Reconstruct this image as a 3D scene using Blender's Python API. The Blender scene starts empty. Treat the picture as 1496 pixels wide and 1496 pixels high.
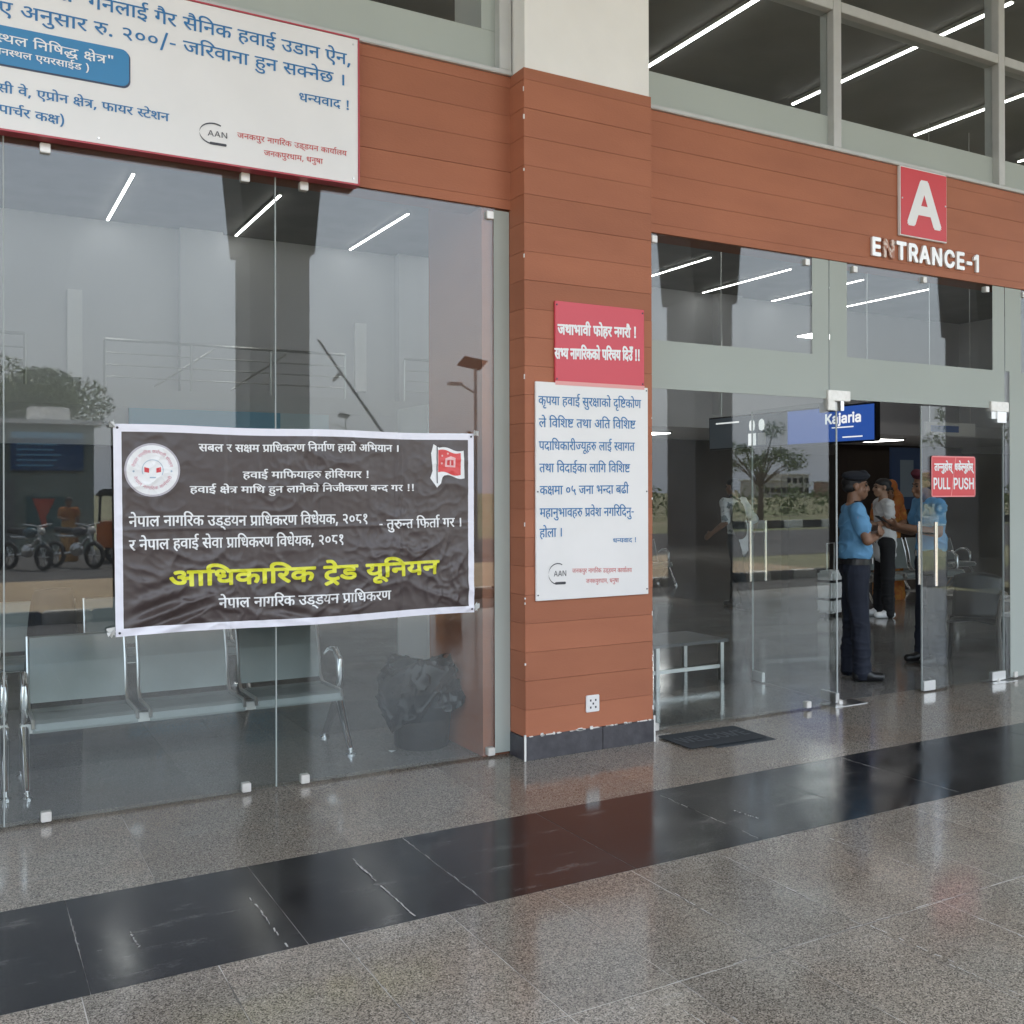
import bpy, bmesh, math, random
from mathutils import Vector, Matrix, noise
R = random.Random(7)
sc = bpy.context.scene
C = sc.collection
rad = math.radians

# ------------------------------------------------------------------ camera
YAW, PIT, ROL, DIST, EYE = 0.510054, 0.00224, -0.002768, 5.152, 1.55
cd = bpy.data.cameras.new('camera'); cam = bpy.data.objects.new('camera', cd); C.objects.link(cam)
F = Vector((math.sin(YAW)*math.cos(PIT), math.cos(YAW)*math.cos(PIT), math.sin(PIT)))
R0 = Vector((math.cos(YAW), -math.sin(YAW), 0)); U0 = R0.cross(F)
RR = R0*math.cos(ROL)+U0*math.sin(ROL); UU = -R0*math.sin(ROL)+U0*math.cos(ROL)
cam.matrix_world = Matrix(((RR.x, UU.x, -F.x, 0), (RR.y, UU.y, -F.y, -DIST), (RR.z, UU.z, -F.z, EYE), (0, 0, 0, 1)))
cd.sensor_width = 36; cd.lens = 1457.19/1496*36; cd.shift_y = -(748-715.2)/1496
cd.clip_start = .05; cd.clip_end = 2000
sc.camera = cam
# ------------------------------------------------------------------ world, sun, exposure
SUN_EL, SUN_AZ = 68, 160           # azimuth measured from +Y towards +X
w = bpy.data.worlds.new('World'); sc.world = w; w.use_nodes = True
nt = w.node_tree; bg = nt.nodes['Background']
sky = nt.nodes.new('ShaderNodeTexSky'); sky.sky_type = 'NISHITA'; sky.sun_disc = False
sky.sun_elevation = rad(SUN_EL); sky.sun_rotation = rad(SUN_AZ); sky.dust_density = 6; sky.air_density = 1.5; sky.altitude = 80
mx = nt.nodes.new('ShaderNodeMix'); mx.data_type = 'RGBA'; mx.inputs[0].default_value = .6
nt.links.new(sky.outputs[0], mx.inputs[6]); mx.inputs[7].default_value = (5.3, 5.9, 6.8, 1)
nt.links.new(mx.outputs[2], bg.inputs[0]); bg.inputs[1].default_value = .12
sd = bpy.data.lights.new('sun', 'SUN'); sd.energy = 2.4; sd.angle = rad(6); sd.color = (1, .96, .9)
so = bpy.data.objects.new('sun', sd); C.objects.link(so)
sv = Vector((math.sin(rad(SUN_AZ))*math.cos(rad(SUN_EL)), math.cos(rad(SUN_AZ))*math.cos(rad(SUN_EL)), math.sin(rad(SUN_EL))))
so.rotation_euler = sv.to_track_quat('Z', 'Y').to_euler()
sc.view_settings.view_transform = 'Standard'; sc.view_settings.look = 'None'
sc.view_settings.exposure = 2.3; sc.view_settings.gamma = 1; sc.view_settings.use_curve_mapping = False
try:
    sc.cycles.max_bounces = 12; sc.cycles.transparent_max_bounces = 24; sc.cycles.diffuse_bounces = 4
    sc.cycles.glossy_bounces = 6; sc.cycles.use_denoising = True; sc.cycles.caustics_reflective = False
    sc.cycles.sample_clamp_indirect = 8
except Exception: pass

# ------------------------------------------------------------------ materials
def mat(name, col, rough=.5, metal=0, spec=.5, emis=None, es=0):
    m = bpy.data.materials.new(name); m.use_nodes = True
    b = m.node_tree.nodes['Principled BSDF']
    b.inputs['Base Color'].default_value = (*col, 1); b.inputs['Roughness'].default_value = rough
    b.inputs['Metallic'].default_value = metal; b.inputs['Specular IOR Level'].default_value = spec
    if emis: b.inputs['Emission Color'].default_value = (*emis, 1); b.inputs['Emission Strength'].default_value = es
    return m
def nodes(m): return m.node_tree, m.node_tree.nodes, m.node_tree.links, m.node_tree.nodes['Principled BSDF']
def vary(m, c2, scale=3, amt=.5, detail=6, bump=0, bscale=60, rough2=None, lo=.35, hi=.7, stretch=(1, 1, 1)):
    """noise-mottled colour in world space, with fine bump"""
    t, N, L, b = nodes(m)
    g = N.new('ShaderNodeNewGeometry'); mp = N.new('ShaderNodeMapping'); mp.inputs['Scale'].default_value = stretch
    L.new(g.outputs['Position'], mp.inputs[0])
    n = N.new('ShaderNodeTexNoise'); n.inputs['Scale'].default_value = scale; n.inputs['Detail'].default_value = detail
    L.new(mp.outputs[0], n.inputs[0])
    r = N.new('ShaderNodeMapRange'); r.inputs[1].default_value = lo; r.inputs[2].default_value = hi; r.inputs[4].default_value = amt
    L.new(n.outputs[0], r.inputs[0])
    x = N.new('ShaderNodeMix'); x.data_type = 'RGBA'; x.inputs[6].default_value = b.inputs['Base Color'].default_value; x.inputs[7].default_value = (*c2, 1)
    L.new(r.outputs[0], x.inputs[0]); L.new(x.outputs[2], b.inputs['Base Color'])
    if rough2 is not None:
        r2 = N.new('ShaderNodeMapRange'); r2.inputs[1].default_value = .3; r2.inputs[2].default_value = .75
        r2.inputs[3].default_value = b.inputs['Roughness'].default_value; r2.inputs[4].default_value = rough2
        L.new(n.outputs[0], r2.inputs[0]); L.new(r2.outputs[0], b.inputs['Roughness'])
    if bump:
        n2 = N.new('ShaderNodeTexNoise'); n2.inputs['Scale'].default_value = bscale; n2.inputs['Detail'].default_value = 4
        L.new(mp.outputs[0], n2.inputs[0]); bp = N.new('ShaderNodeBump'); bp.inputs['Strength'].default_value = bump; bp.inputs['Distance'].default_value = .004
        L.new(n2.outputs[0], bp.inputs['Height']); L.new(bp.outputs[0], b.inputs['Normal'])
    return m
M = {}
# granite floor: light and dark crystals, polished and smudged
def granite(name, a, b_, c, rough, rough2, tone=.15, cell=250):
    m = mat(name, a, rough, 0, .5); t, N, L, b = nodes(m)
    g = N.new('ShaderNodeNewGeometry')
    v = N.new('ShaderNodeTexVoronoi'); v.inputs['Scale'].default_value = cell; v.inputs['Randomness'].default_value = 1
    L.new(g.outputs['Position'], v.inputs['Vector'])
    sp = N.new('ShaderNodeSeparateColor'); L.new(v.outputs['Color'], sp.inputs[0])
    cr = N.new('ShaderNodeValToRGB'); e = cr.color_ramp; e.elements[0].position = .0; e.elements[0].color = (*b_, 1)
    e.elements[1].position = 1; e.elements[1].color = (*c, 1); k = e.elements.new(.28); k.color = (*b_, 1); k = e.elements.new(.42); k.color = (*a, 1); k = e.elements.new(.82); k.color = (*a, 1)
    L.new(sp.outputs[0], cr.inputs[0])
    n = N.new('ShaderNodeTexNoise'); n.inputs['Scale'].default_value = 420; n.inputs['Detail'].default_value = 3; L.new(g.outputs['Position'], n.inputs[0])
    x = N.new('ShaderNodeMix'); x.data_type = 'RGBA'; x.blend_type = 'OVERLAY'; x.inputs[0].default_value = .6
    L.new(cr.outputs[0], x.inputs[6]); L.new(n.outputs[0], x.inputs[7])
    # broad mineral clouds and a reddish cast in places
    n3 = N.new('ShaderNodeTexNoise'); n3.inputs['Scale'].default_value = 1.7; n3.inputs['Detail'].default_value = 5; L.new(g.outputs['Position'], n3.inputs[0])
    mr = N.new('ShaderNodeMapRange'); mr.inputs[1].default_value = .42; mr.inputs[2].default_value = .68; mr.inputs[4].default_value = .45; L.new(n3.outputs[0], mr.inputs[0])
    x2 = N.new('ShaderNodeMix'); x2.data_type = 'RGBA'; x2.blend_type = 'MULTIPLY'; L.new(mr.outputs[0], x2.inputs[0]); L.new(x.outputs[2], x2.inputs[6]); x2.inputs[7].default_value = (1, .84, .74, 1)
    # tile to tile tone
    oi = N.new('ShaderNodeObjectInfo'); mr2 = N.new('ShaderNodeMapRange'); mr2.inputs[3].default_value = 1-tone; mr2.inputs[4].default_value = 1+tone
    L.new(oi.outputs['Random'], mr2.inputs[0]); hs = N.new('ShaderNodeHueSaturation'); L.new(mr2.outputs[0], hs.inputs['Value']); L.new(x2.outputs[2], hs.inputs['Color'])
    # pale dried smears and dust
    mp = N.new('ShaderNodeMapping'); mp.inputs['Scale'].default_value = (.8, 3.2, 1); mp.inputs['Rotation'].default_value = (0, 0, .35); L.new(g.outputs['Position'], mp.inputs[0])
    n4 = N.new('ShaderNodeTexNoise'); n4.inputs['Scale'].default_value = 3.1; n4.inputs['Detail'].default_value = 9; n4.inputs['Roughness'].default_value = .7; L.new(mp.outputs[0], n4.inputs[0])
    mr3 = N.new('ShaderNodeMapRange'); mr3.inputs[1].default_value = .56; mr3.inputs[2].default_value = .78; mr3.inputs[4].default_value = .34; L.new(n4.outputs[0], mr3.inputs[0])
    x3 = N.new('ShaderNodeMix'); x3.data_type = 'RGBA'; L.new(mr3.outputs[0], x3.inputs[0]); L.new(hs.outputs[0], x3.inputs[6]); x3.inputs[7].default_value = (.42, .41, .39, 1)
    L.new(x3.outputs[2], b.inputs['Base Color'])
    n5 = N.new('ShaderNodeTexNoise'); n5.inputs['Scale'].default_value = 2.3; n5.inputs['Detail'].default_value = 8; L.new(g.outputs['Position'], n5.inputs[0])
    mr4 = N.new('ShaderNodeMapRange'); mr4.inputs[1].default_value = .35; mr4.inputs[2].default_value = .7; mr4.inputs[3].default_value = rough; mr4.inputs[4].default_value = rough2
    L.new(n5.outputs[0], mr4.inputs[0]); L.new(mr4.outputs[0], b.inputs['Roughness'])
    bp = N.new('ShaderNodeBump'); bp.inputs['Strength'].default_value = .03; bp.inputs['Distance'].default_value = .002; L.new(n.outputs[0], bp.inputs['Height']); L.new(bp.outputs[0], b.inputs['Normal'])
    return m
M['granite'] = granite('grey_granite', (.305, .275, .235), (.105, .095, .08), (.52, .475, .41), .06, .16)
M['black'] = granite('black_granite', (.018, .019, .022), (.012, .013, .015), (.04, .042, .048), .08, .2, tone=.2, cell=300)
M['hallgranite'] = granite('dark_hall_granite', (.20, .195, .185), (.12, .118, .112), (.30, .29, .28), .06, .16)
M['grout'] = vary(mat('grout', (.62, .60, .56), .8), (.14, .135, .13), 2.6, 1, lo=.47, hi=.58)
# painted boards, a little chalky, with chips of bare pale board
def clad(name, base, c2):
    m = vary(mat(name, base, .62, 0, .3), c2, 1.6, .8, bump=.25, bscale=55, stretch=(1, 1, 3)); t, N, L, b = nodes(m)
    g = N.new('ShaderNodeNewGeometry'); mp = N.new('ShaderNodeMapping'); mp.inputs['Scale'].default_value = (1, 1, 1.6); L.new(g.outputs['Position'], mp.inputs[0])
    n = N.new('ShaderNodeTexNoise'); n.inputs['Scale'].default_value = 7; n.inputs['Detail'].default_value = 9; n.inputs['Roughness'].default_value = .75; L.new(mp.outputs[0], n.inputs[0])
    r = N.new('ShaderNodeMapRange'); r.inputs[1].default_value = .715; r.inputs[2].default_value = .735; r.inputs[4].default_value = .7; L.new(n.outputs[0], r.inputs[0])
    src = b.inputs['Base Color'].links[0].from_socket
    x = N.new('ShaderNodeMix'); x.data_type = 'RGBA'; L.new(r.outputs[0], x.inputs[0]); L.new(src, x.inputs[6]); x.inputs[7].default_value = (.5, .36, .28, 1)
    L.new(x.outputs[2], b.inputs['Base Color'])
    oi = N.new('ShaderNodeObjectInfo'); mr2 = N.new('ShaderNodeMapRange'); mr2.inputs[3].default_value = .93; mr2.inputs[4].default_value = 1.07
    L.new(oi.outputs['Random'], mr2.inputs[0]); hs = N.new('ShaderNodeHueSaturation'); L.new(mr2.outputs[0], hs.inputs['Value']); L.new(x.outputs[2], hs.inputs['Color']); L.new(hs.outputs[0], b.inputs['Base Color'])
    return m
M['clad'] = clad('terracotta_paint', (.375, .138, .074), (.325, .118, .064))
M['groove'] = mat('board_joint', (.27, .10, .055), .9)
M['plaster'] = vary(mat('white_plaster', (.80, .78, .74), .75), (.72, .70, .66), 2.5, .6, bump=.15)
M['frame'] = vary(mat('grey_aluminium', (.52, .52, .50), .42, .15), (.42, .42, .4), 8, .5)
M['white'] = vary(mat('white_sheet', (.78, .765, .75), .32), (.70, .69, .675), 3, .5)
M['hallwall'] = vary(mat('pale_hall_wall', (.62, .62, .64), .8), (.54, .54, .56), .5, .6)
M['hallbrown'] = mat('brown_hall_wall', (.04, .027, .02), .7)
M['ceiling'] = vary(mat('hall_ceiling', (.20, .195, .185), .9), (.28, .27, .255), 1.2, .7, lo=.4, hi=.8)
M['soffit'] = vary(mat('canopy_soffit', (.42, .42, .41), .9), (.36, .36, .35), .8, .6)
M['concrete'] = vary(mat('column_concrete', (.22, .22, .22), .8), (.15, .15, .15), 1.4, .6, bump=.3)
M['led'] = mat('led_tube', (1, 1, 1), .5, emis=(1, .98, .95), es=3.0)
M['steel'] = mat('brushed_steel', (.62, .62, .61), .28, 1); M['chrome'] = mat('chrome', (.75, .75, .76), .12, 1)
M['benchsteel'] = vary(mat('powder_coated_steel', (.19, .215, .21), .40, .25), (.155, .175, .17), 6, .5)
M['clamp'] = vary(mat('satin_clamp', (.72, .70, .66), .35, .3), (.55, .52, .46), 30, .5)
M['seal'] = mat('silicone_seal', (.34, .37, .36), .5)
M['blackplastic'] = mat('black_plastic', (.016, .017, .019), .45, 0, .25)
M['asphalt'] = vary(mat('asphalt', (.06, .06, .06), .9), (.085, .082, .08), 1.1, .8, bump=.5, bscale=120)
M['sand'] = vary(mat('sandy_paving', (.42, .33, .22), .95), (.33, .26, .18), .7, .8, bump=.5, bscale=40)
M['ground'] = vary(mat('dry_ground', (.26, .23, .15), .95), (.12, .15, .06), .12, 1, bump=.5, bscale=10)
M['leaf'] = vary(mat('leaf_green', (.11, .17, .055), .6), (.18, .21, .09), 3, .9); M['bark'] = mat('bark', (.13, .10, .07), .9)
M['blackpaint'] = mat('black_kerb_paint', (.03, .03, .03), .6); M['whitepaint'] = mat('white_kerb_paint', (.75, .75, .72), .6)
def glass(name, tint, film=False):
    m = bpy.data.materials.new(name); m.use_nodes = True; t = m.node_tree; N = t.nodes; L = t.links; N.remove(N['Principled BSDF'])
    g = N.new('ShaderNodeNewGeometry'); d = N.new('ShaderNodeVectorMath'); d.operation = 'DOT_PRODUCT'; L.new(g.outputs['Normal'], d.inputs[0]); L.new(g.outputs['Incoming'], d.inputs[1])
    def mth(op, a, b=None):
        n = N.new('ShaderNodeMath'); n.operation = op
        for i, v in enumerate((a, b)):
            if v is None: continue
            if isinstance(v, (int, float)): n.inputs[i].default_value = v
            else: L.new(v, n.inputs[i])
        return n.outputs[0]
    c = mth('ABSOLUTE', d.outputs['Value']); s = mth('POWER', mth('SUBTRACT', 1, c), 5)
    f = mth('ADD', mth('MULTIPLY', s, .93), .051)       # Schlick: the same from both faces of a thin pane
    tr = N.new('ShaderNodeBsdfTransparent'); tr.inputs[0].default_value = (*tint, 1)
    gl = N.new('ShaderNodeBsdfGlossy'); gl.inputs['Roughness'].default_value = .012
    # dust and wipe marks: a weak diffuse veil
    df = N.new('ShaderNodeBsdfDiffuse'); df.inputs[0].default_value = (.6, .62, .62, 1)
    n = N.new('ShaderNodeTexNoise'); n.inputs['Scale'].default_value = 1.6; n.inputs['Detail'].default_value = 8; L.new(g.outputs['Position'], n.inputs[0])
    mr = N.new('ShaderNodeMapRange'); mr.inputs[1].default_value = .35; mr.inputs[2].default_value = .75; mr.inputs[3].default_value = .002; mr.inputs[4].default_value = .022; L.new(n.outputs[0], mr.inputs[0])
    a = N.new('ShaderNodeMixShader'); L.new(mr.outputs[0], a.inputs[0]); L.new(tr.outputs[0], a.inputs[1]); L.new(df.outputs[0], a.inputs[2])
    b = N.new('ShaderNodeMixShader'); L.new(f, b.inputs[0]); L.new(a.outputs[0], b.inputs[1]); L.new(gl.outputs[0], b.inputs[2])
    L.new(b.outputs[0], N['Material Output'].inputs[0]); return m
M['glass'] = glass('clear_glass', (.93, .955, .95))
def film(name):
    m = bpy.data.materials.new(name); m.use_nodes = True; t = m.node_tree; N = t.nodes; L = t.links; N.remove(N['Principled BSDF'])
    df = N.new('ShaderNodeBsdfDiffuse'); df.inputs[0].default_value = (.48, .52, .48, 1)
    tl = N.new('ShaderNodeBsdfTranslucent'); tl.inputs[0].default_value = (.45, .5, .47, 1)
    g = N.new('ShaderNodeNewGeometry'); n = N.new('ShaderNodeTexNoise'); n.inputs['Scale'].default_value = 2; n.inputs['Detail'].default_value = 5; L.new(g.outputs['Position'], n.inputs[0])
    mr = N.new('ShaderNodeMapRange'); mr.inputs[3].default_value = .10; mr.inputs[4].default_value = .25; L.new(n.outputs[0], mr.inputs[0])
    a = N.new('ShaderNodeMixShader'); L.new(mr.outputs[0], a.inputs[0]); L.new(df.outputs[0], a.inputs[1]); L.new(tl.outputs[0], a.inputs[2])
    L.new(a.outputs[0], N['Material Output'].inputs[0]); return m
M['film'] = film('frosted_film')

# ------------------------------------------------------------------ helpers
def empty(name, loc=(0, 0, 0), rz=0, label=None, cat=None, group=None, kind=None):
    o = bpy.data.objects.new(name, None); C.objects.link(o); o.location = loc; o.rotation_euler = (0, 0, rz); o.empty_display_size = .1
    return tag(o, label, cat, group, kind)
def tag(o, label=None, cat=None, group=None, kind=None):
    if label: o['label'] = label
    if cat: o['category'] = cat
    if group: o['group'] = group
    if kind: o['kind'] = kind
    return o
class MB:
    def __init__(s): s.v = []; s.f = []
    def add(s, vs, fs):
        n = len(s.v); s.v += [tuple(v) for v in vs]; s.f += [tuple(i+n for i in f) for f in fs]; return s
    def box(s, a, b):
        x0, y0, z0 = a; x1, y1, z1 = b
        return s.add([(x0, y0, z0), (x1, y0, z0), (x1, y1, z0), (x0, y1, z0), (x0, y0, z1), (x1, y0, z1), (x1, y1, z1), (x0, y1, z1)],
                     [(0, 3, 2, 1), (4, 5, 6, 7), (0, 1, 5, 4), (1, 2, 6, 5), (2, 3, 7, 6), (3, 0, 4, 7)])
    def tube(s, pts, r, n=10, cap=True):
        pts = [Vector(p) for p in pts]; rs = r if isinstance(r, (list, tuple)) else [r]*len(pts)
        base = len(s.v); up = Vector((0, 0, 1)); pu = None
        for i, p in enumerate(pts):
            d = (pts[min(i+1, len(pts)-1)]-pts[max(i-1, 0)]).normalized()
            if pu is None: pu = d.cross(up if abs(d.z) < .9 else Vector((1, 0, 0))).normalized()
            pu = (pu-d*pu.dot(d)).normalized(); q = d.cross(pu)
            for k in range(n):
                a = 2*math.pi*k/n; s.v.append(tuple(p+(pu*math.cos(a)+q*math.sin(a))*rs[i]))
        for i in range(len(pts)-1):
            for k in range(n):
                a = base+i*n+k; b = base+i*n+(k+1) % n; s.f.append((a, b, b+n, a+n))
        if cap: s.f.append(tuple(base+k for k in reversed(range(n)))); s.f.append(tuple(base+(len(pts)-1)*n+k for k in range(n)))
        return s
    def lathe(s, prof, c=(0, 0, 0), n=24, cap=True):
        base = len(s.v)
        for r, z in prof:
            for k in range(n): a = 2*math.pi*k/n; s.v.append((c[0]+r*math.cos(a), c[1]+r*math.sin(a), c[2]+z))
        for i in range(len(prof)-1):
            for k in range(n): a = base+i*n+k; b = base+i*n+(k+1) % n; s.f.append((a, b, b+n, a+n))
        if cap: s.f.append(tuple(base+k for k in reversed(range(n)))); s.f.append(tuple(base+(len(prof)-1)*n+k for k in range(n)))
        return s
    def prism(s, poly, y0, y1):   # polygon in xz extruded in y
        n = len(poly); return s.add([(x, y0, z) for x, z in poly]+[(x, y1, z) for x, z in poly],
            [tuple(range(n)), tuple(reversed(range(n, 2*n)))]+[(i, i+n, (i+1) % n+n, (i+1) % n) for i in range(n)])
    def sheet(s, fn, nu, nv):
        base = len(s.v)
        for j in range(nv+1):
            for i in range(nu+1): s.v.append(tuple(fn(i/nu, j/nv)))
        for j in range(nv):
            for i in range(nu): a = base+j*(nu+1)+i; s.f.append((a, a+1, a+nu+2, a+nu+1))
        return s
    def build(s, name, m, parent=None, smooth=False, bevel=0, loc=None):
        me = bpy.data.meshes.new(name); me.from_pydata(s.v, [], s.f)
        bm = bmesh.new(); bm.from_mesh(me)
        bmesh.ops.recalc_face_normals(bm, faces=bm.faces) if not getattr(s, 'open', False) else None
        if bevel:
            es = [e for e in bm.edges if len(e.link_faces) == 2 and e.calc_face_angle(0) > .6]
            bmesh.ops.bevel(bm, geom=es, offset=bevel, segments=2, affect='EDGES', clamp_overlap=True)
        bm.to_mesh(me); bm.free()
        if smooth: me.shade_smooth() if hasattr(me, 'shade_smooth') else [setattr(p, 'use_smooth', True) for p in me.polygons]
        if smooth == 'auto':
            try: me.set_sharp_from_angle(angle=rad(40))
            except Exception: pass
        me.materials.append(m); o = bpy.data.objects.new(name, me); C.objects.link(o)
        if parent: o.parent = parent
        if loc: o.location = loc
        return o
def box(name, a, b, m, parent=None, bevel=0, loc=None): return MB().box(a, b).build(name, m, parent, bevel=bevel, loc=loc)
def copy_tree(o, parent=None):
    c = o.copy(); C.objects.link(c)
    if parent: c.parent = parent
    for k in list(o.children): copy_tree(k, c)
    return c

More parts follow.
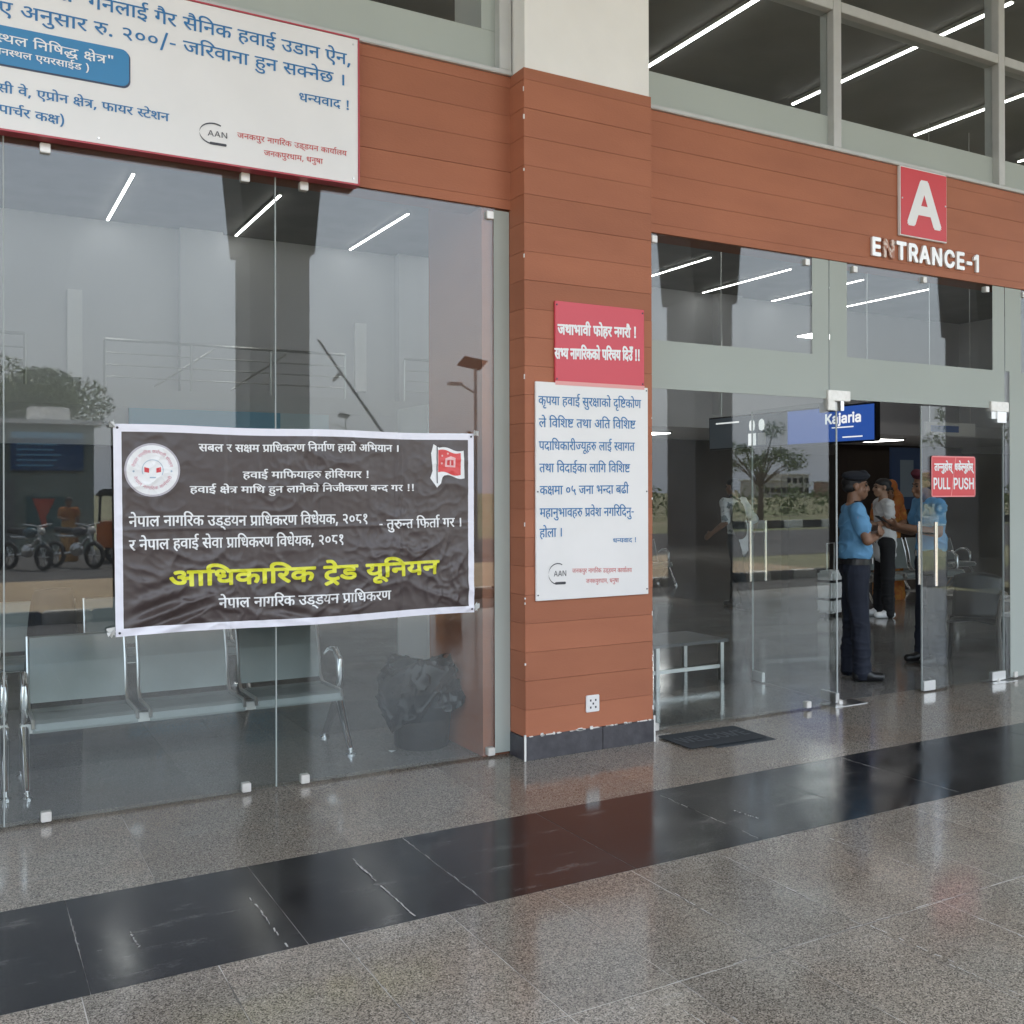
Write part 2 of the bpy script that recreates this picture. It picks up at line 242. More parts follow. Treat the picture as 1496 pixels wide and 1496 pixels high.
# ------------------------------------------------------------------ lettering: glyph outlines as curves
GLYPHS = {
1010: [1023,[470,218,1,470,148,0,379,80,0,312,80,1,226,80,0,92,208,0,29,356,1,100,382,1,143,276,0,243,153,0,305,153,1,343,153,0,391,188,0,391,227,1,391,264,0,350,322,0,318,347,1,291,342,0,260,341,1,255,411,1,323,413,0,380,457,0,380,494,1,380,530,0,333,562,0,302,562,1,265,562,0,205,542,0,171,525,1,146,594,1,172,608,0,249,632,0,298,632,1,376,632,0,459,554,0,459,495,1,459,417,0,392,375,1,403,365,0,412,355,1,450,350,0,486,350,1,518,350,0,568,356,0,594,363,1,594,551,1,521,551,1,521,622,1,1038,622,1,1038,551,1,934,551,1,934,0,1,853,0,1,853,551,1,675,551,1,675,0,1,594,0,1,594,290,1,570,284,0,524,279,0,498,279,1,481,279,0,455,282,1,470,252,0]],
1066: [259,[170,551,1,170,0,1,89,0,1,89,551,1,0,551,1,0,622,1,273,622,1,273,551,1]],
1009: [764,[470,218,1,470,148,0,379,80,0,312,80,1,226,80,0,92,208,0,29,356,1,100,382,1,143,276,0,243,153,0,305,153,1,343,153,0,391,188,0,391,227,1,391,264,0,350,322,0,318,347,1,291,342,0,260,341,1,255,411,1,323,413,0,380,457,0,380,494,1,380,530,0,333,562,0,302,562,1,265,562,0,205,542,0,171,525,1,146,594,1,172,608,0,249,632,0,298,632,1,376,632,0,459,554,0,459,495,1,459,417,0,392,375,1,403,365,0,412,355,1,450,350,0,486,350,1,518,350,0,568,356,0,594,363,1,594,551,1,521,551,1,521,622,1,779,622,1,779,551,1,675,551,1,675,0,1,594,0,1,594,290,1,570,284,0,524,279,0,498,279,1,481,279,0,455,282,1,470,252,0]],
1020: [553,[568,551,1,474,551,1,474,380,1,474,329,0,459,269,0,441,246,1,404,198,0,323,192,1,307,266,1,329,270,0,360,281,0,370,292,1,382,304,0,393,339,0,393,380,1,393,551,1,160,551,1,160,353,1,160,307,0,166,249,0,186,211,0,226,180,0,260,160,1,370,98,1,433,62,0,486,-3,0,486,-53,1,486,-93,0,453,-164,0,439,-184,1,367,-142,1,380,-122,0,403,-77,0,403,-55,1,403,-36,0,387,-7,0,339,28,0,290,56,1,203,106,1,164,129,0,109,178,0,95,212,1,79,248,0,79,316,1,79,551,1,0,551,1,0,622,1,568,622,1],[394,615,1,373,694,0,332,785,0,282,823,0,248,823,1,226,823,0,192,814,0,178,809,1,154,882,1,193,896,0,245,896,1,299,896,0,378,845,0,441,722,0,469,615,1]],
1076: [0,[-179,615,1,-206,655,0,-251,692,0,-294,703,0,-320,703,1,-340,703,0,-382,691,0,-402,682,1,-428,751,1,-405,761,0,-355,773,0,-326,773,1,-281,773,0,-211,730,0,-187,692,1,-183,694,1,-203,746,0,-241,803,0,-285,827,0,-316,827,1,-340,827,0,-372,819,0,-386,813,1,-409,882,1,-370,896,0,-318,896,1,-264,896,0,-185,845,0,-122,722,0,-94,615,1]],
1006: [0,[-185,772,1,-185,796,0,-152,830,0,-130,830,1,-107,830,0,-75,796,0,-75,772,1,-75,748,0,-107,714,0,-130,714,1,-152,714,0,-185,748,0]],
1080: [259,[170,551,1,170,0,1,89,0,1,89,551,1,0,551,1,0,622,1,273,622,1,273,551,1],[80,615,1,53,655,0,8,692,0,-35,703,0,-61,703,1,-81,703,0,-123,691,0,-143,682,1,-169,751,1,-146,761,0,-96,773,0,-67,773,1,-22,773,0,48,730,0,72,692,1,76,694,1,56,746,0,18,803,0,-26,827,0,-57,827,1,-81,827,0,-113,819,0,-127,813,1,-150,882,1,-111,896,0,-59,896,1,-5,896,0,74,845,0,137,722,0,165,615,1]],
1048: [571,[585,551,1,482,551,1,482,0,1,401,0,1,401,165,1,374,147,0,297,118,0,241,118,1,185,118,0,96,160,0,46,235,0,46,286,1,46,372,0,167,464,0,265,464,1,279,464,0,319,461,0,358,457,0,369,454,1,363,385,1,343,389,0,293,395,0,268,395,1,248,395,0,230,392,1,365,224,1,384,238,0,401,256,1,401,551,1,0,551,1,0,622,1,585,622,1],[127,287,1,127,235,0,194,184,0,242,184,1,260,184,0,293,190,0,308,195,1,168,370,1,127,342,0]],
1049: [703,[174,632,1,211,632,0,269,611,0,291,586,1,309,567,0,332,499,0,332,437,1,332,321,1,533,321,1,533,551,1,402,551,1,402,622,1,717,622,1,717,551,1,614,551,1,614,0,1,533,0,1,533,250,1,332,250,1,332,213,1,332,180,0,303,151,0,283,151,1,264,151,0,222,176,0,186,215,0,164,259,0,164,278,1,164,296,0,191,321,0,224,321,1,253,321,1,253,426,1,253,473,0,243,523,0,232,538,1,212,568,0,169,568,1,142,568,0,114,542,0,114,521,1,114,493,0,161,463,0,218,460,1,210,389,1,135,395,0,46,456,0,46,520,1,46,579,0,122,632,0]],
1206: [439,[332,250,1,332,213,1,332,180,0,303,151,0,283,151,1,264,151,0,222,176,0,186,215,0,164,259,0,164,278,1,164,296,0,191,321,0,224,321,1,253,321,1,253,426,1,253,473,0,243,523,0,232,538,1,212,568,0,169,568,1,142,568,0,114,542,0,114,521,1,114,493,0,161,463,0,218,460,1,210,389,1,135,395,0,46,456,0,46,520,1,46,579,0,122,632,0,174,632,1,211,632,0,269,611,0,291,586,1,309,567,0,332,499,0,332,437,1,332,321,1,533,321,1,533,250,1],[402,622,1,454,622,1,454,551,1,402,551,1]],
1030: [634,[649,551,1,545,551,1,545,0,1,465,0,1,465,165,1,439,148,0,367,118,0,317,118,1,240,118,0,141,204,0,141,275,1,141,304,0,166,355,0,185,371,1,38,369,1,38,441,1,331,441,1,349,441,0,385,440,0,389,440,1,382,370,1,350,370,1,292,370,0,221,321,0,221,274,1,221,231,0,279,188,0,317,188,1,367,188,0,438,231,0,465,260,1,465,551,1,0,551,1,0,622,1,649,622,1]],
1005: [0,[-188,847,1,-188,868,0,-159,896,0,-139,896,1,-118,896,0,-89,868,0,-89,847,1,-89,826,0,-118,797,0,-139,797,1,-159,797,0,-188,826,0],[69,863,1,46,763,0,-61,680,0,-138,680,1,-210,680,0,-318,769,0,-352,863,1,-283,887,1,-257,817,0,-189,747,0,-135,747,1,-77,747,0,-21,822,0,-5,889,1]],
1031: [701,[296,70,1,373,70,0,499,133,0,574,241,0,574,310,1,574,357,0,528,419,0,487,419,1,453,419,0,424,383,0,424,358,1,424,326,0,477,275,0,535,261,1,502,198,1,421,221,0,347,304,0,347,356,1,347,404,0,402,472,0,455,481,1,455,551,1,0,551,1,0,622,1,715,622,1,715,551,1,535,551,1,535,477,1,586,464,0,653,380,0,653,308,1,653,250,0,603,140,0,510,52,0,378,0,0,296,0,1,199,0,0,101,83,0,101,147,1,101,168,0,116,213,0,132,231,1,90,251,0,43,316,0,43,359,1,43,419,0,133,483,0,206,483,1,223,483,0,275,478,0,288,473,1,282,404,1,268,408,0,233,415,0,212,415,1,124,415,0,124,350,1,124,321,0,168,289,0,202,281,1,231,290,0,266,290,1,277,290,0,301,288,0,308,287,1,302,217,1,296,218,0,281,218,0,276,218,1,182,218,0,182,148,1,182,108,0,244,70,0]],
1799: [268,[46,-129,1,61,-70,0,88,64,0,95,116,1,192,116,1,199,105,1,186,52,0,138,-74,0,113,-129,1]],
1042: [520,[413,-58,1,392,-24,0,354,46,0,342,73,1,330,71,0,302,68,0,287,68,1,245,68,0,160,89,0,89,136,0,46,215,0,46,272,1,46,316,0,77,379,0,102,401,1,135,430,0,231,456,0,290,456,1,295,456,1,295,551,1,0,551,1,0,622,1,534,622,1,534,551,1,376,551,1,376,385,1,327,385,1,269,385,0,198,371,0,173,355,1,151,340,0,126,294,0,126,262,1,126,209,0,205,140,0,287,140,1,293,140,0,305,140,0,312,141,1,306,161,0,306,176,1,306,211,0,348,240,0,373,240,1,416,240,0,461,191,0,461,162,1,461,130,0,432,95,0,410,86,1,422,62,0,455,11,0,480,-24,1]],
1531: [791,[757,-138,1,688,-166,1,631,-8,1,600,-49,0,516,-120,0,410,-164,0,345,-164,1,255,-164,0,159,-88,0,159,-30,1,159,-13,0,170,22,0,181,38,1,119,54,0,40,124,0,40,185,1,40,242,0,117,317,0,177,317,1,227,317,0,294,264,0,294,221,1,294,202,0,277,156,0,257,138,1,198,176,1,218,193,0,218,215,1,218,229,0,200,254,0,175,254,1,150,254,0,112,212,0,112,181,1,112,149,0,150,113,0,209,95,0,241,93,1,272,106,0,312,106,1,322,106,0,344,105,0,351,104,1,345,36,1,340,37,0,328,37,0,323,37,1,283,37,0,238,4,0,238,-25,1,238,-60,0,295,-95,0,338,-95,1,419,-95,0,547,-2,0,599,72,1,589,71,0,571,69,0,565,69,1,523,69,0,436,90,0,363,137,0,318,215,0,318,272,1,318,316,0,348,379,0,373,401,1,406,430,0,502,456,0,562,456,1,566,456,1,566,551,1,0,551,1,0,622,1,806,622,1,806,551,1,647,551,1,647,385,1,599,385,1,540,385,0,469,371,0,445,355,1,423,340,0,398,294,0,398,262,1,398,209,0,478,140,0,562,140,1,565,140,0,575,140,0,582,141,1,580,150,0,578,169,0,578,176,1,578,211,0,619,240,0,645,240,1,687,240,0,732,191,0,732,162,1,732,130,0,699,93,0,672,83,1]],
1104: [379,[194,622,1,275,622,1,275,0,1,194,0,1]],
1421: [520,[438,-268,1,363,-268,0,278,-189,0,278,-126,1,278,-79,0,334,-13,0,379,3,1,357,41,0,342,73,1,330,71,0,302,68,0,287,68,1,245,68,0,160,89,0,89,136,0,46,215,0,46,272,1,46,316,0,77,379,0,102,401,1,135,430,0,231,456,0,290,456,1,295,456,1,295,551,1,0,551,1,0,622,1,534,622,1,534,551,1,376,551,1,376,385,1,327,385,1,269,385,0,198,371,0,173,355,1,151,340,0,126,294,0,126,262,1,126,209,0,205,140,0,287,140,1,293,140,0,305,140,0,312,141,1,306,161,0,306,176,1,306,211,0,348,240,0,373,240,1,416,240,0,461,191,0,461,162,1,461,130,0,432,95,0,410,86,1,424,60,0,461,1,0,487,-34,1,447,-45,1,398,-58,0,352,-99,0,352,-132,1,352,-166,0,402,-197,0,433,-197,1,465,-197,0,512,-182,0,546,-164,1,571,-233,1,546,-246,0,479,-268,0]],
1037: [577,[358,222,1,329,222,0,271,208,0,248,197,1,201,225,0,137,301,0,137,352,1,137,380,0,157,420,0,174,433,1,197,450,0,259,465,0,308,465,1,401,465,1,401,551,1,0,551,1,0,622,1,592,622,1,592,551,1,482,551,1,482,394,1,298,394,1,267,394,0,241,388,0,232,381,1,217,369,0,217,347,1,217,323,0,245,290,0,261,277,1,307,294,0,362,294,1,436,294,0,534,219,0,534,154,1,534,87,0,436,0,0,337,0,1,239,0,0,84,88,0,25,158,1,86,207,1,143,139,0,262,74,0,337,74,1,453,74,0,453,152,1,453,187,0,404,222,0]],
1038: [563,[307,0,1,229,0,0,112,55,0,46,158,0,46,231,1,46,301,0,118,396,0,236,445,0,305,446,1,305,551,1,0,551,1,0,622,1,577,622,1,577,551,1,385,551,1,385,375,1,346,375,1,282,375,0,213,358,0,188,341,1,158,322,0,126,262,0,126,221,1,126,163,0,190,89,0,248,75,1,233,115,0,233,157,1,233,191,0,266,251,0,331,288,0,380,288,1,429,288,0,492,251,0,523,191,0,523,157,1,523,87,0,408,0,0],[306,140,1,306,103,0,323,70,1,378,71,0,448,116,0,448,157,1,448,187,0,413,221,0,385,221,1,350,221,0,306,178,0]],
1043: [615,[630,551,1,526,551,1,526,0,1,445,0,1,445,150,1,414,130,0,341,103,0,283,103,1,206,103,0,111,184,0,111,251,1,111,278,0,129,328,0,148,348,1,101,366,0,42,437,0,42,493,1,42,553,0,124,632,0,187,632,1,240,632,0,311,576,0,311,531,1,311,484,0,271,443,1,210,482,1,221,492,0,230,515,0,230,526,1,230,541,0,210,568,0,184,568,1,156,568,0,116,524,0,116,489,1,116,457,0,147,418,0,196,400,0,223,397,1,253,405,0,288,405,1,299,405,0,326,403,0,333,402,1,326,332,1,320,333,0,303,333,0,298,333,1,248,333,0,191,292,0,191,254,1,191,213,0,248,173,0,292,173,1,345,173,0,419,216,0,445,245,1,445,551,1,383,551,1,383,622,1,630,622,1]],
1019: [553,[568,551,1,474,551,1,474,380,1,474,329,0,459,269,0,441,246,1,404,198,0,323,192,1,307,266,1,329,270,0,360,281,0,370,292,1,382,304,0,393,339,0,393,380,1,393,551,1,160,551,1,160,353,1,160,307,0,166,249,0,186,211,0,226,180,0,260,160,1,370,98,1,433,62,0,486,-3,0,486,-53,1,486,-93,0,453,-164,0,439,-184,1,367,-142,1,380,-122,0,403,-77,0,403,-55,1,403,-36,0,387,-7,0,339,28,0,290,56,1,203,106,1,164,129,0,109,178,0,95,212,1,79,248,0,79,316,1,79,551,1,0,551,1,0,622,1,568,622,1]],
1602: [551,[357,45,1,371,60,0,387,90,0,387,108,1,387,122,0,376,141,0,367,147,1,358,152,0,329,155,0,309,155,1,286,155,1,190,155,0,144,195,1,101,234,0,101,308,1,101,362,0,145,469,0,185,525,1,56,525,1,56,597,1,500,597,1,500,525,1,280,525,1,231,468,0,182,357,0,182,311,1,182,273,0,195,254,1,215,227,0,277,227,1,318,227,1,361,227,0,416,213,0,436,195,1,451,182,0,469,140,0,469,112,1,469,78,0,444,26,0,422,-3,1]],
1075: [0,[-169,615,1,-190,694,0,-231,785,0,-281,823,0,-315,823,1,-337,823,0,-371,814,0,-385,809,1,-409,882,1,-370,896,0,-318,896,1,-264,896,0,-185,845,0,-122,722,0,-94,615,1]],
1790: [383,[181,201,1,156,714,1,263,714,1,238,201,1],[147,54,1,147,91,0,183,121,0,209,121,1,234,121,0,271,91,0,271,54,1,271,18,0,234,-14,0,209,-14,1,183,-14,0,147,18,0]],
1111: [551,[477,-67,1,460,-38,0,422,37,0,386,115,0,356,185,0,348,208,1,332,207,0,312,207,1,269,207,0,187,228,0,122,278,0,84,364,0,84,428,1,84,474,0,112,583,0,143,632,1,227,611,1,199,562,0,164,469,0,164,417,1,164,347,0,234,276,0,308,276,1,317,276,0,326,277,1,320,300,0,320,313,1,320,346,0,363,377,0,391,377,1,431,377,0,475,328,0,475,298,1,475,267,0,444,230,0,418,221,1,430,190,0,475,96,0,526,0,0,549,-35,1]],
1027: [563,[208,551,1,208,234,1,208,208,0,183,178,0,160,178,1,134,178,0,79,220,0,41,280,0,41,308,1,41,331,0,68,359,0,102,359,1,127,359,1,127,551,1,0,551,1,0,622,1,578,622,1,578,551,1,474,551,1,474,0,1,393,0,1,393,551,1]],
1061: [531,[321,69,1,357,80,0,403,116,0,403,148,1,403,186,0,345,229,0,280,229,1,211,229,0,138,172,0,138,124,1,138,93,0,161,35,0,232,-36,0,302,-89,1,248,-142,1,157,-71,0,58,53,0,58,130,1,58,168,0,89,227,0,115,248,1,96,266,0,69,318,0,69,352,1,69,380,0,89,420,0,106,433,1,129,450,0,188,465,0,229,465,1,361,465,1,361,551,1,0,551,1,0,622,1,546,622,1,546,551,1,442,551,1,442,394,1,230,394,1,199,394,0,173,388,0,164,381,1,149,369,0,149,347,1,149,327,0,169,296,0,183,284,1,230,300,0,284,300,1,353,300,0,440,258,0,481,191,0,481,153,1,481,95,0,413,19,0,348,2,1]],
1403: [531,[284,300,1,355,300,0,442,260,0,481,196,0,481,160,1,481,107,0,419,39,0,360,18,1,333,85,1,365,96,0,404,129,0,404,157,1,404,191,0,347,229,0,282,229,1,205,229,0,138,175,0,138,135,1,138,112,0,159,61,0,225,3,0,292,-31,1,309,-29,0,325,-29,1,400,-29,0,483,-106,0,483,-169,1,483,-230,0,390,-308,0,304,-308,1,207,-308,0,66,-216,0,6,-140,1,67,-97,1,106,-145,0,176,-207,0,255,-236,0,304,-236,1,410,-236,0,410,-162,1,410,-129,0,361,-97,0,330,-97,1,303,-97,0,260,-108,0,239,-119,1,223,-79,1,134,-25,0,58,77,0,58,137,1,58,172,0,88,229,0,113,249,1,95,267,0,69,318,0,69,352,1,69,380,0,89,420,0,106,433,1,129,450,0,188,465,0,229,465,1,361,465,1,361,551,1,0,551,1,0,622,1,546,622,1,546,551,1,442,551,1,442,394,1,230,394,1,199,394,0,173,388,0,164,381,1,149,369,0,149,347,1,149,328,0,168,297,0,182,285,1,229,300,0]],
1800: [340,[49,338,1,291,338,1,291,256,1,49,256,1]],
1012: [491,[271,222,1,242,222,0,184,208,0,161,197,1,114,225,0,50,301,0,50,352,1,50,380,0,70,420,0,87,433,1,110,450,0,172,465,0,221,465,1,314,465,1,314,551,1,0,551,1,0,622,1,505,622,1,505,551,1,395,551,1,395,394,1,211,394,1,180,394,0,154,388,0,145,381,1,130,369,0,130,347,1,130,323,0,158,290,0,174,277,1,220,294,0,275,294,1,349,294,0,447,219,0,447,154,1,447,89,0,364,14,0,289,4,1,318,-8,0,381,-30,0,415,-40,1,382,-110,1,325,-84,0,221,-27,0,176,1,1,117,4,0,48,33,0,48,65,1,48,87,0,75,116,0,101,116,1,121,116,0,164,95,0,194,70,1,208,68,0,219,68,1,289,68,0,366,109,0,366,153,1,366,186,0,317,222,0],[293,615,1,272,650,0,243,726,0,243,762,1,243,829,0,332,896,0,398,896,1,430,896,0,484,883,0,504,872,1,482,806,1,465,815,0,427,827,0,405,827,1,365,827,0,323,782,0,323,747,1,323,714,0,350,651,0,375,615,1]],
1068: [259,[-185,615,1,-202,650,0,-220,714,0,-220,748,1,-220,813,0,-136,896,0,-61,896,1,-1,896,0,79,839,0,137,718,0,163,622,1,273,622,1,273,551,1,170,551,1,170,0,1,89,0,1,89,551,1,0,551,1,0,622,1,87,622,1,59,726,0,-2,825,0,-57,825,1,-97,825,0,-139,776,0,-139,733,1,-139,699,0,-119,644,0,-105,615,1]],
1067: [259,[89,551,1,0,551,1,0,622,1,80,622,1,68,644,0,53,694,0,53,724,1,53,802,0,169,896,0,266,896,1,407,896,0,625,743,0,704,615,1,620,615,1,467,824,0,283,824,1,213,824,0,134,765,0,134,714,1,134,684,0,153,639,0,165,622,1,273,622,1,273,551,1,170,551,1,170,0,1,89,0,1]],
1032: [742,[653,551,1,653,0,1,572,0,1,572,370,1,435,370,1,394,370,0,378,373,1,414,343,0,458,263,0,458,218,1,458,172,0,417,110,0,350,80,0,310,80,1,257,80,0,161,141,0,73,282,0,31,401,1,102,426,1,148,292,0,248,153,0,306,153,1,338,153,0,379,187,0,379,227,1,379,271,0,318,349,0,273,377,1,302,441,1,572,441,1,572,551,1,0,551,1,0,622,1,757,622,1,757,551,1]],
1190: [572,[0,622,1,587,622,1,587,551,1,0,551,1],[572,370,1,435,370,1,394,370,0,378,373,1,414,343,0,458,263,0,458,218,1,458,172,0,417,110,0,350,80,0,310,80,1,257,80,0,161,141,0,73,282,0,31,401,1,102,426,1,148,292,0,248,153,0,306,153,1,338,153,0,379,187,0,379,227,1,379,271,0,318,349,0,273,377,1,302,441,1,572,441,1]],
1025: [762,[777,551,1,452,551,1,452,349,1,500,399,0,569,399,1,634,399,0,716,316,0,716,239,1,716,193,0,686,89,0,651,39,1,579,80,1,604,112,0,636,196,0,636,237,1,636,284,0,597,330,0,562,330,1,508,330,0,452,258,1,452,0,1,371,0,1,371,174,1,347,154,0,276,118,0,226,118,1,179,118,0,96,156,0,46,233,0,46,290,1,46,370,0,156,464,0,244,464,1,267,464,0,324,457,0,339,454,1,333,381,1,317,385,0,268,391,0,249,391,1,191,391,0,127,339,0,127,292,1,127,239,0,188,188,0,228,188,1,272,188,0,341,230,0,371,260,1,371,551,1,0,551,1,0,622,1,777,622,1]],
1183: [603,[618,551,1,452,551,1,452,334,1,474,349,0,528,368,0,567,368,1,631,368,1,631,297,1,580,297,1,534,297,0,482,277,0,452,253,1,452,0,1,371,0,1,371,174,1,347,154,0,276,118,0,226,118,1,179,118,0,96,156,0,46,233,0,46,290,1,46,370,0,156,464,0,244,464,1,267,464,0,324,457,0,339,454,1,333,381,1,317,385,0,268,391,0,249,391,1,191,391,0,127,339,0,127,292,1,127,239,0,188,188,0,228,188,1,272,188,0,341,230,0,371,260,1,371,551,1,0,551,1,0,622,1,618,622,1]],
1179: [712,[623,551,1,623,0,1,542,0,1,542,325,1,511,310,0,440,293,0,390,293,1,340,293,0,257,313,0,225,326,1,178,297,0,128,244,0,128,208,1,128,188,0,148,147,0,200,120,0,247,120,1,258,120,0,269,121,1,263,139,0,263,157,1,263,189,0,303,216,0,328,216,1,369,216,0,413,164,0,413,136,1,413,108,0,388,76,0,365,66,1,383,43,0,421,2,0,448,-24,1,390,-65,1,363,-34,0,314,27,0,298,53,1,286,51,0,258,50,0,245,50,1,186,50,0,96,91,0,46,162,0,46,205,1,46,260,0,115,333,0,164,361,1,120,390,0,74,461,0,74,507,1,74,560,0,155,632,0,231,632,1,293,632,0,382,574,0,382,515,1,382,467,0,336,401,0,295,373,1,314,368,0,357,364,0,379,364,1,425,364,0,504,385,0,542,411,1,542,551,1,453,551,1,453,622,1,727,622,1,727,551,1],[153,502,1,153,469,0,195,416,0,228,399,1,303,448,0,303,506,1,303,530,0,269,566,0,229,566,1,195,566,0,153,532,0]],
1054: [678,[0,551,1,0,622,1,693,622,1,693,551,1,589,551,1,589,0,1,508,0,1,508,355,1,502,356,0,494,356,1,470,356,0,420,332,0,374,269,0,356,208,1,279,232,1,291,278,0,311,313,1,287,331,0,239,353,0,209,353,1,169,353,0,126,307,0,126,271,1,126,233,0,169,164,0,251,89,0,309,40,1,255,-12,1,197,38,0,101,129,0,45,222,0,45,275,1,45,328,0,94,395,0,168,426,0,204,426,1,248,426,0,321,397,0,354,370,1,412,426,0,499,426,1,504,426,0,508,426,1,508,551,1]],
1210: [500,[0,622,1,515,622,1,515,551,1,0,551,1],[537,349,1,517,356,0,494,356,1,470,356,0,420,332,0,374,269,0,356,208,1,279,232,1,291,278,0,311,313,1,288,331,0,239,353,0,209,353,1,169,353,0,126,307,0,126,271,1,126,233,0,169,164,0,251,89,0,309,40,1,255,-12,1,197,38,0,101,129,0,45,222,0,45,275,1,45,328,0,94,395,0,167,426,0,204,426,1,248,426,0,321,397,0,354,370,1,413,426,0,500,426,1,514,426,0,545,422,0,556,417,1]],
1050: [598,[509,551,1,509,0,1,428,0,1,428,250,1,207,250,1,207,213,1,207,180,0,178,151,0,159,151,1,140,151,0,98,176,0,62,215,0,39,259,0,39,278,1,39,296,0,66,321,0,100,321,1,126,321,1,126,551,1,0,551,1,0,622,1,612,622,1,612,551,1],[428,551,1,207,551,1,207,321,1,428,321,1]],
1278: [598,[207,-24,1,159,43,1,428,206,1,428,250,1,207,250,1,207,213,1,207,180,0,178,151,0,159,151,1,140,151,0,98,176,0,62,215,0,39,259,0,39,278,1,39,296,0,66,321,0,100,321,1,126,321,1,126,551,1,0,551,1,0,622,1,612,622,1,612,551,1,509,551,1,509,0,1,428,0,1,428,123,1],[428,551,1,207,551,1,207,321,1,428,321,1]],
1044: [555,[0,622,1,569,622,1,569,551,1,466,551,1,466,0,1,385,0,1,385,298,1,204,298,1,204,244,1,204,216,0,176,188,0,153,188,1,129,188,0,75,230,0,37,290,0,37,318,1,37,341,0,64,369,0,98,369,1,385,369,1,385,551,1,0,551,1]],
1202: [358,[0,622,1,373,622,1,373,551,1,0,551,1],[204,298,1,204,244,1,204,216,0,176,188,0,153,188,1,129,188,0,75,230,0,37,290,0,37,318,1,37,341,0,64,369,0,98,369,1,385,369,1,385,298,1]],
1039: [723,[634,551,1,634,0,1,553,0,1,553,551,1,420,551,1,420,321,1,420,279,0,403,221,0,385,198,1,364,173,0,298,146,0,251,146,1,158,146,0,114,205,1,97,228,0,79,298,0,79,352,1,79,551,1,0,551,1,0,622,1,737,622,1,737,551,1],[249,217,1,301,217,0,321,249,1,332,266,0,339,310,0,339,353,1,339,551,1,160,551,1,160,353,1,160,314,0,168,268,0,178,251,1,189,235,0,222,217,0]],
1107: [551,[275,632,1,347,632,0,429,556,0,429,499,1,429,460,0,394,387,0,312,306,0,241,256,1,362,160,1,402,129,0,433,69,0,433,34,1,433,3,0,408,-50,0,386,-79,1,321,-30,1,335,-15,0,350,15,0,350,34,1,350,54,0,333,84,0,310,103,1,128,254,1,132,276,1,238,344,0,348,448,0,348,498,1,348,530,0,307,562,0,276,562,1,245,562,0,210,534,0,210,510,1,210,488,0,241,455,0,280,444,1,231,386,1,182,407,0,134,469,0,134,517,1,134,544,0,163,597,0,226,632,0]],
1079: [259,[170,551,1,170,0,1,89,0,1,89,551,1,0,551,1,0,622,1,273,622,1,273,551,1],[90,615,1,69,694,0,28,785,0,-22,823,0,-56,823,1,-78,823,0,-112,814,0,-126,809,1,-150,882,1,-111,896,0,-59,896,1,-5,896,0,74,845,0,137,722,0,165,615,1]],
1046: [568,[479,551,1,479,0,1,398,0,1,398,191,1,369,172,0,301,146,0,254,146,1,214,146,0,149,173,0,128,194,1,103,221,0,79,294,0,79,358,1,79,551,1,0,551,1,0,622,1,583,622,1,583,551,1],[398,551,1,160,551,1,160,369,1,160,328,0,166,280,0,179,251,0,190,240,1,213,217,0,263,217,1,303,217,0,373,255,0,398,280,1]],
1274: [568,[45,53,1,214,153,1,160,162,0,128,194,1,103,221,0,79,294,0,79,358,1,79,551,1,0,551,1,0,622,1,583,622,1,583,551,1,479,551,1,479,0,1,398,0,1,398,193,1,92,-13,1],[398,551,1,160,551,1,160,369,1,160,328,0,166,280,0,179,251,0,190,240,1,213,217,0,262,217,1,301,217,0,373,255,0,398,280,1]],
1796: [354,[60,-165,1,128,-59,0,200,197,0,200,330,1,200,464,0,129,723,0,59,832,1,141,832,1,216,729,0,286,467,0,286,329,1,286,190,0,216,-64,0,141,-165,1]],
1801: [268,[72,54,1,72,91,0,108,121,0,133,121,1,159,121,0,196,91,0,196,54,1,196,18,0,159,-14,0,133,-14,1,108,-14,0,72,18,0]],
1047: [771,[460,551,1,460,349,1,485,373,0,543,399,0,578,399,1,643,399,0,725,316,0,725,239,1,725,193,0,695,89,0,660,39,1,588,80,1,613,112,0,645,196,0,645,237,1,645,284,0,605,330,0,570,330,1,517,330,0,460,257,1,460,0,1,379,0,1,379,193,1,355,174,0,291,146,0,248,146,1,208,146,0,144,175,0,125,197,1,100,226,0,79,297,0,79,354,1,79,551,1,0,551,1,0,622,1,786,622,1,786,551,1],[160,551,1,160,360,1,160,305,0,172,257,0,188,240,1,208,217,0,248,217,1,289,217,0,353,251,0,379,278,1,379,551,1]],
1791: [502,[140,471,1,115,729,1,226,729,1,201,471,1],[316,471,1,291,729,1,401,729,1,376,471,1]],
1052: [409,[395,42,1,341,-12,1,282,37,0,178,137,0,98,225,0,75,256,1,53,287,0,40,323,0,40,340,1,40,359,0,70,393,0,104,393,1,129,393,0,166,370,0,181,349,1,220,369,0,256,429,0,256,468,1,256,491,0,246,536,0,239,551,1,0,551,1,0,622,1,424,622,1,424,551,1,320,551,1,336,516,0,336,458,1,336,403,0,292,327,0,216,274,0,167,254,1,212,202,0,331,91,0]],
1417: [563,[519,296,1,519,250,0,486,163,0,457,126,1,385,167,1,405,190,0,438,259,0,438,294,1,438,329,0,404,371,0,369,371,1,335,371,0,304,351,1,282,318,0,210,272,0,167,254,1,212,202,0,331,91,0,395,42,1,341,-12,1,282,37,0,178,137,0,98,225,0,75,256,1,53,287,0,40,323,0,40,340,1,40,359,0,70,393,0,104,393,1,129,393,0,166,370,0,181,349,1,220,369,0,256,429,0,256,468,1,256,491,0,246,536,0,239,551,1,0,551,1,0,622,1,577,622,1,577,551,1,320,551,1,336,516,0,336,458,1,336,442,0,334,429,1,361,440,0,392,440,1,445,440,0,519,367,0]],
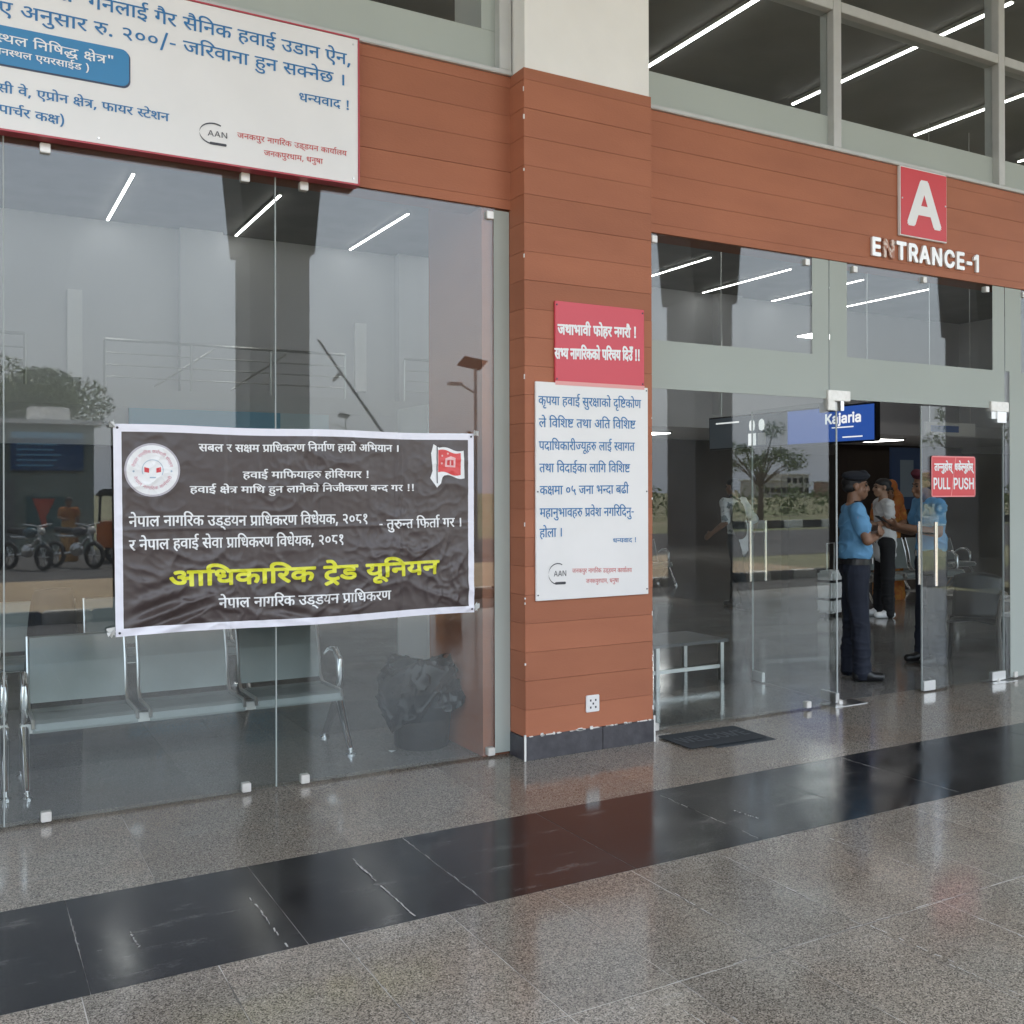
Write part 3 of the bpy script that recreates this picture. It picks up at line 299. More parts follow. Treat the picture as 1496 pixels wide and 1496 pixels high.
1181: [0,[-190,615,1,-211,650,0,-240,726,0,-240,762,1,-240,829,0,-151,896,0,-85,896,1,-53,896,0,1,883,0,21,872,1,-1,806,1,-18,815,0,-56,827,0,-78,827,1,-118,827,0,-160,782,0,-160,747,1,-160,714,0,-133,651,0,-108,615,1]],
1071: [0,[27,-233,1,2,-246,0,-65,-268,0,-106,-268,1,-181,-268,0,-266,-189,0,-266,-126,1,-266,-70,0,-177,13,0,-89,18,1,-82,-48,1,-140,-55,0,-192,-99,0,-192,-132,1,-192,-166,0,-142,-197,0,-111,-197,1,-79,-197,0,-32,-182,0,2,-164,1]],
1060: [676,[587,551,1,587,0,1,506,0,1,506,266,1,477,257,0,419,251,0,380,251,1,338,251,0,245,266,0,212,277,1,192,264,0,167,253,1,208,201,0,319,91,0,380,42,1,326,-12,1,270,37,0,171,137,0,95,225,0,73,256,1,51,287,0,40,323,0,40,340,1,40,359,0,70,393,0,104,393,1,129,393,0,166,370,0,181,350,1,202,369,0,217,428,0,217,458,1,217,488,0,208,536,0,201,551,1,0,551,1,0,622,1,691,622,1,691,551,1],[369,322,1,408,322,0,472,330,0,506,339,1,506,551,1,281,551,1,288,534,0,298,488,0,298,458,1,298,416,0,279,354,0,262,333,1,314,322,0]],
1215: [389,[369,322,1,400,322,0,450,327,0,478,332,1,486,260,1,461,255,0,409,251,0,380,251,1,338,251,0,245,266,0,212,277,1,192,264,0,167,253,1,208,201,0,319,91,0,380,42,1,326,-12,1,270,37,0,171,137,0,95,225,0,73,256,1,51,287,0,40,323,0,40,340,1,40,359,0,70,393,0,104,393,1,129,393,0,166,370,0,181,350,1,202,369,0,217,428,0,217,458,1,217,488,0,208,536,0,201,551,1,0,551,1,0,622,1,403,622,1,403,551,1,281,551,1,288,534,0,298,488,0,298,458,1,298,416,0,279,354,0,262,333,1,314,322,0]],
1058: [680,[122,189,1,87,189,0,40,224,0,40,255,1,40,284,0,76,314,0,104,314,1,122,314,0,161,299,0,191,276,1,241,292,0,305,378,0,305,443,1,305,499,0,246,566,0,199,566,1,168,566,0,138,539,0,138,516,1,138,501,0,157,466,0,214,442,0,270,440,1,253,370,1,159,376,0,66,459,0,66,517,1,66,568,0,137,632,0,204,632,1,251,632,0,333,589,0,384,504,0,384,440,1,384,371,0,315,254,0,254,221,1,299,182,0,383,87,0,414,43,1,350,-1,1,299,71,0,216,164,0,179,194,1,152,189,0],[591,551,1,591,0,1,510,0,1,510,551,1,421,551,1,421,622,1,695,622,1,695,551,1]],
1802: [429,[305,833,1,387,833,1,125,-166,1,42,-166,1]],
1059: [578,[593,622,1,593,551,1,489,551,1,489,0,1,408,0,1,408,191,1,378,174,0,304,146,0,254,146,1,214,146,0,149,173,0,128,194,1,103,221,0,79,294,0,79,358,1,79,551,1,0,551,1,0,622,1],[408,551,1,205,551,1,408,287,1],[189,240,1,212,217,0,262,217,1,288,217,0,338,233,0,360,245,1,159,507,1,159,369,1,159,328,0,165,280,0,178,251,0]],
1562: [584,[316,0,1,250,0,0,144,35,0,82,112,0,82,175,1,82,244,0,143,286,1,117,309,0,84,373,0,84,420,1,84,551,1,0,551,1,0,622,1,599,622,1,599,551,1,495,551,1,495,334,1,430,272,1,376,272,1,316,272,0,240,262,0,212,248,1,162,225,0,162,171,1,162,133,0,204,91,0,273,75,0,313,75,1,365,75,0,452,102,0,491,123,1,518,47,1,477,28,0,369,0,0],[414,356,1,414,551,1,219,551,1],[164,438,1,164,391,0,187,336,0,214,319,1,270,336,0,346,337,1,164,521,1]],
1040: [570,[481,551,1,481,0,1,400,0,1,400,328,1,291,328,1,230,328,0,169,316,0,150,299,1,126,280,0,126,237,1,126,188,0,200,97,0,271,40,1,217,-12,1,171,28,0,92,108,0,45,194,0,45,242,1,45,277,0,72,333,0,93,351,1,122,376,0,204,399,0,272,399,1,400,399,1,400,551,1,0,551,1,0,622,1,584,622,1,584,551,1]],
1269: [552,[127,65,1,80,132,1,326,281,1,284,335,0,223,380,0,181,380,1,153,380,0,96,364,0,55,343,1,27,417,1,61,433,0,135,456,0,179,456,1,219,456,0,283,431,0,345,374,0,382,326,1,382,551,1,0,551,1,0,622,1,566,622,1,566,551,1,463,551,1,463,0,1,382,0,1,382,234,1]],
1041: [642,[553,551,1,553,0,1,472,0,1,472,180,1,443,161,0,363,132,0,308,132,1,223,132,0,104,229,0,83,322,1,178,342,0,255,413,0,255,467,1,255,517,0,208,568,0,171,568,1,146,568,0,114,544,0,114,521,1,114,470,0,195,461,1,187,391,1,122,400,0,46,461,0,46,519,1,46,575,0,119,632,0,172,632,1,213,632,0,288,597,0,336,525,0,336,469,1,336,395,0,256,303,0,182,274,1,205,238,0,263,203,0,314,203,1,366,203,0,440,243,0,472,275,1,472,551,1,390,551,1,390,622,1,656,622,1,656,551,1]],
1035: [504,[519,551,1,371,551,1,371,349,1,316,349,1,268,349,0,204,333,0,181,318,1,126,280,0,126,215,1,126,167,0,170,104,0,241,74,0,283,74,1,337,74,0,413,99,0,455,121,1,482,47,1,438,27,0,339,0,0,286,0,1,217,0,0,108,52,0,46,150,0,46,220,1,46,285,0,114,374,0,225,420,0,288,420,1,290,420,1,290,551,1,0,551,1,0,622,1,519,622,1]],
1264: [504,[519,551,1,371,551,1,371,349,1,316,349,1,268,349,0,204,333,0,181,318,1,126,280,0,126,215,1,126,167,0,170,104,0,241,74,0,283,74,1,337,74,0,413,99,0,455,121,1,482,47,1,438,27,0,339,0,0,286,0,1,217,0,0,108,52,0,46,150,0,46,220,1,46,285,0,114,374,0,225,420,0,288,420,1,290,420,1,290,551,1,0,551,1,0,622,1,519,622,1],[31,-165,1,279,-12,1,319,-12,1,465,-192,1,406,-230,1,289,-85,1,78,-230,1]],
1036: [585,[600,551,1,371,551,1,371,414,1,451,384,0,539,271,0,539,198,1,539,128,0,473,41,0,363,0,0,297,0,1,184,0,0,46,113,0,46,216,1,46,283,0,114,374,0,225,420,0,287,420,1,290,420,1,290,551,1,0,551,1,0,622,1,600,622,1],[293,72,1,364,72,0,458,133,0,458,200,1,458,248,0,400,325,0,343,349,1,308,349,1,234,349,0,187,321,1,159,304,0,126,249,0,126,210,1,126,140,0,221,72,0]],
1108: [551,[477,33,1,413,-12,1,318,132,0,239,208,1,213,204,0,187,204,1,152,204,0,104,239,0,104,270,1,104,299,0,140,329,0,168,329,1,187,329,0,225,313,0,255,291,1,298,306,0,360,385,0,360,442,1,360,501,0,295,561,0,243,561,1,208,561,0,148,545,0,110,526,1,84,595,1,121,614,0,204,632,0,247,632,1,302,632,0,391,590,0,443,505,0,443,440,1,443,370,0,373,262,0,316,233,1,361,189,0,448,77,0]],
1013: [548,[0,622,1,563,622,1,563,551,1,453,551,1,485,512,0,485,464,1,485,374,0,406,328,1,442,296,0,499,211,0,499,152,1,499,102,0,454,34,0,376,0,0,328,0,1,271,0,0,168,61,0,73,199,0,29,313,1,100,338,1,128,260,0,195,141,0,274,74,0,320,74,1,361,74,0,414,111,0,414,160,1,414,201,0,369,270,0,329,301,1,299,295,0,264,294,1,259,364,1,333,366,0,404,414,0,404,463,1,404,493,0,374,538,0,351,551,1,0,551,1]],
1070: [0,[-63,-245,1,-88,-255,0,-145,-268,0,-173,-268,1,-248,-268,0,-333,-189,0,-333,-126,1,-333,-69,0,-241,11,0,-162,11,1,-87,11,0,25,-45,0,111,-136,0,145,-189,1,83,-228,1,29,-145,0,-83,-57,0,-156,-57,1,-207,-57,0,-259,-96,0,-259,-128,1,-259,-166,0,-209,-196,0,-178,-196,1,-151,-196,0,-109,-185,0,-88,-175,1]],
1069: [0,[-248,-12,1,-194,11,0,-136,11,1,-61,11,0,22,-66,0,22,-129,1,22,-190,0,-71,-268,0,-157,-268,1,-254,-268,0,-395,-176,0,-455,-100,1,-394,-57,1,-355,-105,0,-285,-167,0,-206,-196,0,-157,-196,1,-51,-196,0,-51,-122,1,-51,-89,0,-100,-57,0,-131,-57,1,-158,-57,0,-201,-68,0,-222,-79,1]],
1057: [556,[571,551,1,467,551,1,467,0,1,387,0,1,387,165,1,361,147,0,286,118,0,233,118,1,179,118,0,95,160,0,46,235,0,46,286,1,46,372,0,161,464,0,255,464,1,268,464,0,307,461,0,344,457,0,354,454,1,349,381,1,330,385,0,282,391,0,259,391,1,197,391,0,127,337,0,127,287,1,127,236,0,190,188,0,235,188,1,287,188,0,362,233,0,387,260,1,387,551,1,0,551,1,0,622,1,571,622,1]],
1081: [0,[-179,-44,1,-156,-39,0,-131,-39,1,-63,-39,0,38,-90,0,117,-176,0,151,-227,1,94,-268,1,44,-188,0,-57,-113,0,-125,-113,1,-137,-113,0,-158,-116,0,-167,-118,1]],
1051: [580,[595,622,1,595,551,1,491,551,1,491,0,1,410,0,1,410,179,1,382,161,0,304,132,0,253,132,1,163,132,0,52,253,0,38,353,1,100,366,0,160,413,0,160,457,1,160,485,0,137,533,0,123,551,1,0,551,1,0,622,1],[129,301,1,149,252,0,210,203,0,259,203,1,309,203,0,383,245,0,410,274,1,410,551,1,211,551,1,240,499,0,240,445,1,240,337,0]],
1106: [551,[275,121,1,217,121,0,126,172,0,75,263,0,75,321,1,75,380,0,126,469,0,216,520,0,274,520,1,333,520,0,424,469,0,476,378,0,476,319,1,476,261,0,425,171,0,334,121,0],[273,192,1,326,192,0,394,266,0,394,322,1,394,379,0,330,449,0,277,449,1,225,449,0,157,375,0,157,318,1,157,262,0,221,192,0]],
69: [601,[88,0,1,88,728,1,531,728,1,531,646,1,181,646,1,181,408,1,507,408,1,507,326,1,181,326,1,181,82,1,536,82,1,536,0,1]],
78: [753,[88,0,1,88,728,1,197,728,1,493,262,1,505,244,0,538,188,0,577,116,0,595,76,1,582,76,1,578,118,0,574,194,0,573,259,0,573,281,1,573,728,1,666,728,1,666,0,1,555,0,1,292,414,1,273,443,0,237,504,0,190,587,0,155,649,1,172,649,1,175,595,0,179,503,0,181,435,0,181,415,1,181,0,1]],
84: [646,[48,646,1,48,728,1,598,728,1,598,646,1,370,646,1,370,0,1,277,0,1,277,646,1]],
82: [644,[88,0,1,88,728,1,337,728,1,422,728,0,532,669,0,585,568,0,585,503,1,585,438,0,532,338,0,422,282,0,337,282,1,140,282,1,140,365,1,333,365,1,391,365,0,460,398,0,493,460,0,493,503,1,493,546,0,460,610,0,390,646,0,332,646,1,181,646,1,181,0,1],[506,0,1,330,328,1,435,328,1,613,0,1]],
65: [690,[25,0,1,290,728,1,397,728,1,665,0,1,567,0,1,413,432,1,398,472,0,361,591,0,334,684,1,352,684,1,325,590,0,287,469,0,274,432,1,124,0,1],[158,203,1,158,284,1,532,284,1,532,203,1]],
67: [730,[382,-10,1,289,-10,0,143,81,0,60,248,0,60,363,1,60,479,0,143,646,0,289,737,0,382,737,1,438,737,0,536,705,0,614,643,0,666,555,0,676,499,1,583,499,1,575,536,0,538,593,0,483,632,0,418,651,0,382,651,1,317,651,0,211,585,0,150,457,0,150,363,1,150,271,0,212,142,0,317,76,0,382,76,1,418,76,0,483,96,0,538,135,0,575,192,0,583,229,1,676,229,1,667,173,0,614,85,0,536,23,0,438,-10,0]],
45: [460,[390,351,1,390,270,1,70,270,1,70,351,1]],
49: [407,[319,728,1,319,0,1,228,0,1,228,642,1,223,642,1,47,511,1,47,611,1,205,728,1]],
80: [639,[88,0,1,88,728,1,337,728,1,422,728,0,532,666,0,585,561,0,585,496,1,585,431,0,532,326,0,422,263,0,337,263,1,161,263,1,161,345,1,333,345,1,391,345,0,461,384,0,493,453,0,493,496,1,493,539,0,461,607,0,390,646,0,332,646,1,181,646,1,181,0,1]],
85: [744,[373,-12,1,287,-12,0,158,56,0,88,173,0,88,248,1,88,728,1,181,728,1,181,255,1,181,203,0,227,121,0,313,74,0,373,74,1,432,74,0,518,121,0,563,203,0,563,255,1,563,728,1,656,728,1,656,248,1,656,173,0,586,56,0,458,-12,0]],
76: [565,[88,0,1,88,728,1,181,728,1,181,82,1,518,82,1,518,0,1]],
83: [642,[321,-13,1,242,-13,0,126,38,0,61,129,0,57,190,1,152,190,1,156,149,0,204,96,0,278,70,0,321,70,1,370,70,0,449,103,0,495,161,0,495,200,1,495,235,0,455,279,0,390,307,0,351,318,1,263,343,1,175,368,0,77,460,0,77,533,1,77,594,0,144,687,0,257,737,0,327,737,1,399,737,0,509,687,0,573,599,0,575,544,1,484,544,1,478,597,0,389,655,0,324,655,1,277,655,0,207,625,0,167,571,0,167,537,1,167,499,0,215,453,0,280,427,0,306,419,1,379,399,1,408,392,0,479,364,0,543,319,0,585,249,0,585,198,1,585,139,0,523,43,0,405,-13,0]],
72: [743,[88,0,1,88,728,1,181,728,1,181,413,1,562,413,1,562,728,1,655,728,1,655,0,1,562,0,1,562,331,1,181,331,1,181,0,1]],
75: [672,[151,208,1,151,307,1,176,341,0,226,404,0,277,463,0,305,493,1,522,728,1,644,728,1,333,395,1,328,395,1],[88,0,1,88,728,1,181,728,1,181,479,1,179,322,1,181,276,1,181,0,1],[534,0,1,271,370,1,329,442,1,644,0,1]],
97: [562,[230,-13,1,178,-13,0,94,26,0,44,102,0,44,155,1,44,202,0,81,261,0,143,294,0,218,311,0,256,316,1,305,322,0,367,329,0,396,346,0,396,366,1,396,369,1,396,403,0,371,450,0,320,476,0,282,476,1,243,476,0,188,451,0,153,415,0,144,396,1,60,423,1,81,473,0,152,529,0,238,553,0,280,553,1,307,553,0,377,540,0,442,500,0,484,424,0,484,360,1,484,0,1,398,0,1,398,74,1,392,74,1,383,55,0,342,15,0,276,-13,0],[245,65,1,294,65,0,361,103,0,396,164,0,396,197,1,396,273,1,391,267,0,355,256,0,309,249,0,265,243,0,252,242,1,221,238,0,166,219,0,132,182,0,132,151,1,132,123,0,162,84,0,212,65,0]],
106: [242,[77,546,1,165,546,1,165,-39,1,166,-91,0,129,-165,0,58,-204,0,5,-204,1,-13,-204,1,-13,-123,1,3,-123,1,42,-123,0,77,-80,0,77,-39,1],[121,635,1,96,635,0,60,669,0,60,693,1,60,718,0,96,751,0,121,751,1,146,751,0,183,718,0,183,693,1,183,669,0,146,635,0]],
114: [376,[77,0,1,77,546,1,162,546,1,162,462,1,168,462,1,183,503,0,261,554,0,310,554,1,319,554,0,346,553,0,354,552,1,354,464,1,350,465,0,319,469,0,301,469,1,262,469,0,200,436,0,165,379,0,165,342,1,165,0,1]],
105: [242,[77,0,1,77,546,1,165,546,1,165,0,1],[122,635,1,97,635,0,61,669,0,61,693,1,61,718,0,97,751,0,122,751,1,147,751,0,183,718,0,183,693,1,183,669,0,147,635,0]],
87: [985,[224,0,1,25,728,1,120,728,1,235,281,1,245,246,0,261,172,0,277,96,0,284,56,1,272,56,1,280,96,0,295,172,0,313,246,0,322,281,1,440,728,1,545,728,1,662,281,1,672,246,0,689,172,0,706,96,0,713,56,1,700,56,1,708,96,0,723,172,0,741,246,0,750,281,1,864,728,1,960,728,1,761,0,1,653,0,1,528,461,1,516,506,0,493,612,0,482,681,1,502,681,1,491,616,0,471,513,0,457,461,1,332,0,1]],
79: [765,[383,-10,1,290,-10,0,144,81,0,60,248,0,60,363,1,60,479,0,144,646,0,290,737,0,383,737,1,476,737,0,622,646,0,705,479,0,705,363,1,705,248,0,622,81,0,476,-10,0],[383,76,1,448,76,0,553,142,0,615,271,0,615,363,1,615,457,0,553,585,0,448,651,0,383,651,1,317,651,0,212,585,0,150,457,0,150,363,1,150,271,0,212,143,0,317,76,0]],
77: [903,[88,0,1,88,728,1,220,728,1,399,269,1,405,252,0,421,204,0,439,147,0,456,91,0,462,67,1,442,67,1,449,90,0,465,145,0,483,202,0,500,252,0,506,269,1,683,728,1,815,728,1,815,0,1,724,0,1,724,416,1,724,438,0,725,496,0,726,559,0,728,625,0,728,655,1,736,655,1,726,622,0,703,552,0,681,487,0,661,433,0,654,416,1,492,0,1,411,0,1,246,416,1,239,433,0,221,485,0,199,549,0,175,620,0,163,655,1,172,655,1,173,628,0,174,564,0,175,500,0,176,439,0,176,416,1,176,0,1]],
101: [583,[307,-12,1,228,-12,0,113,59,0,51,185,0,51,269,1,51,353,0,111,480,0,222,553,0,296,553,1,340,553,0,424,524,0,493,460,0,534,355,0,534,280,1,534,243,1,110,243,1,110,317,1,487,317,1,446,290,1,446,344,0,412,427,0,346,475,0,296,475,1,247,475,0,177,426,0,140,349,0,140,304,1,140,255,1,140,194,0,182,110,0,257,66,0,307,66,1,339,66,0,392,85,0,430,123,0,440,150,1,525,127,1,513,86,0,452,23,0,363,-12,0]],
103: [613,[298,-216,1,238,-216,0,149,-185,0,91,-134,0,74,-104,1,145,-59,1,157,-74,0,191,-112,0,250,-139,0,298,-139,1,364,-139,0,448,-77,0,448,-9,1,448,100,1,440,100,1,431,84,0,397,42,0,334,9,0,281,9,1,216,9,0,111,71,0,51,190,0,51,275,1,51,360,0,110,484,0,215,553,0,283,553,1,336,553,0,399,518,0,433,473,0,442,458,1,451,458,1,451,546,1,536,546,1,536,-14,1,536,-84,0,473,-174,0,365,-216,0],[296,87,1,346,87,0,414,132,0,449,218,0,449,277,1,449,335,0,415,424,0,346,474,0,296,474,1,244,474,0,175,421,0,140,332,0,140,277,1,140,221,0,175,135,0,245,87,0]],
100: [612,[282,-12,1,214,-12,0,109,58,0,51,185,0,51,271,1,51,358,0,110,484,0,214,553,0,282,553,1,335,553,0,398,518,0,432,473,0,440,458,1,447,458,1,447,728,1,535,728,1,535,0,1,450,0,1,450,84,1,440,84,1,432,69,0,397,24,0,334,-12,0],[295,67,1,345,67,0,413,119,0,448,212,0,448,272,1,448,333,0,414,423,0,345,474,0,295,474,1,243,474,0,174,420,0,140,329,0,140,272,1,140,215,0,175,122,0,244,67,0]],
115: [528,[263,-12,1,207,-12,0,119,21,0,62,85,0,53,132,1,136,152,1,148,107,0,213,65,0,262,65,1,319,65,0,387,114,0,387,148,1,387,176,0,347,214,0,307,223,1,216,245,1,142,262,0,69,336,0,69,394,1,69,440,0,122,512,0,213,553,0,271,553,1,328,553,0,406,519,0,456,460,0,468,421,1,388,401,1,377,430,0,325,478,0,272,478,1,223,478,0,158,433,0,158,399,1,158,369,0,202,332,0,250,321,1,333,301,1,407,284,0,478,210,0,478,154,1,478,106,0,424,31,0,327,-12,0]],
116: [327,[292,546,1,292,471,1,10,471,1,10,546,1],[92,676,1,180,676,1,180,142,1,180,105,0,209,71,0,244,71,1,252,71,0,278,75,0,289,77,1,307,3,1,293,-2,0,259,-7,0,242,-7,1,171,-7,0,92,68,0,92,135,1]],
}
SEQUENCES = {
'प्रवेश': [1274,1057,1075,1058],
'गर्नलाई गैर सैनिक हवाई उडान ऐन,': [1027,1044,1181,1054,1066,1012,-1,1027,1076,1052,-1,1060,1076,1067,1044,1025,-1,1061,1057,1066,1012,-1,1013,1037,1066,1044,-1,1020,1044,1799],
'ए अनुसार रु. २००/- जरिवाना हुन सक्नेछ ।': [1019,-1,1009,1044,1069,1060,1066,1052,-1,1417,1801,-1,1108,1106,1106,1802,1800,-1,1032,1067,1052,1057,1066,1044,1066,-1,1403,1044,-1,1060,1183,1044,1075,1031,-1,1104],
'धन्यवाद !': [1043,1202,1051,1057,1066,1042,-1,1790],
'स्थल निषिद्ध क्षेत्र"': [1215,1041,1054,-1,1067,1044,1067,1059,1531,-1,1179,1075,1269,1791],
'मानस्थल एयरसाईड )': [1050,1066,1044,1215,1041,1054,-1,1019,1051,1052,1060,1066,1012,1037,-1,1796],
'सी वे, एप्रोन क्षेत्र, फायर स्टेशन': [1060,1068,-1,1057,1075,1799,-1,1019,1274,1079,1044,-1,1179,1075,1269,1799,-1,1047,1066,1051,1052,-1,1215,1035,1075,1058,1044],
'पार्चर कक्ष)': [1046,1066,1030,1181,1052,-1,1025,1179,1796],
'जनकपुर नागरिक उड्डयन कार्यालय': [1032,1044,1025,1046,1069,1052,-1,1044,1066,1027,1067,1052,1025,-1,1013,1037,1081,1037,1051,1044,-1,1025,1066,1051,1066,1181,1054,1051],
'जनकपुरधाम, धनुषा': [1032,1044,1025,1046,1069,1052,1043,1066,1050,1799,-1,1043,1044,1069,1059,1066],
'जथाभावी फोहर नगरौ !': [1032,1041,1066,1049,1066,1057,1068,-1,1047,1079,1061,1052,-1,1044,1027,1052,1080,-1,1790],
'सभ्य नागरिकको परिचय दिउँ !!': [1060,1206,1051,-1,1044,1066,1027,1067,1052,1025,1025,1079,-1,1046,1067,1052,1030,1051,-1,1067,1042,1013,1005,-1,1790,1790],
'कृपया हवाई सुरक्षाको दृष्टिकोण': [1025,1071,1046,1051,1066,-1,1061,1057,1066,1012,-1,1060,1069,1052,1179,1066,1025,1079,-1,1421,1067,1562,1025,1079,1039],
'ले विशिष्ट तथा अति विशिष्ट': [1054,1075,-1,1067,1057,1067,1058,1562,-1,1040,1041,1066,-1,1009,1067,1040,-1,1067,1057,1067,1058,1562],
'पदाधिकारीज्यूहरु लाई स्वागत': [1046,1042,1066,1067,1043,1025,1066,1052,1068,1190,1051,1070,1061,1417,-1,1054,1066,1012,-1,1215,1057,1066,1027,1040],
'तथा विदाईका लागि विशिष्ट': [1040,1041,1066,-1,1067,1057,1042,1066,1012,1025,1066,-1,1054,1066,1067,1027,-1,1067,1057,1067,1058,1562],
'कक्षमा ०५ जना भन्दा बढी': [1025,1179,1050,1066,-1,1106,1111,-1,1032,1044,1066,-1,1049,1202,1042,1066,-1,1048,1038,1068],
'महानुभावहरु प्रवेश नगरिदिनु-': [1050,1061,1066,1044,1069,1049,1066,1057,1061,1417,-1,1274,1057,1075,1058,-1,1044,1027,1067,1052,1067,1042,1044,1069,1800],
'होला ।': [1061,1079,1054,1066,-1,1104],
'सबल र सक्षम प्राधिकरण निर्माण हाम्रो अभियान ।': [1060,1048,1054,-1,1052,-1,1060,1179,1050,-1,1274,1066,1067,1043,1025,1052,1039,-1,1067,1044,1050,1066,1181,1039,-1,1061,1066,1278,1079,-1,1009,1067,1049,1051,1066,1044,-1,1104],
'हवाई माफियाहरु होसियार !': [1061,1057,1066,1012,-1,1050,1066,1067,1047,1051,1066,1061,1417,-1,1061,1079,1067,1060,1051,1066,1052,-1,1790],
'हवाई क्षेत्र माथि हुन लागेको निजीकरण बन्द गर !!': [1061,1057,1066,1012,-1,1179,1075,1269,-1,1050,1066,1067,1041,-1,1403,1044,-1,1054,1066,1027,1075,1025,1079,-1,1067,1044,1032,1068,1025,1052,1039,-1,1048,1202,1042,-1,1027,1052,-1,1790,1790],
'नेपाल नागरिक उड्डयन प्राधिकरण विधेयक, २०८१': [1044,1075,1046,1066,1054,-1,1044,1066,1027,1067,1052,1025,-1,1013,1037,1081,1037,1051,1044,-1,1274,1066,1067,1043,1025,1052,1039,-1,1067,1057,1043,1075,1051,1025,1799,-1,1108,1106,1602,1107],
'- तुरुन्त फिर्ता गर ।': [1800,-1,1040,1069,1417,1202,1040,-1,1067,1047,1040,1066,1181,-1,1027,1052,-1,1104],
'र नेपाल हवाई सेवा प्राधिकरण विधेयक, २०८१': [1052,-1,1044,1075,1046,1066,1054,-1,1061,1057,1066,1012,-1,1060,1075,1057,1066,-1,1274,1066,1067,1043,1025,1052,1039,-1,1067,1057,1043,1075,1051,1025,1799,-1,1108,1106,1602,1107],
'आधिकारिक ट्रेड यूनियन': [1010,1067,1043,1025,1066,1067,1052,1025,-1,1264,1075,1037,-1,1051,1070,1067,1044,1051,1044],
'नेपाल नागरिक उड्डयन प्राधिकरण': [1044,1075,1046,1066,1054,-1,1044,1066,1027,1067,1052,1025,-1,1013,1037,1081,1037,1051,1044,-1,1274,1066,1067,1043,1025,1052,1039],
'तान्नुहोस्': [1040,1066,1202,1044,1069,1061,1079,1060,1081],
'धकेल्नुहोस्': [1043,1025,1075,1210,1044,1069,1061,1079,1060,1081],
'नेपाल नागरिक कर्मचारी संगठन': [1044,1075,1046,1066,1054,-1,1044,1066,1027,1067,1052,1025,-1,1025,1050,1181,1030,1066,1052,1068,-1,1060,1006,1027,1036,1044],
'नेपाल नागरिक कर्मचारी': [1044,1075,1046,1066,1054,-1,1044,1066,1027,1067,1052,1025,-1,1025,1050,1181,1030,1066,1052,1068],
}
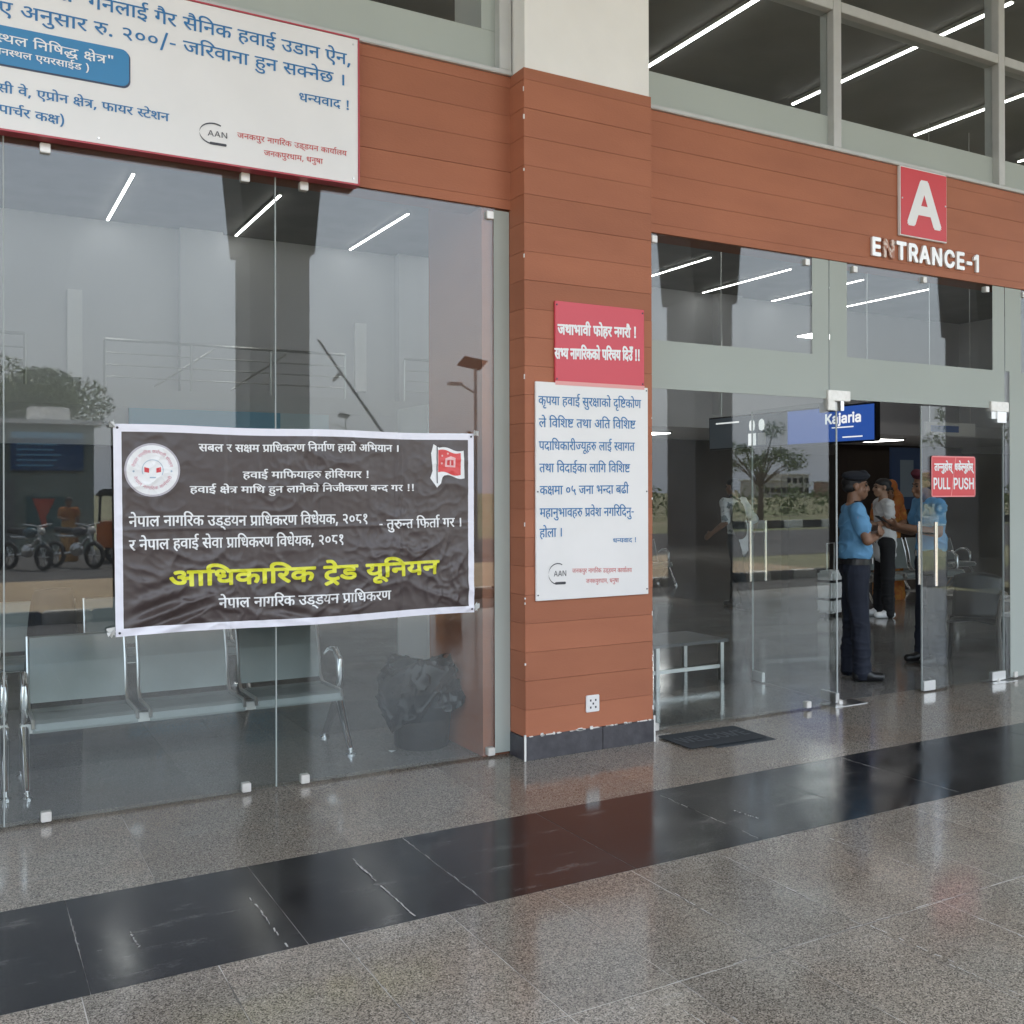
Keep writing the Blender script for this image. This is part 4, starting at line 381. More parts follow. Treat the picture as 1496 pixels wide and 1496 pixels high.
TEXTS = [
('board', 'प्रवेश', 0.2543, 3.902, 0.4926, 3.9006, 0.0563),
('board', 'गर्नलाई गैर सैनिक हवाई उडान ऐन,', 0.5548, 3.8964, 1.8591, 3.8887, 0.0581),
('board', 'ए अनुसार रु. २००/- जरिवाना हुन सक्नेछ ।', 0.1763, 3.7803, 1.8282, 3.7726, 0.0558),
('board', 'धन्यवाद !', 1.5701, 3.6314, 1.8508, 3.6344, 0.0428),
('pill', 'स्थल निषिद्ध क्षेत्र"', 0.1623, 3.6308, 0.6718, 3.6235, 0.0371),
('pill', 'मानस्थल एयरसाईड )', 0.1431, 3.5648, 0.56, 3.5613, 0.0278),
('board', 'सी वे, एप्रोन क्षेत्र, फायर स्टेशन', 0.173, 3.4048, 0.9193, 3.4019, 0.0372),
('board', 'पार्चर कक्ष)', 0.1784, 3.3098, 0.4535, 3.3008, 0.0372),
('boardred', 'जनकपुर नागरिक उड्डयन कार्यालय', 1.2512, 3.3692, 1.831, 3.3692, 0.0259),
('boardred', 'जनकपुरधाम, धनुषा', 1.3866, 3.3017, 1.6985, 3.3063, 0.0263),
('red', 'जथाभावी फोहर नगरौ !', 3.0835, 2.528, 3.6507, 2.5479, 0.0561),
('red', 'सभ्य नागरिकको परिचय दिउँ !!', 3.0618, 2.3863, 3.6761, 2.4112, 0.058),
('white', 'कृपया हवाई सुरक्षाको दृष्टिकोण', 2.9503, 2.1028, 3.6822, 2.1101, 0.0495),
('white', 'ले विशिष्ट तथा अति विशिष्ट', 2.9531, 1.9731, 3.6403, 1.9822, 0.0495),
('white', 'पदाधिकारीज्यूहरु लाई स्वागत', 2.9527, 1.8408, 3.6326, 1.8476, 0.0495),
('white', 'तथा विदाईका लागि विशिष्ट', 2.955, 1.7114, 3.5977, 1.7157, 0.0495),
('white', 'कक्षमा ०५ जना भन्दा बढी', 2.9578, 1.5815, 3.587, 1.5875, 0.0495),
('white', 'महानुभावहरु प्रवेश नगरिदिनु-', 2.9574, 1.4524, 3.628, 1.4503, 0.0495),
('white', 'होला ।', 2.9561, 1.3337, 3.1125, 1.3365, 0.0495),
('white', 'धन्यवाद !', 3.4703, 1.2652, 3.6459, 1.265, 0.0248),
('whitered', 'जनकपुर नागरिक उड्डयन कार्यालय', 3.1782, 1.0952, 3.6092, 1.0821, 0.0242),
('whitered', 'जनकपुरधाम, धनुषा', 3.2744, 1.0304, 3.5122, 1.0238, 0.0244),
('banner', 'सबल र सक्षम प्राधिकरण निर्माण हाम्रो अभियान ।', 1.0718, 1.7918, 2.1477, 1.8104, 0.0359),
('banner', 'हवाई माफियाहरु होसियार !', 1.2893, 1.6584, 1.9748, 1.6618, 0.0332),
('banner', 'हवाई क्षेत्र माथि हुन लागेको निजीकरण बन्द गर !!', 1.0262, 1.5799, 2.2416, 1.5914, 0.0323),
('banner', 'नेपाल नागरिक उड्डयन प्राधिकरण विधेयक, २०८१', 0.739, 1.4344, 1.9679, 1.4335, 0.0496),
('banner', '- तुरुन्त फिर्ता गर ।', 2.0257, 1.4006, 2.5341, 1.4002, 0.0486),
('banner', 'र नेपाल हवाई सेवा प्राधिकरण विधेयक, २०८१', 0.7388, 1.3203, 1.8298, 1.3266, 0.0496),
('banneryellow', 'आधिकारिक ट्रेड यूनियन', 0.9214, 1.159, 2.3808, 1.1636, 0.0707),
('banner', 'नेपाल नागरिक उड्डयन प्राधिकरण', 1.1593, 1.0181, 2.0929, 1.0123, 0.0482),
('sticker', 'तान्नुहोस्', 6.626, 1.7582, 6.8316, 1.7606, 0.053),
('sticker', 'धकेल्नुहोस्', 6.8643, 1.7609, 7.0847, 1.7634, 0.0538),
]
def glyph(k):
    g = GLYPHS[k]; out = []
    for c in g[1:]:
        pts = [(c[i], c[i+1], c[i+2]) for i in range(0, len(c), 3)]
        full = []
        for i, p in enumerate(pts):
            q = pts[(i+1) % len(pts)]; full.append(p)
            if not p[2] and not q[2]: full.append(((p[0]+q[0])/2, (p[1]+q[1])/2, 1))
        k = next((i for i, p in enumerate(full) if p[2]), 0); full = full[k:]+full[:k]; out.append(full)
    return float(g[0]), out
def area(c): return sum(c[i-1][0]*c[i][1]-c[i][0]*c[i-1][1] for i in range(len(c)))/2
def inside(pt, c):
    r = False
    for i in range(len(c)):
        x1, y1, x2, y2 = c[i-1][0], c[i-1][1], c[i][0], c[i][1]
        if (y1 > pt[1]) != (y2 > pt[1]) and pt[0] < (x2-x1)*(pt[1]-y1)/(y2-y1)+x1: r = not r
    return r
_gc = {}
def glyph_faces(k, bold, depth, res):
    """filled outline of one glyph in font units: every outer contour with its own holes, so that overlapping strokes stay filled"""
    key = (k, round(depth), res)
    if key in _gc: return _gc[key]
    adv, cs = glyph(k); outer = [c for c in cs if area(c) < 0]; holes = [c for c in cs if area(c) > 0]; groups = [[c] for c in outer]
    for h in holes:
        best = [g_ for g_ in groups if inside(h[0], g_[0])]
        if best: min(best, key=lambda g_: abs(area(g_[0]))).append(h)
    V, F = [], []
    for gi, grp in enumerate(groups):
        cu = bpy.data.curves.new('stroke', 'CURVE'); cu.dimensions = '2D'; cu.fill_mode = 'BOTH' if depth else 'FRONT'; cu.resolution_u = res; cu.extrude = depth/2
        for c in grp:
            kn = [(p, c[i-1], c[(i+1) % len(c)]) for i, p in enumerate(c) if p[2]]
            if len(kn) < 2: continue
            sp = cu.splines.new('BEZIER'); sp.bezier_points.add(len(kn)-1); sp.use_cyclic_u = True
            for b, (p, a, d) in zip(sp.bezier_points, kn):
                b.handle_left_type = b.handle_right_type = 'FREE'; b.co = (p[0], p[1], 0)
                s = 1/3 if a[2] else 2/3; b.handle_left = (p[0]+(a[0]-p[0])*s, p[1]+(a[1]-p[1])*s, 0)
                s = 1/3 if d[2] else 2/3; b.handle_right = (p[0]+(d[0]-p[0])*s, p[1]+(d[1]-p[1])*s, 0)
        t = bpy.data.objects.new('stroke', cu); me = bpy.data.meshes.new_from_object(t); n = len(V)
        V += [(v.co.x, v.co.y, v.co.z, gi) for v in me.vertices]; F += [tuple(i+n for i in f.vertices) for f in me.polygons]
        bpy.data.meshes.remove(me); bpy.data.objects.remove(t); bpy.data.curves.remove(cu)
    _gc[key] = (adv, V, F); return _gc[key]
def seq_of(text, latin): return [ord(c) if c != ' ' else -1 for c in text] if latin else SEQUENCES[text]
def text_mesh(name, lines, m, parent, y, bold=0, depth=0, warp=None, latin=False, res=3):
    """lines: (text, x0, z0, x1, z1, h): headline runs x0,z0 to x1,z1, letters h high. Built facing -Y."""
    if len(lines) > 1:
        for l in lines: o = text_mesh(name, [l], m, parent, y, bold, depth, warp, latin, res)
        return o
    top = 728 if latin else 622; V, F = [], []
    for text, x0, z0, x1, z1, h in lines:
        sq = seq_of(text, latin); wd = sum(300 if k < 0 else GLYPHS[k][0] for k in sq); sx = (x1-x0)/wd; sy = h/top; x = 0
        for i, k in enumerate(sq):
            if k < 0: x += 300; continue
            adv, gv, gf = glyph_faces(k, bold/math.sqrt(abs(sx*sy)), depth*1e5, res); n = len(V)
            dirs = [(0, 0)] if bold <= 0 else [(math.cos(q*.785+.39), math.sin(q*.785+.39)) for q in range(8 if bold > .002 else 4)]
            for di, (ox, oz) in enumerate(dirs):        # weight is added by overprinting the glyph around its outline
                n = len(V)
                for vx, vy, vz, gi in gv: V.append((x0+(vx+x)*sx+ox*bold, y-vz/1e5-.00004*(di+8*gi+16*(i % 2)), z0+(z1-z0)*(vx+x)/wd+(vy-top)*sy+oz*bold))
                F += [tuple(q+n for q in f) for f in gf]
            x += adv
    me = bpy.data.meshes.new(name); me.from_pydata(V, [], F)
    if warp:
        bm = bmesh.new(); bm.from_mesh(me); bmesh.ops.triangulate(bm, faces=bm.faces)
        lim = .15 if name.startswith('seal') else .018
        for _ in range(4):
            es = [e for e in bm.edges if e.calc_length() > lim]
            if not es: break
            bmesh.ops.subdivide_edges(bm, edges=es, cuts=1); bmesh.ops.triangulate(bm, faces=bm.faces)
        for v in bm.verts: v.co = warp(v.co)
        bm.to_mesh(me); bm.free()
    me.materials.append(m)
    o = bpy.data.objects.new(name, me); C.objects.link(o); o.parent = parent
    if len(text) > 1: o['kind'] = 'stuff'
    return o

# ------------------------------------------------------------------ ground, terrace, road
g = MB().box((-600, -900, -.6), (600, 60, -.16)).build('ground', M['ground']); tag(g, kind='structure')
r_ = MB().box((-300, -9.0, -.5), (300, -6.62, -.148)).build('road', M['asphalt']); tag(r_, kind='structure')
r_ = MB().box((-300, -27, -.5), (300, -14.5, -.152)).build('far_road', M['asphalt']); tag(r_, kind='structure')
r_ = MB().box((-300, -14.5, -.5), (15.3, -9.16, -.02)).build('pavement', M['sand']); tag(r_, kind='structure')
kb = empty('kerb', (0, -9, -.15), kind='structure')
me0 = None
for mm, off in ((M['blackpaint'], 0), (M['whitepaint'], 1)):
    b0 = MB().box((0, -.16, -.2), (.58, 0, .17)).build('kerb_stone', mm, kb, bevel=.02, loc=(-20+off*.6, 0, 0))
    for i in range(2+off, 59, 2):
        c = b0.copy(); C.objects.link(c); c.location.x = -20+i*.6
kb = empty('kerb', (30, -29, -.15), kind='structure')
for mm, off in ((M['blackpaint'], 0), (M['whitepaint'], 1)):
    b0 = MB().box((0, -.2, -.2), (1.16, 0, .35)).build('kerb_stone', mm, kb, bevel=.02, loc=(off*1.2, 0, 0))
    for i in range(2+off, 30, 2):
        c = b0.copy(); C.objects.link(c); c.location.x = i*1.2
# terrace of individual granite tiles on a pale grout bed
tf = empty('terrace', (0, 0, 0), kind='structure')
MB().box((-3.3, -6.6, -.5), (13.2, .1, -.0010)).build('grout_bed', M['grout'], tf)
_tiles = {}
def tile(x, y, wx, wy, m, nm, parent, z=0):
    key = (round(wx, 3), round(wy, 3), nm)
    if key not in _tiles:
        g_ = .0008 if nm == 'hall_tile' or wx == .693 or wy == 1.1 else .0017
        _tiles[key] = MB().box((g_, g_, -.02), (wx-g_, wy-g_, 0)).build(nm, m, parent, bevel=.0005); o = _tiles[key]
    else: o = _tiles[key].copy(); C.objects.link(o); o.parent = parent
    o.location = (x, y, z+R.uniform(-.0003, .0003)); return o
x = .7-.83*4
while x < 13: tile(x, -1.0, .83, 1.1, M['granite'], 'granite_tile', tf); x += .83
x = .367-.693*5
while x < 13: tile(x, -1.822, .693, .822, M['black'], 'black_tile', tf); x += .693
for j in range(5):
    x = 2.83-.83*7+(.0 if j % 2 else 0)
    y0 = -1.822-.83*(j+1)
    while x < 13: tile(x, y0, .415 if x < 7.5 and x > .3 else .83, .83, M['granite'], 'granite_tile', tf); x += .415 if x < 7.5 and x > .3 else .83
MB().box((-3.3, -6.62, -.3), (13.2, -5.974, .0)).build('step_edge', M['granite'], tf)
# worn chalky scratches
sm = mat('chalk_scratch', (.55, .54, .52), .9)
sb = MB()
def scratch(a, b, wd=.006, n=9, jit=.004):
    a = Vector((*a, 0)); b = Vector((*b, 0)); d = (b-a).normalized(); q = Vector((-d.y, d.x, 0))
    for i in range(n):
        if R.random() < .2: continue
        p0 = a.lerp(b, i/n)+q*R.uniform(-jit, jit); p1 = a.lerp(b, (i+.93)/n)+q*R.uniform(-jit, jit); w_ = wd*R.uniform(.15, .9)/2.2
        sb.add([(p0+q*w_)[:2]+(.0022,), (p0-q*w_)[:2]+(.0022,), (p1-q*w_*.8)[:2]+(.0022,), (p1+q*w_*.8)[:2]+(.0022,)], [(0, 1, 2, 3)])
for a, b, wd in [((.985, -1.33), (.99, -1.81), .009), ((1.466, -1.14), (1.464, -1.80), .012), ((.367, -1.2), (.368, -1.5), .004), ((.54, -1.42), (.55, -1.56), .009),
                 ((2.848, -1.89), (2.823, -2.65), .006), ((2.42, -2.1), (2.405, -2.55), .006), ((2.845, -2.67), (2.86, -3.0), .008), ((3.235, -2.8), (3.235, -3.1), .008), ((3.4, -1.96), (3.42, -2.15), .007), ((3.44, -2.25), (3.44, -2.4), .006), ((1.95, -2.652), (2.9, -2.652), .005), ((2.9, -2.652), (3.9, -2.652), .007), ((3.9, -2.652), (5.2, -2.652), .005), ((1.9, -2.8), (1.905, -3.2), .006), ((4.3, -2.1), (4.32, -2.62), .004), ((2.84, -3.0), (2.86, -3.35), .005), ((1.17, -2.0), (1.17, -2.6), .003), ((4.49, -1.02), (4.5, -1.8), .004),
                 ((3.14, -1.03), (3.13, -1.8), .004), ((3.3, -1.45), (3.32, -1.6), .005), ((2.0, -2.9), (2.01, -3.3), .005), ((1.75, -1.03), (1.753, -1.8), .004)]: scratch(a, b, wd, 14)
sb.open = True
o = sb.build('scratches', sm, tf); tag(o, kind='stuff')

# ------------------------------------------------------------------ terminal building: shell and clad bands
bld = empty('terminal_building', (4, 0, 0), 0, 'terminal building with terracotta boarded bands above its glass front and a white upper pier', 'building')
L0 = Vector((4, 0, 0))
def bbox(nm, a, b, m, bevel=0, par=bld):
    return MB().box([a[i]-L0[i] for i in range(3)], [b[i]-L0[i] for i in range(3)]).build(nm, m, par, bevel=bevel)
X0, X1 = -7.0, 30.0
bbox('hall_ceiling', (X0, .4, 7.2), (X1, 22, 7.4), M['ceiling'])
bbox('rear_wall', (X0, 17.0, 3.3), (X1, 17.2, 7.2), M['hallwall']); bbox('rear_wall_base', (X0, 16.9, 0), (X1, 17.2, 3.0), M['hallbrown'])
bbox('side_wall', (X0, .2, 0), (X0+.2, 17, 7.2), M['hallwall']); bbox('side_wall', (X1-.2, .2, 0), (X1, 17, 7.2), M['hallwall'])
bbox('mezzanine_slab', (X0+.2, 12.6, 3.0), (X1-.2, 17, 3.3), M['hallwall'])
bbox('front_wall', (12.6, 0, 0), (X1, .3, 7.4), M['plaster']); bbox('front_wall', (X0, 0, 0), (-3.2, .3, 7.4), M['plaster'])
bbox('facade_top', (-3.2, .0, 7.05), (12.6, .3, 7.4), M['plaster'])
bbox('band_core', (-3.2, .012, 3.218), (2.8755, .2, 4.0), M['groove']); bbox('band_core', (3.775, .012, 3.218), (12.6, .2, 4.0), M['groove'])
bbox('window_sill', (-3.2, -.035, 4.0), (2.87, .16, 4.028), M['frame'], .004); bbox('window_sill', (3.785, -.035, 4.0), (12.6, .16, 4.028), M['frame'], .004)
zs = [4.0, 3.932]+[3.932-.1655*k for k in range(1, 26)]
def planks(xa, xb, ya, yb, zlo, zhi, parent, off, seg=None):
    for i in range(len(zs)-1):
        zt, zb = min(zs[i], zhi), max(zs[i+1], zlo)
        if zt-zb < .01: continue
        xs = [xa, xb] if not seg else [xa]+[s for s in seg[i % len(seg)] if xa < s < xb]+[xb]
        for a, b in zip(xs, xs[1:]):
            d = R.uniform(0, .0022)
            MB().box((a+.001-off.x, ya-d-off.y, zb+.0007), (b-.001-off.x, yb-off.y, zt-.0007)).build('siding_plank', M['clad'], parent, bevel=.0012)
planks(-3.2, 2.8735, -.012, .011, 3.213, 4.0, bld, L0)
planks(3.779, 12.6, -.012, .011, 3.213, 4.0, bld, L0)
# boarded pillar
pl = empty('pillar', (3.325, -.08, 0), 0, 'terracotta boarded pillar with a black stone plinth and white upper shaft, between the glass front and the entrance', 'pillar')
LP = Vector((3.325, -.08, 0))
def pbox(nm, a, b, m, bevel=0): return MB().box([a[i]-LP[i] for i in range(3)], [b[i]-LP[i] for i in range(3)]).build(nm, m, pl, bevel=bevel)
pbox('core', (2.876, -.162, .02), (3.774, .75, 4.0), M['groove']); planks(2.868, 3.782, -.175, .008, .137, 4.0, pl, LP)
pbox('inner_cladding', (2.70, .03, .0), (2.874, .78, 4.0), M['clad']); pbox('shaft', (2.88, -.168, 4.002), (3.77, .75, 7.06), M['plaster'])
pn = M['plinth'] = vary(mat('plinth_stone', (.04, .038, .045), .3), (.07, .068, .075), 20, .8, bump=.3)
pbox('plinth_slab', (2.864, -.182, 0), (3.40, -.16, .137), pn, .002); pbox('plinth_slab', (3.403, -.182, 0), (3.786, -.16, .135), pn, .002)
pbox('plinth_slab', (2.862, -.160, 0), (2.876, -.002, .133), pn, .002); pbox('plinth_slab', (3.776, -.160, 0), (3.79, -.002, .133), pn, .002)
# white filler: the pale bead along the plinth's corners and the ragged line where paint stops
fl = MB(); fl.box((2.858-LP.x, -.186-LP.y, 0), (2.868-LP.x, -.176-LP.y, .15)); fl.box((3.783-LP.x, -.186-LP.y, 0), (3.792-LP.x, -.176-LP.y, .16))
for i in range(38):
    a = 2.88+R.random()*.88; h = R.uniform(.001, .005)*(2.5 if R.random() < .15 else 1); w_ = R.uniform(.006, .03)
    fl.box((a-LP.x, -.1835-LP.y, .136-h*.4), (a+w_-LP.x, -.1765-LP.y, .137+h))
fl.build('filler', M['plaster'], pl)
sp = [(2.867, z) for z in (.55, .9, .93, 1.35, 2.2, 2.21, 2.9, 3.4, 3.7, 3.86)]+[(3.778, z) for z in (.2, .5, .53, .78, 1.5, 2.0)]
for xx, z in sp: fl = MB().box((xx-.002-LP.x, -.1790-LP.y, z), (xx+R.uniform(.001, .006)-LP.x, -.172-LP.y, z+R.uniform(.006, .03))).build('paint_chip', M['plaster'], pl)

# ------------------------------------------------------------------ upper windows
def upper_window(xs, label, vfilm=()):
    t = empty('upper_window', (xs[0], 0, 4.03), 0, label, 'window')
    ox = xs[0]
    for x in xs: box('mullion', (x-.04-ox, -.03, 0), (x+.04-ox, .10, 3.02), M['frame'], t, .003)
    for a, b in zip(xs, xs[1:]):
        box('transom', (a+.04-ox, -.028, .985), (b-.04-ox, .098, 1.06), M['frame'], t, .003)
        box('glass_pane', (a+.04-ox, .03, .0), (b-.04-ox, .036, .985), M['glass'], t); box('glass_pane', (a+.04-ox, .03, 1.06), (b-.04-ox, .036, 3.02), M['glass'], t)
        box('frosted_film', (a+.04-ox, .027, .0), (b-.04-ox, .0285, .235), M['film'], t)
    for a, b in vfilm: box('frosted_film', (a-ox, .027, .237), (b-ox, .0285, .98), M['film'], t)
    return t
upper_window([-3.1, -1.2, .75, 2.83], 'upper window strip over the sign board, left of the white pier', [(2.70, 2.79)])
upper_window([3.81, 5.566, 7.44, 9.32, 11.2, 12.55], 'upper window strip with pale mullions over the entrance band, right of the white pier')

# ------------------------------------------------------------------ lower glazing
def clamp(t, x, z, s=.045): return MB().box((x-s/2, -.016, z-s/2), (x+s/2, .026, z+s/2)).build('clamp', M['clamp'], t, bevel=.003)
def pane(x0, x1, z0, z1, label, films=(), clamps=(), name='glass_panel', cat='glass panel', group=None, seals=()):
    t = empty(name, (x0, 0, z0), 0, label, cat, group)
    box('glass_pane', (.002, .0, .0), (x1-x0-.002, .010, z1-z0-.002), M['glass'], t)
    for a, b, c, d in films: box('frosted_film', (a-x0+.003, -.0022, c-z0), (b-x0-.003, -.0008, d-z0), M['film'], t)
    for x, z in clamps: clamp(t, x-x0, z-z0)
    for x in seals: box('edge_seal', (x-x0-.003, -.0015, .002), (x-x0+.003, .0115, z1-z0-.004), M['seal'], t)
    return t
ZT = 3.212
pane(-2.336, -1.068, .012, ZT, 'glass panel far left, beyond the second bench', (), [(-1.3, .03), (-1.9, .03)])
pane(-1.068, .20, .012, ZT, 'glass panel at the left edge of the picture', (), [(-.2, .03), (-.9, .03)])
pane(.20, 1.468, .012, ZT, 'glass panel in front of the steel bench, left half of the black banner over it', (), [(.375, .034), (1.31, .034), (.375, ZT-.045), (1.31, ZT-.04)], seals=(.2,))
pane(1.468, 2.872, .012, ZT, 'glass panel in front of the bin, with a frosted strip against the pillar', [(2.76, 2.868, .02, ZT-.01)], [(1.62, .034), (2.735, .034), (1.62, ZT-.04), (2.735, ZT-.045)], seals=(1.468,))
zb0, zb1 = 2.214, 2.525
pane(3.785, 5.50, .012, ZT, 'tall fixed glass panel between pillar and doorway with a frosted cross band', [(3.79, 5.498, zb0, zb1), (5.33, 5.498, zb1, ZT)], [(3.93, .036), (5.28, .036), (3.93, ZT-.04), (5.28, ZT-.04)])
pane(5.503, 7.50, zb0, ZT, 'frosted edged glass transom over the doorway', [(5.505, 7.498, zb0+.002, zb1), (5.505, 5.685, zb1, ZT), (7.345, 7.498, zb1, ZT)], [(5.76, ZT-.04), (6.52, ZT-.04), (7.27, ZT-.04)], seals=(5.503, 7.498))
pane(7.503, 9.3, .012, ZT, 'frosted edged glass panel right of the closed door leaf', [(7.56, 9.298, zb0, zb1), (7.505, 7.72, zb1, ZT), (7.56, 7.80, .02, zb0)], [(7.62, .036), (9.0, .036), (7.75, ZT-.04)])
pane(9.303, 12.58, .012, ZT, 'far right glass panel by the end wall', [(9.31, 12.57, zb0, zb1)], [(9.6, .036), (12, .036)])
def door(label, loc, rz, s):
    """leaf 1 m wide running along s*x from its hinge"""
    t = empty('glass_door', loc, rz, label, 'door')
    a, b = sorted((0.006*s, 1.0*s)); box('leaf_glass', (a, -.005, .012), (b, .005, 2.205), M['glass'], t)
    for e in (a, b): box('edge_seal', (e-.003, -.0062, .014), (e+.003, .0062, 2.2), M['seal'], t)
    for z in (.045, 2.165):
        u, v = sorted((.0, .17*s)); box('patch_fitting', (u, -.016, z-.035), (v, .016, z+.035), M['steel'], t, .003)
    u, v = sorted((.86*s, .995*s)); box('lock_patch', (u, -.016, .01), (v, .016, .085), M['steel'], t, .003)
    for side in (-1, 1):
        h = MB(); X = .93*s; y = .075*side
        h.tube([(X, y, .82), (X, y, 1.31)], .015, 12)
        o = h.build('handle', M['chrome'], t, smooth='auto')
        h = MB(); 
        for z in (.90, 1.22): h.tube([(X, 0, z), (X, y-.012*side, z)], .008, 8)
        h.build('standoff', M['chrome'], o)
    return t
dl = door('glass door leaf standing open inwards, left of the doorway', (5.60, .02, 0), rad(84), 1)
dr = door('closed glass door leaf with the red pull and push sticker', (7.49, .005, 0), 0, -1)
tp = empty('top_hinge_plate', (5.60, 0, 2.22), 0, 'square steel hinge plate over the open door leaf', 'hinge plate'); box('plate', (-.13, -.02, -.02), (.10, .03, .055), M['clamp'], tp, .004); box('plate', (-.13, -.02, -.09), (-.055, .03, -.02), M['clamp'], tp, .004); box('pivot', (.0, -.018, -.09), (.035, .028, -.02), M['steel'], tp, .003)
tp = empty('top_hinge_plate', (7.40, 0, 2.22), 0, 'steel hinge plate over the closed door leaf', 'hinge plate'); box('plate', (-.10, -.022, -.03), (.13, .03, .05), M['clamp'], tp, .004); box('pivot', (-.02, -.02, -.12), (.10, .028, -.03), M['steel'], tp, .003)
fs = empty('floor_spring', (5.62, .02, 0), 0, 'steel floor spring cover plate under the open door leaf', 'floor spring'); box('cover_plate', (-.13, -.08, .0005), (.20, .08, .004), M['steel'], fs, .001); MB().lathe([(.02, .004), (.02, .03), (.012, .034)], (0, 0, 0), 12).build('pivot', M['clamp'], fs)
fs = empty('floor_spring', (7.40, .0, 0), 0, 'steel floor spring cover plate under the closed door leaf', 'floor spring'); box('cover_plate', (-.14, -.07, .0005), (.16, .07, .004), M['steel'], fs, .001); MB().lathe([(.02, .004), (.02, .02), (.012, .024)], (0, 0, 0), 12).build('pivot', M['clamp'], fs)
# red sticker on the closed leaf
st = empty('door_sticker', (6.855, -.008, 1.66), 0, 'red pull and push sticker on the closed glass leaf', 'sticker')
M['red'] = mat('sign_red', (.62, .035, .045), .35); M['red2'] = mat('red_pink_sheet', (.60, .045, .07), .35); M['pinkline'] = mat('pink_line', (.8, .25, .25), .5); M['blue'] = mat('print_blue', (.02, .16, .38), .4); M['printred'] = mat('print_red', (.55, .06, .06), .4); M['ink'] = mat('print_black', (.04, .04, .05), .4); M['w'] = mat('print_white', (.82, .82, .82), .4)
def rrect(x0, z0, x1, z1, r, n=5):
    P = []
    for cx, cz, a0 in ((x1-r, z0+r, -90), (x1-r, z1-r, 0), (x0+r, z1-r, 90), (x0+r, z0+r, 180)):
        for k in range(n+1): a = rad(a0+90*k/n); P.append((cx+r*math.cos(a), cz+r*math.sin(a)))
    return P
MB().prism(rrect(-.262, -.16, .262, .16, .02), 0, .0022).build('border', M['pinkline'], st)
MB().prism([(-.252, -.15), (-.035, -.15), (.02, .15), (-.252, .15)], -.001, 0).build('red_field', M['red'], st); MB().prism([(-.025, -.15), (.252, -.15), (.252, .15), (.03, .15)], -.001, 0).build('red_field', M['red'], st)
text_mesh('lettering', [('PULL', -.245, -.012, -.045, -.012, .085), ('PUSH', -.01, -.012, .245, -.012, .085)], M['w'], st, -.0018, bold=.003, latin=True)
text_mesh('lettering', [(t[1], t[2]-6.855, t[3]-1.66, t[4]-6.855, t[5]-1.66, t[6]*1.0) for t in TEXTS if t[0] == 'sticker'], M['w'], st, -.0018, bold=.003)

# ------------------------------------------------------------------ signs
def rel(g, o): return [(t[1], t[2]-o[0], t[3]-o[1], t[4]-o[0], t[5]-o[1], t[6]) for t in TEXTS if t[0] == g]
def caan(par, cx, cz, w_, h_, y):
    mb = MB(); pts = []
    for k in range(26): a = rad(60+k*9.6); pts.append((cx+w_*math.cos(a), y, cz+h_*math.sin(a)))
    for a, b in zip(pts, pts[1:]):
        t_ = .05*w_; mb.add([(a[0], y, a[2]-t_), (b[0], y, b[2]-t_), (b[0], y, b[2]+t_), (a[0], y, a[2]+t_)], [(0, 1, 2, 3)])
    mb.open = True; mb.build('logo_ring', M['ink'], par)
    text_mesh('logo_lettering', [('AAN', cx-w_*.45, cz+h_*.3, cx+w_*1.0, cz+h_*.3, h_*.55)], M['ink'], par, y, latin=True)
    mb = MB(); mb.prism(rrect(cx-.3*w_, cz-h_*1.05, cx+w_*.9, cz-h_*.8, h_*.1), y-.0003, y+.0003); mb.build('logo_bar', M['ink'], par)
so_ = (1.0, 3.6)
bs = empty('sign_board', (so_[0], -.06, so_[1]), 0, 'big white notice board with blue lettering and a thin red edge, over the glass front', 'sign')
box('board_sheet', (-3.2, -.02, -.398), (.897, .045, .382), M['white'], bs, .003)
M['edge'] = mat('red_edge', (.45, .05, .07), .4)
for a, b in (((-3.2, -.0255, -.405), (.903, .05, -.396)), ((-3.2, -.0255, .381), (.903, .05, .388)), ((.8965, -.0255, -.3955), (.903, .05, .3805))): box('edge_trim', a, b, M['edge'], bs)
M['pill'] = mat('pill_blue', (.02, .20, .42), .35); M['pillshade'] = mat('pill_edge', (.05, .07, .12), .5)
MB().prism(rrect(-2.2, -.112, -.258, .067, .035), -.0224, -.0205).build('pill_shadow', M['pillshade'], bs)
MB().prism(rrect(-2.2, -.104, -.264, .072, .035), -.0245, -.0225).build('blue_pill', M['pill'], bs)
text_mesh('lettering', rel('board', so_), M['blue'], bs, -.0225, bold=.0014)
text_mesh('lettering', rel('boardred', so_), M['printred'], bs, -.0225, bold=.0004); text_mesh('lettering', rel('pill', so_), M['w'], bs, -.0265, bold=.001)
caan(bs, 1.135-so_[0], 3.342-so_[1], .07, .052, -.0225)
for X, Z in ((.87, -.37), (.87, .35), (-.4, -.37), (-.4, .35)): MB().lathe([(.006, 0), (.005, .002)], (0, 0, 0), 8).build('screw', M['steel'], bs).matrix_local = Matrix.Translation((X, -.0205, Z)) @ Matrix.Rotation(rad(90), 4, 'X')
rs = empty('notice_sign', (3.388, -.185, 2.43), 0, 'small red notice with two lines of white lettering, screwed to the pillar', 'sign')
box('sheet', (-.322, -.008, -.255), (.322, .006, .237), M['red2'], rs, .002); box('bottom_strip', (-.322, -.0095, -.255), (.322, -.0082, -.232), mat('faded_pink', (.75, .35, .33), .5), rs)
text_mesh('lettering', [(t[1], t[2]-3.388, t[3]-2.43, t[4]-3.388, t[5]-2.43, t[6]) for t in TEXTS if t[0] == 'red'], M['w'], rs, -.0096, bold=.0032)
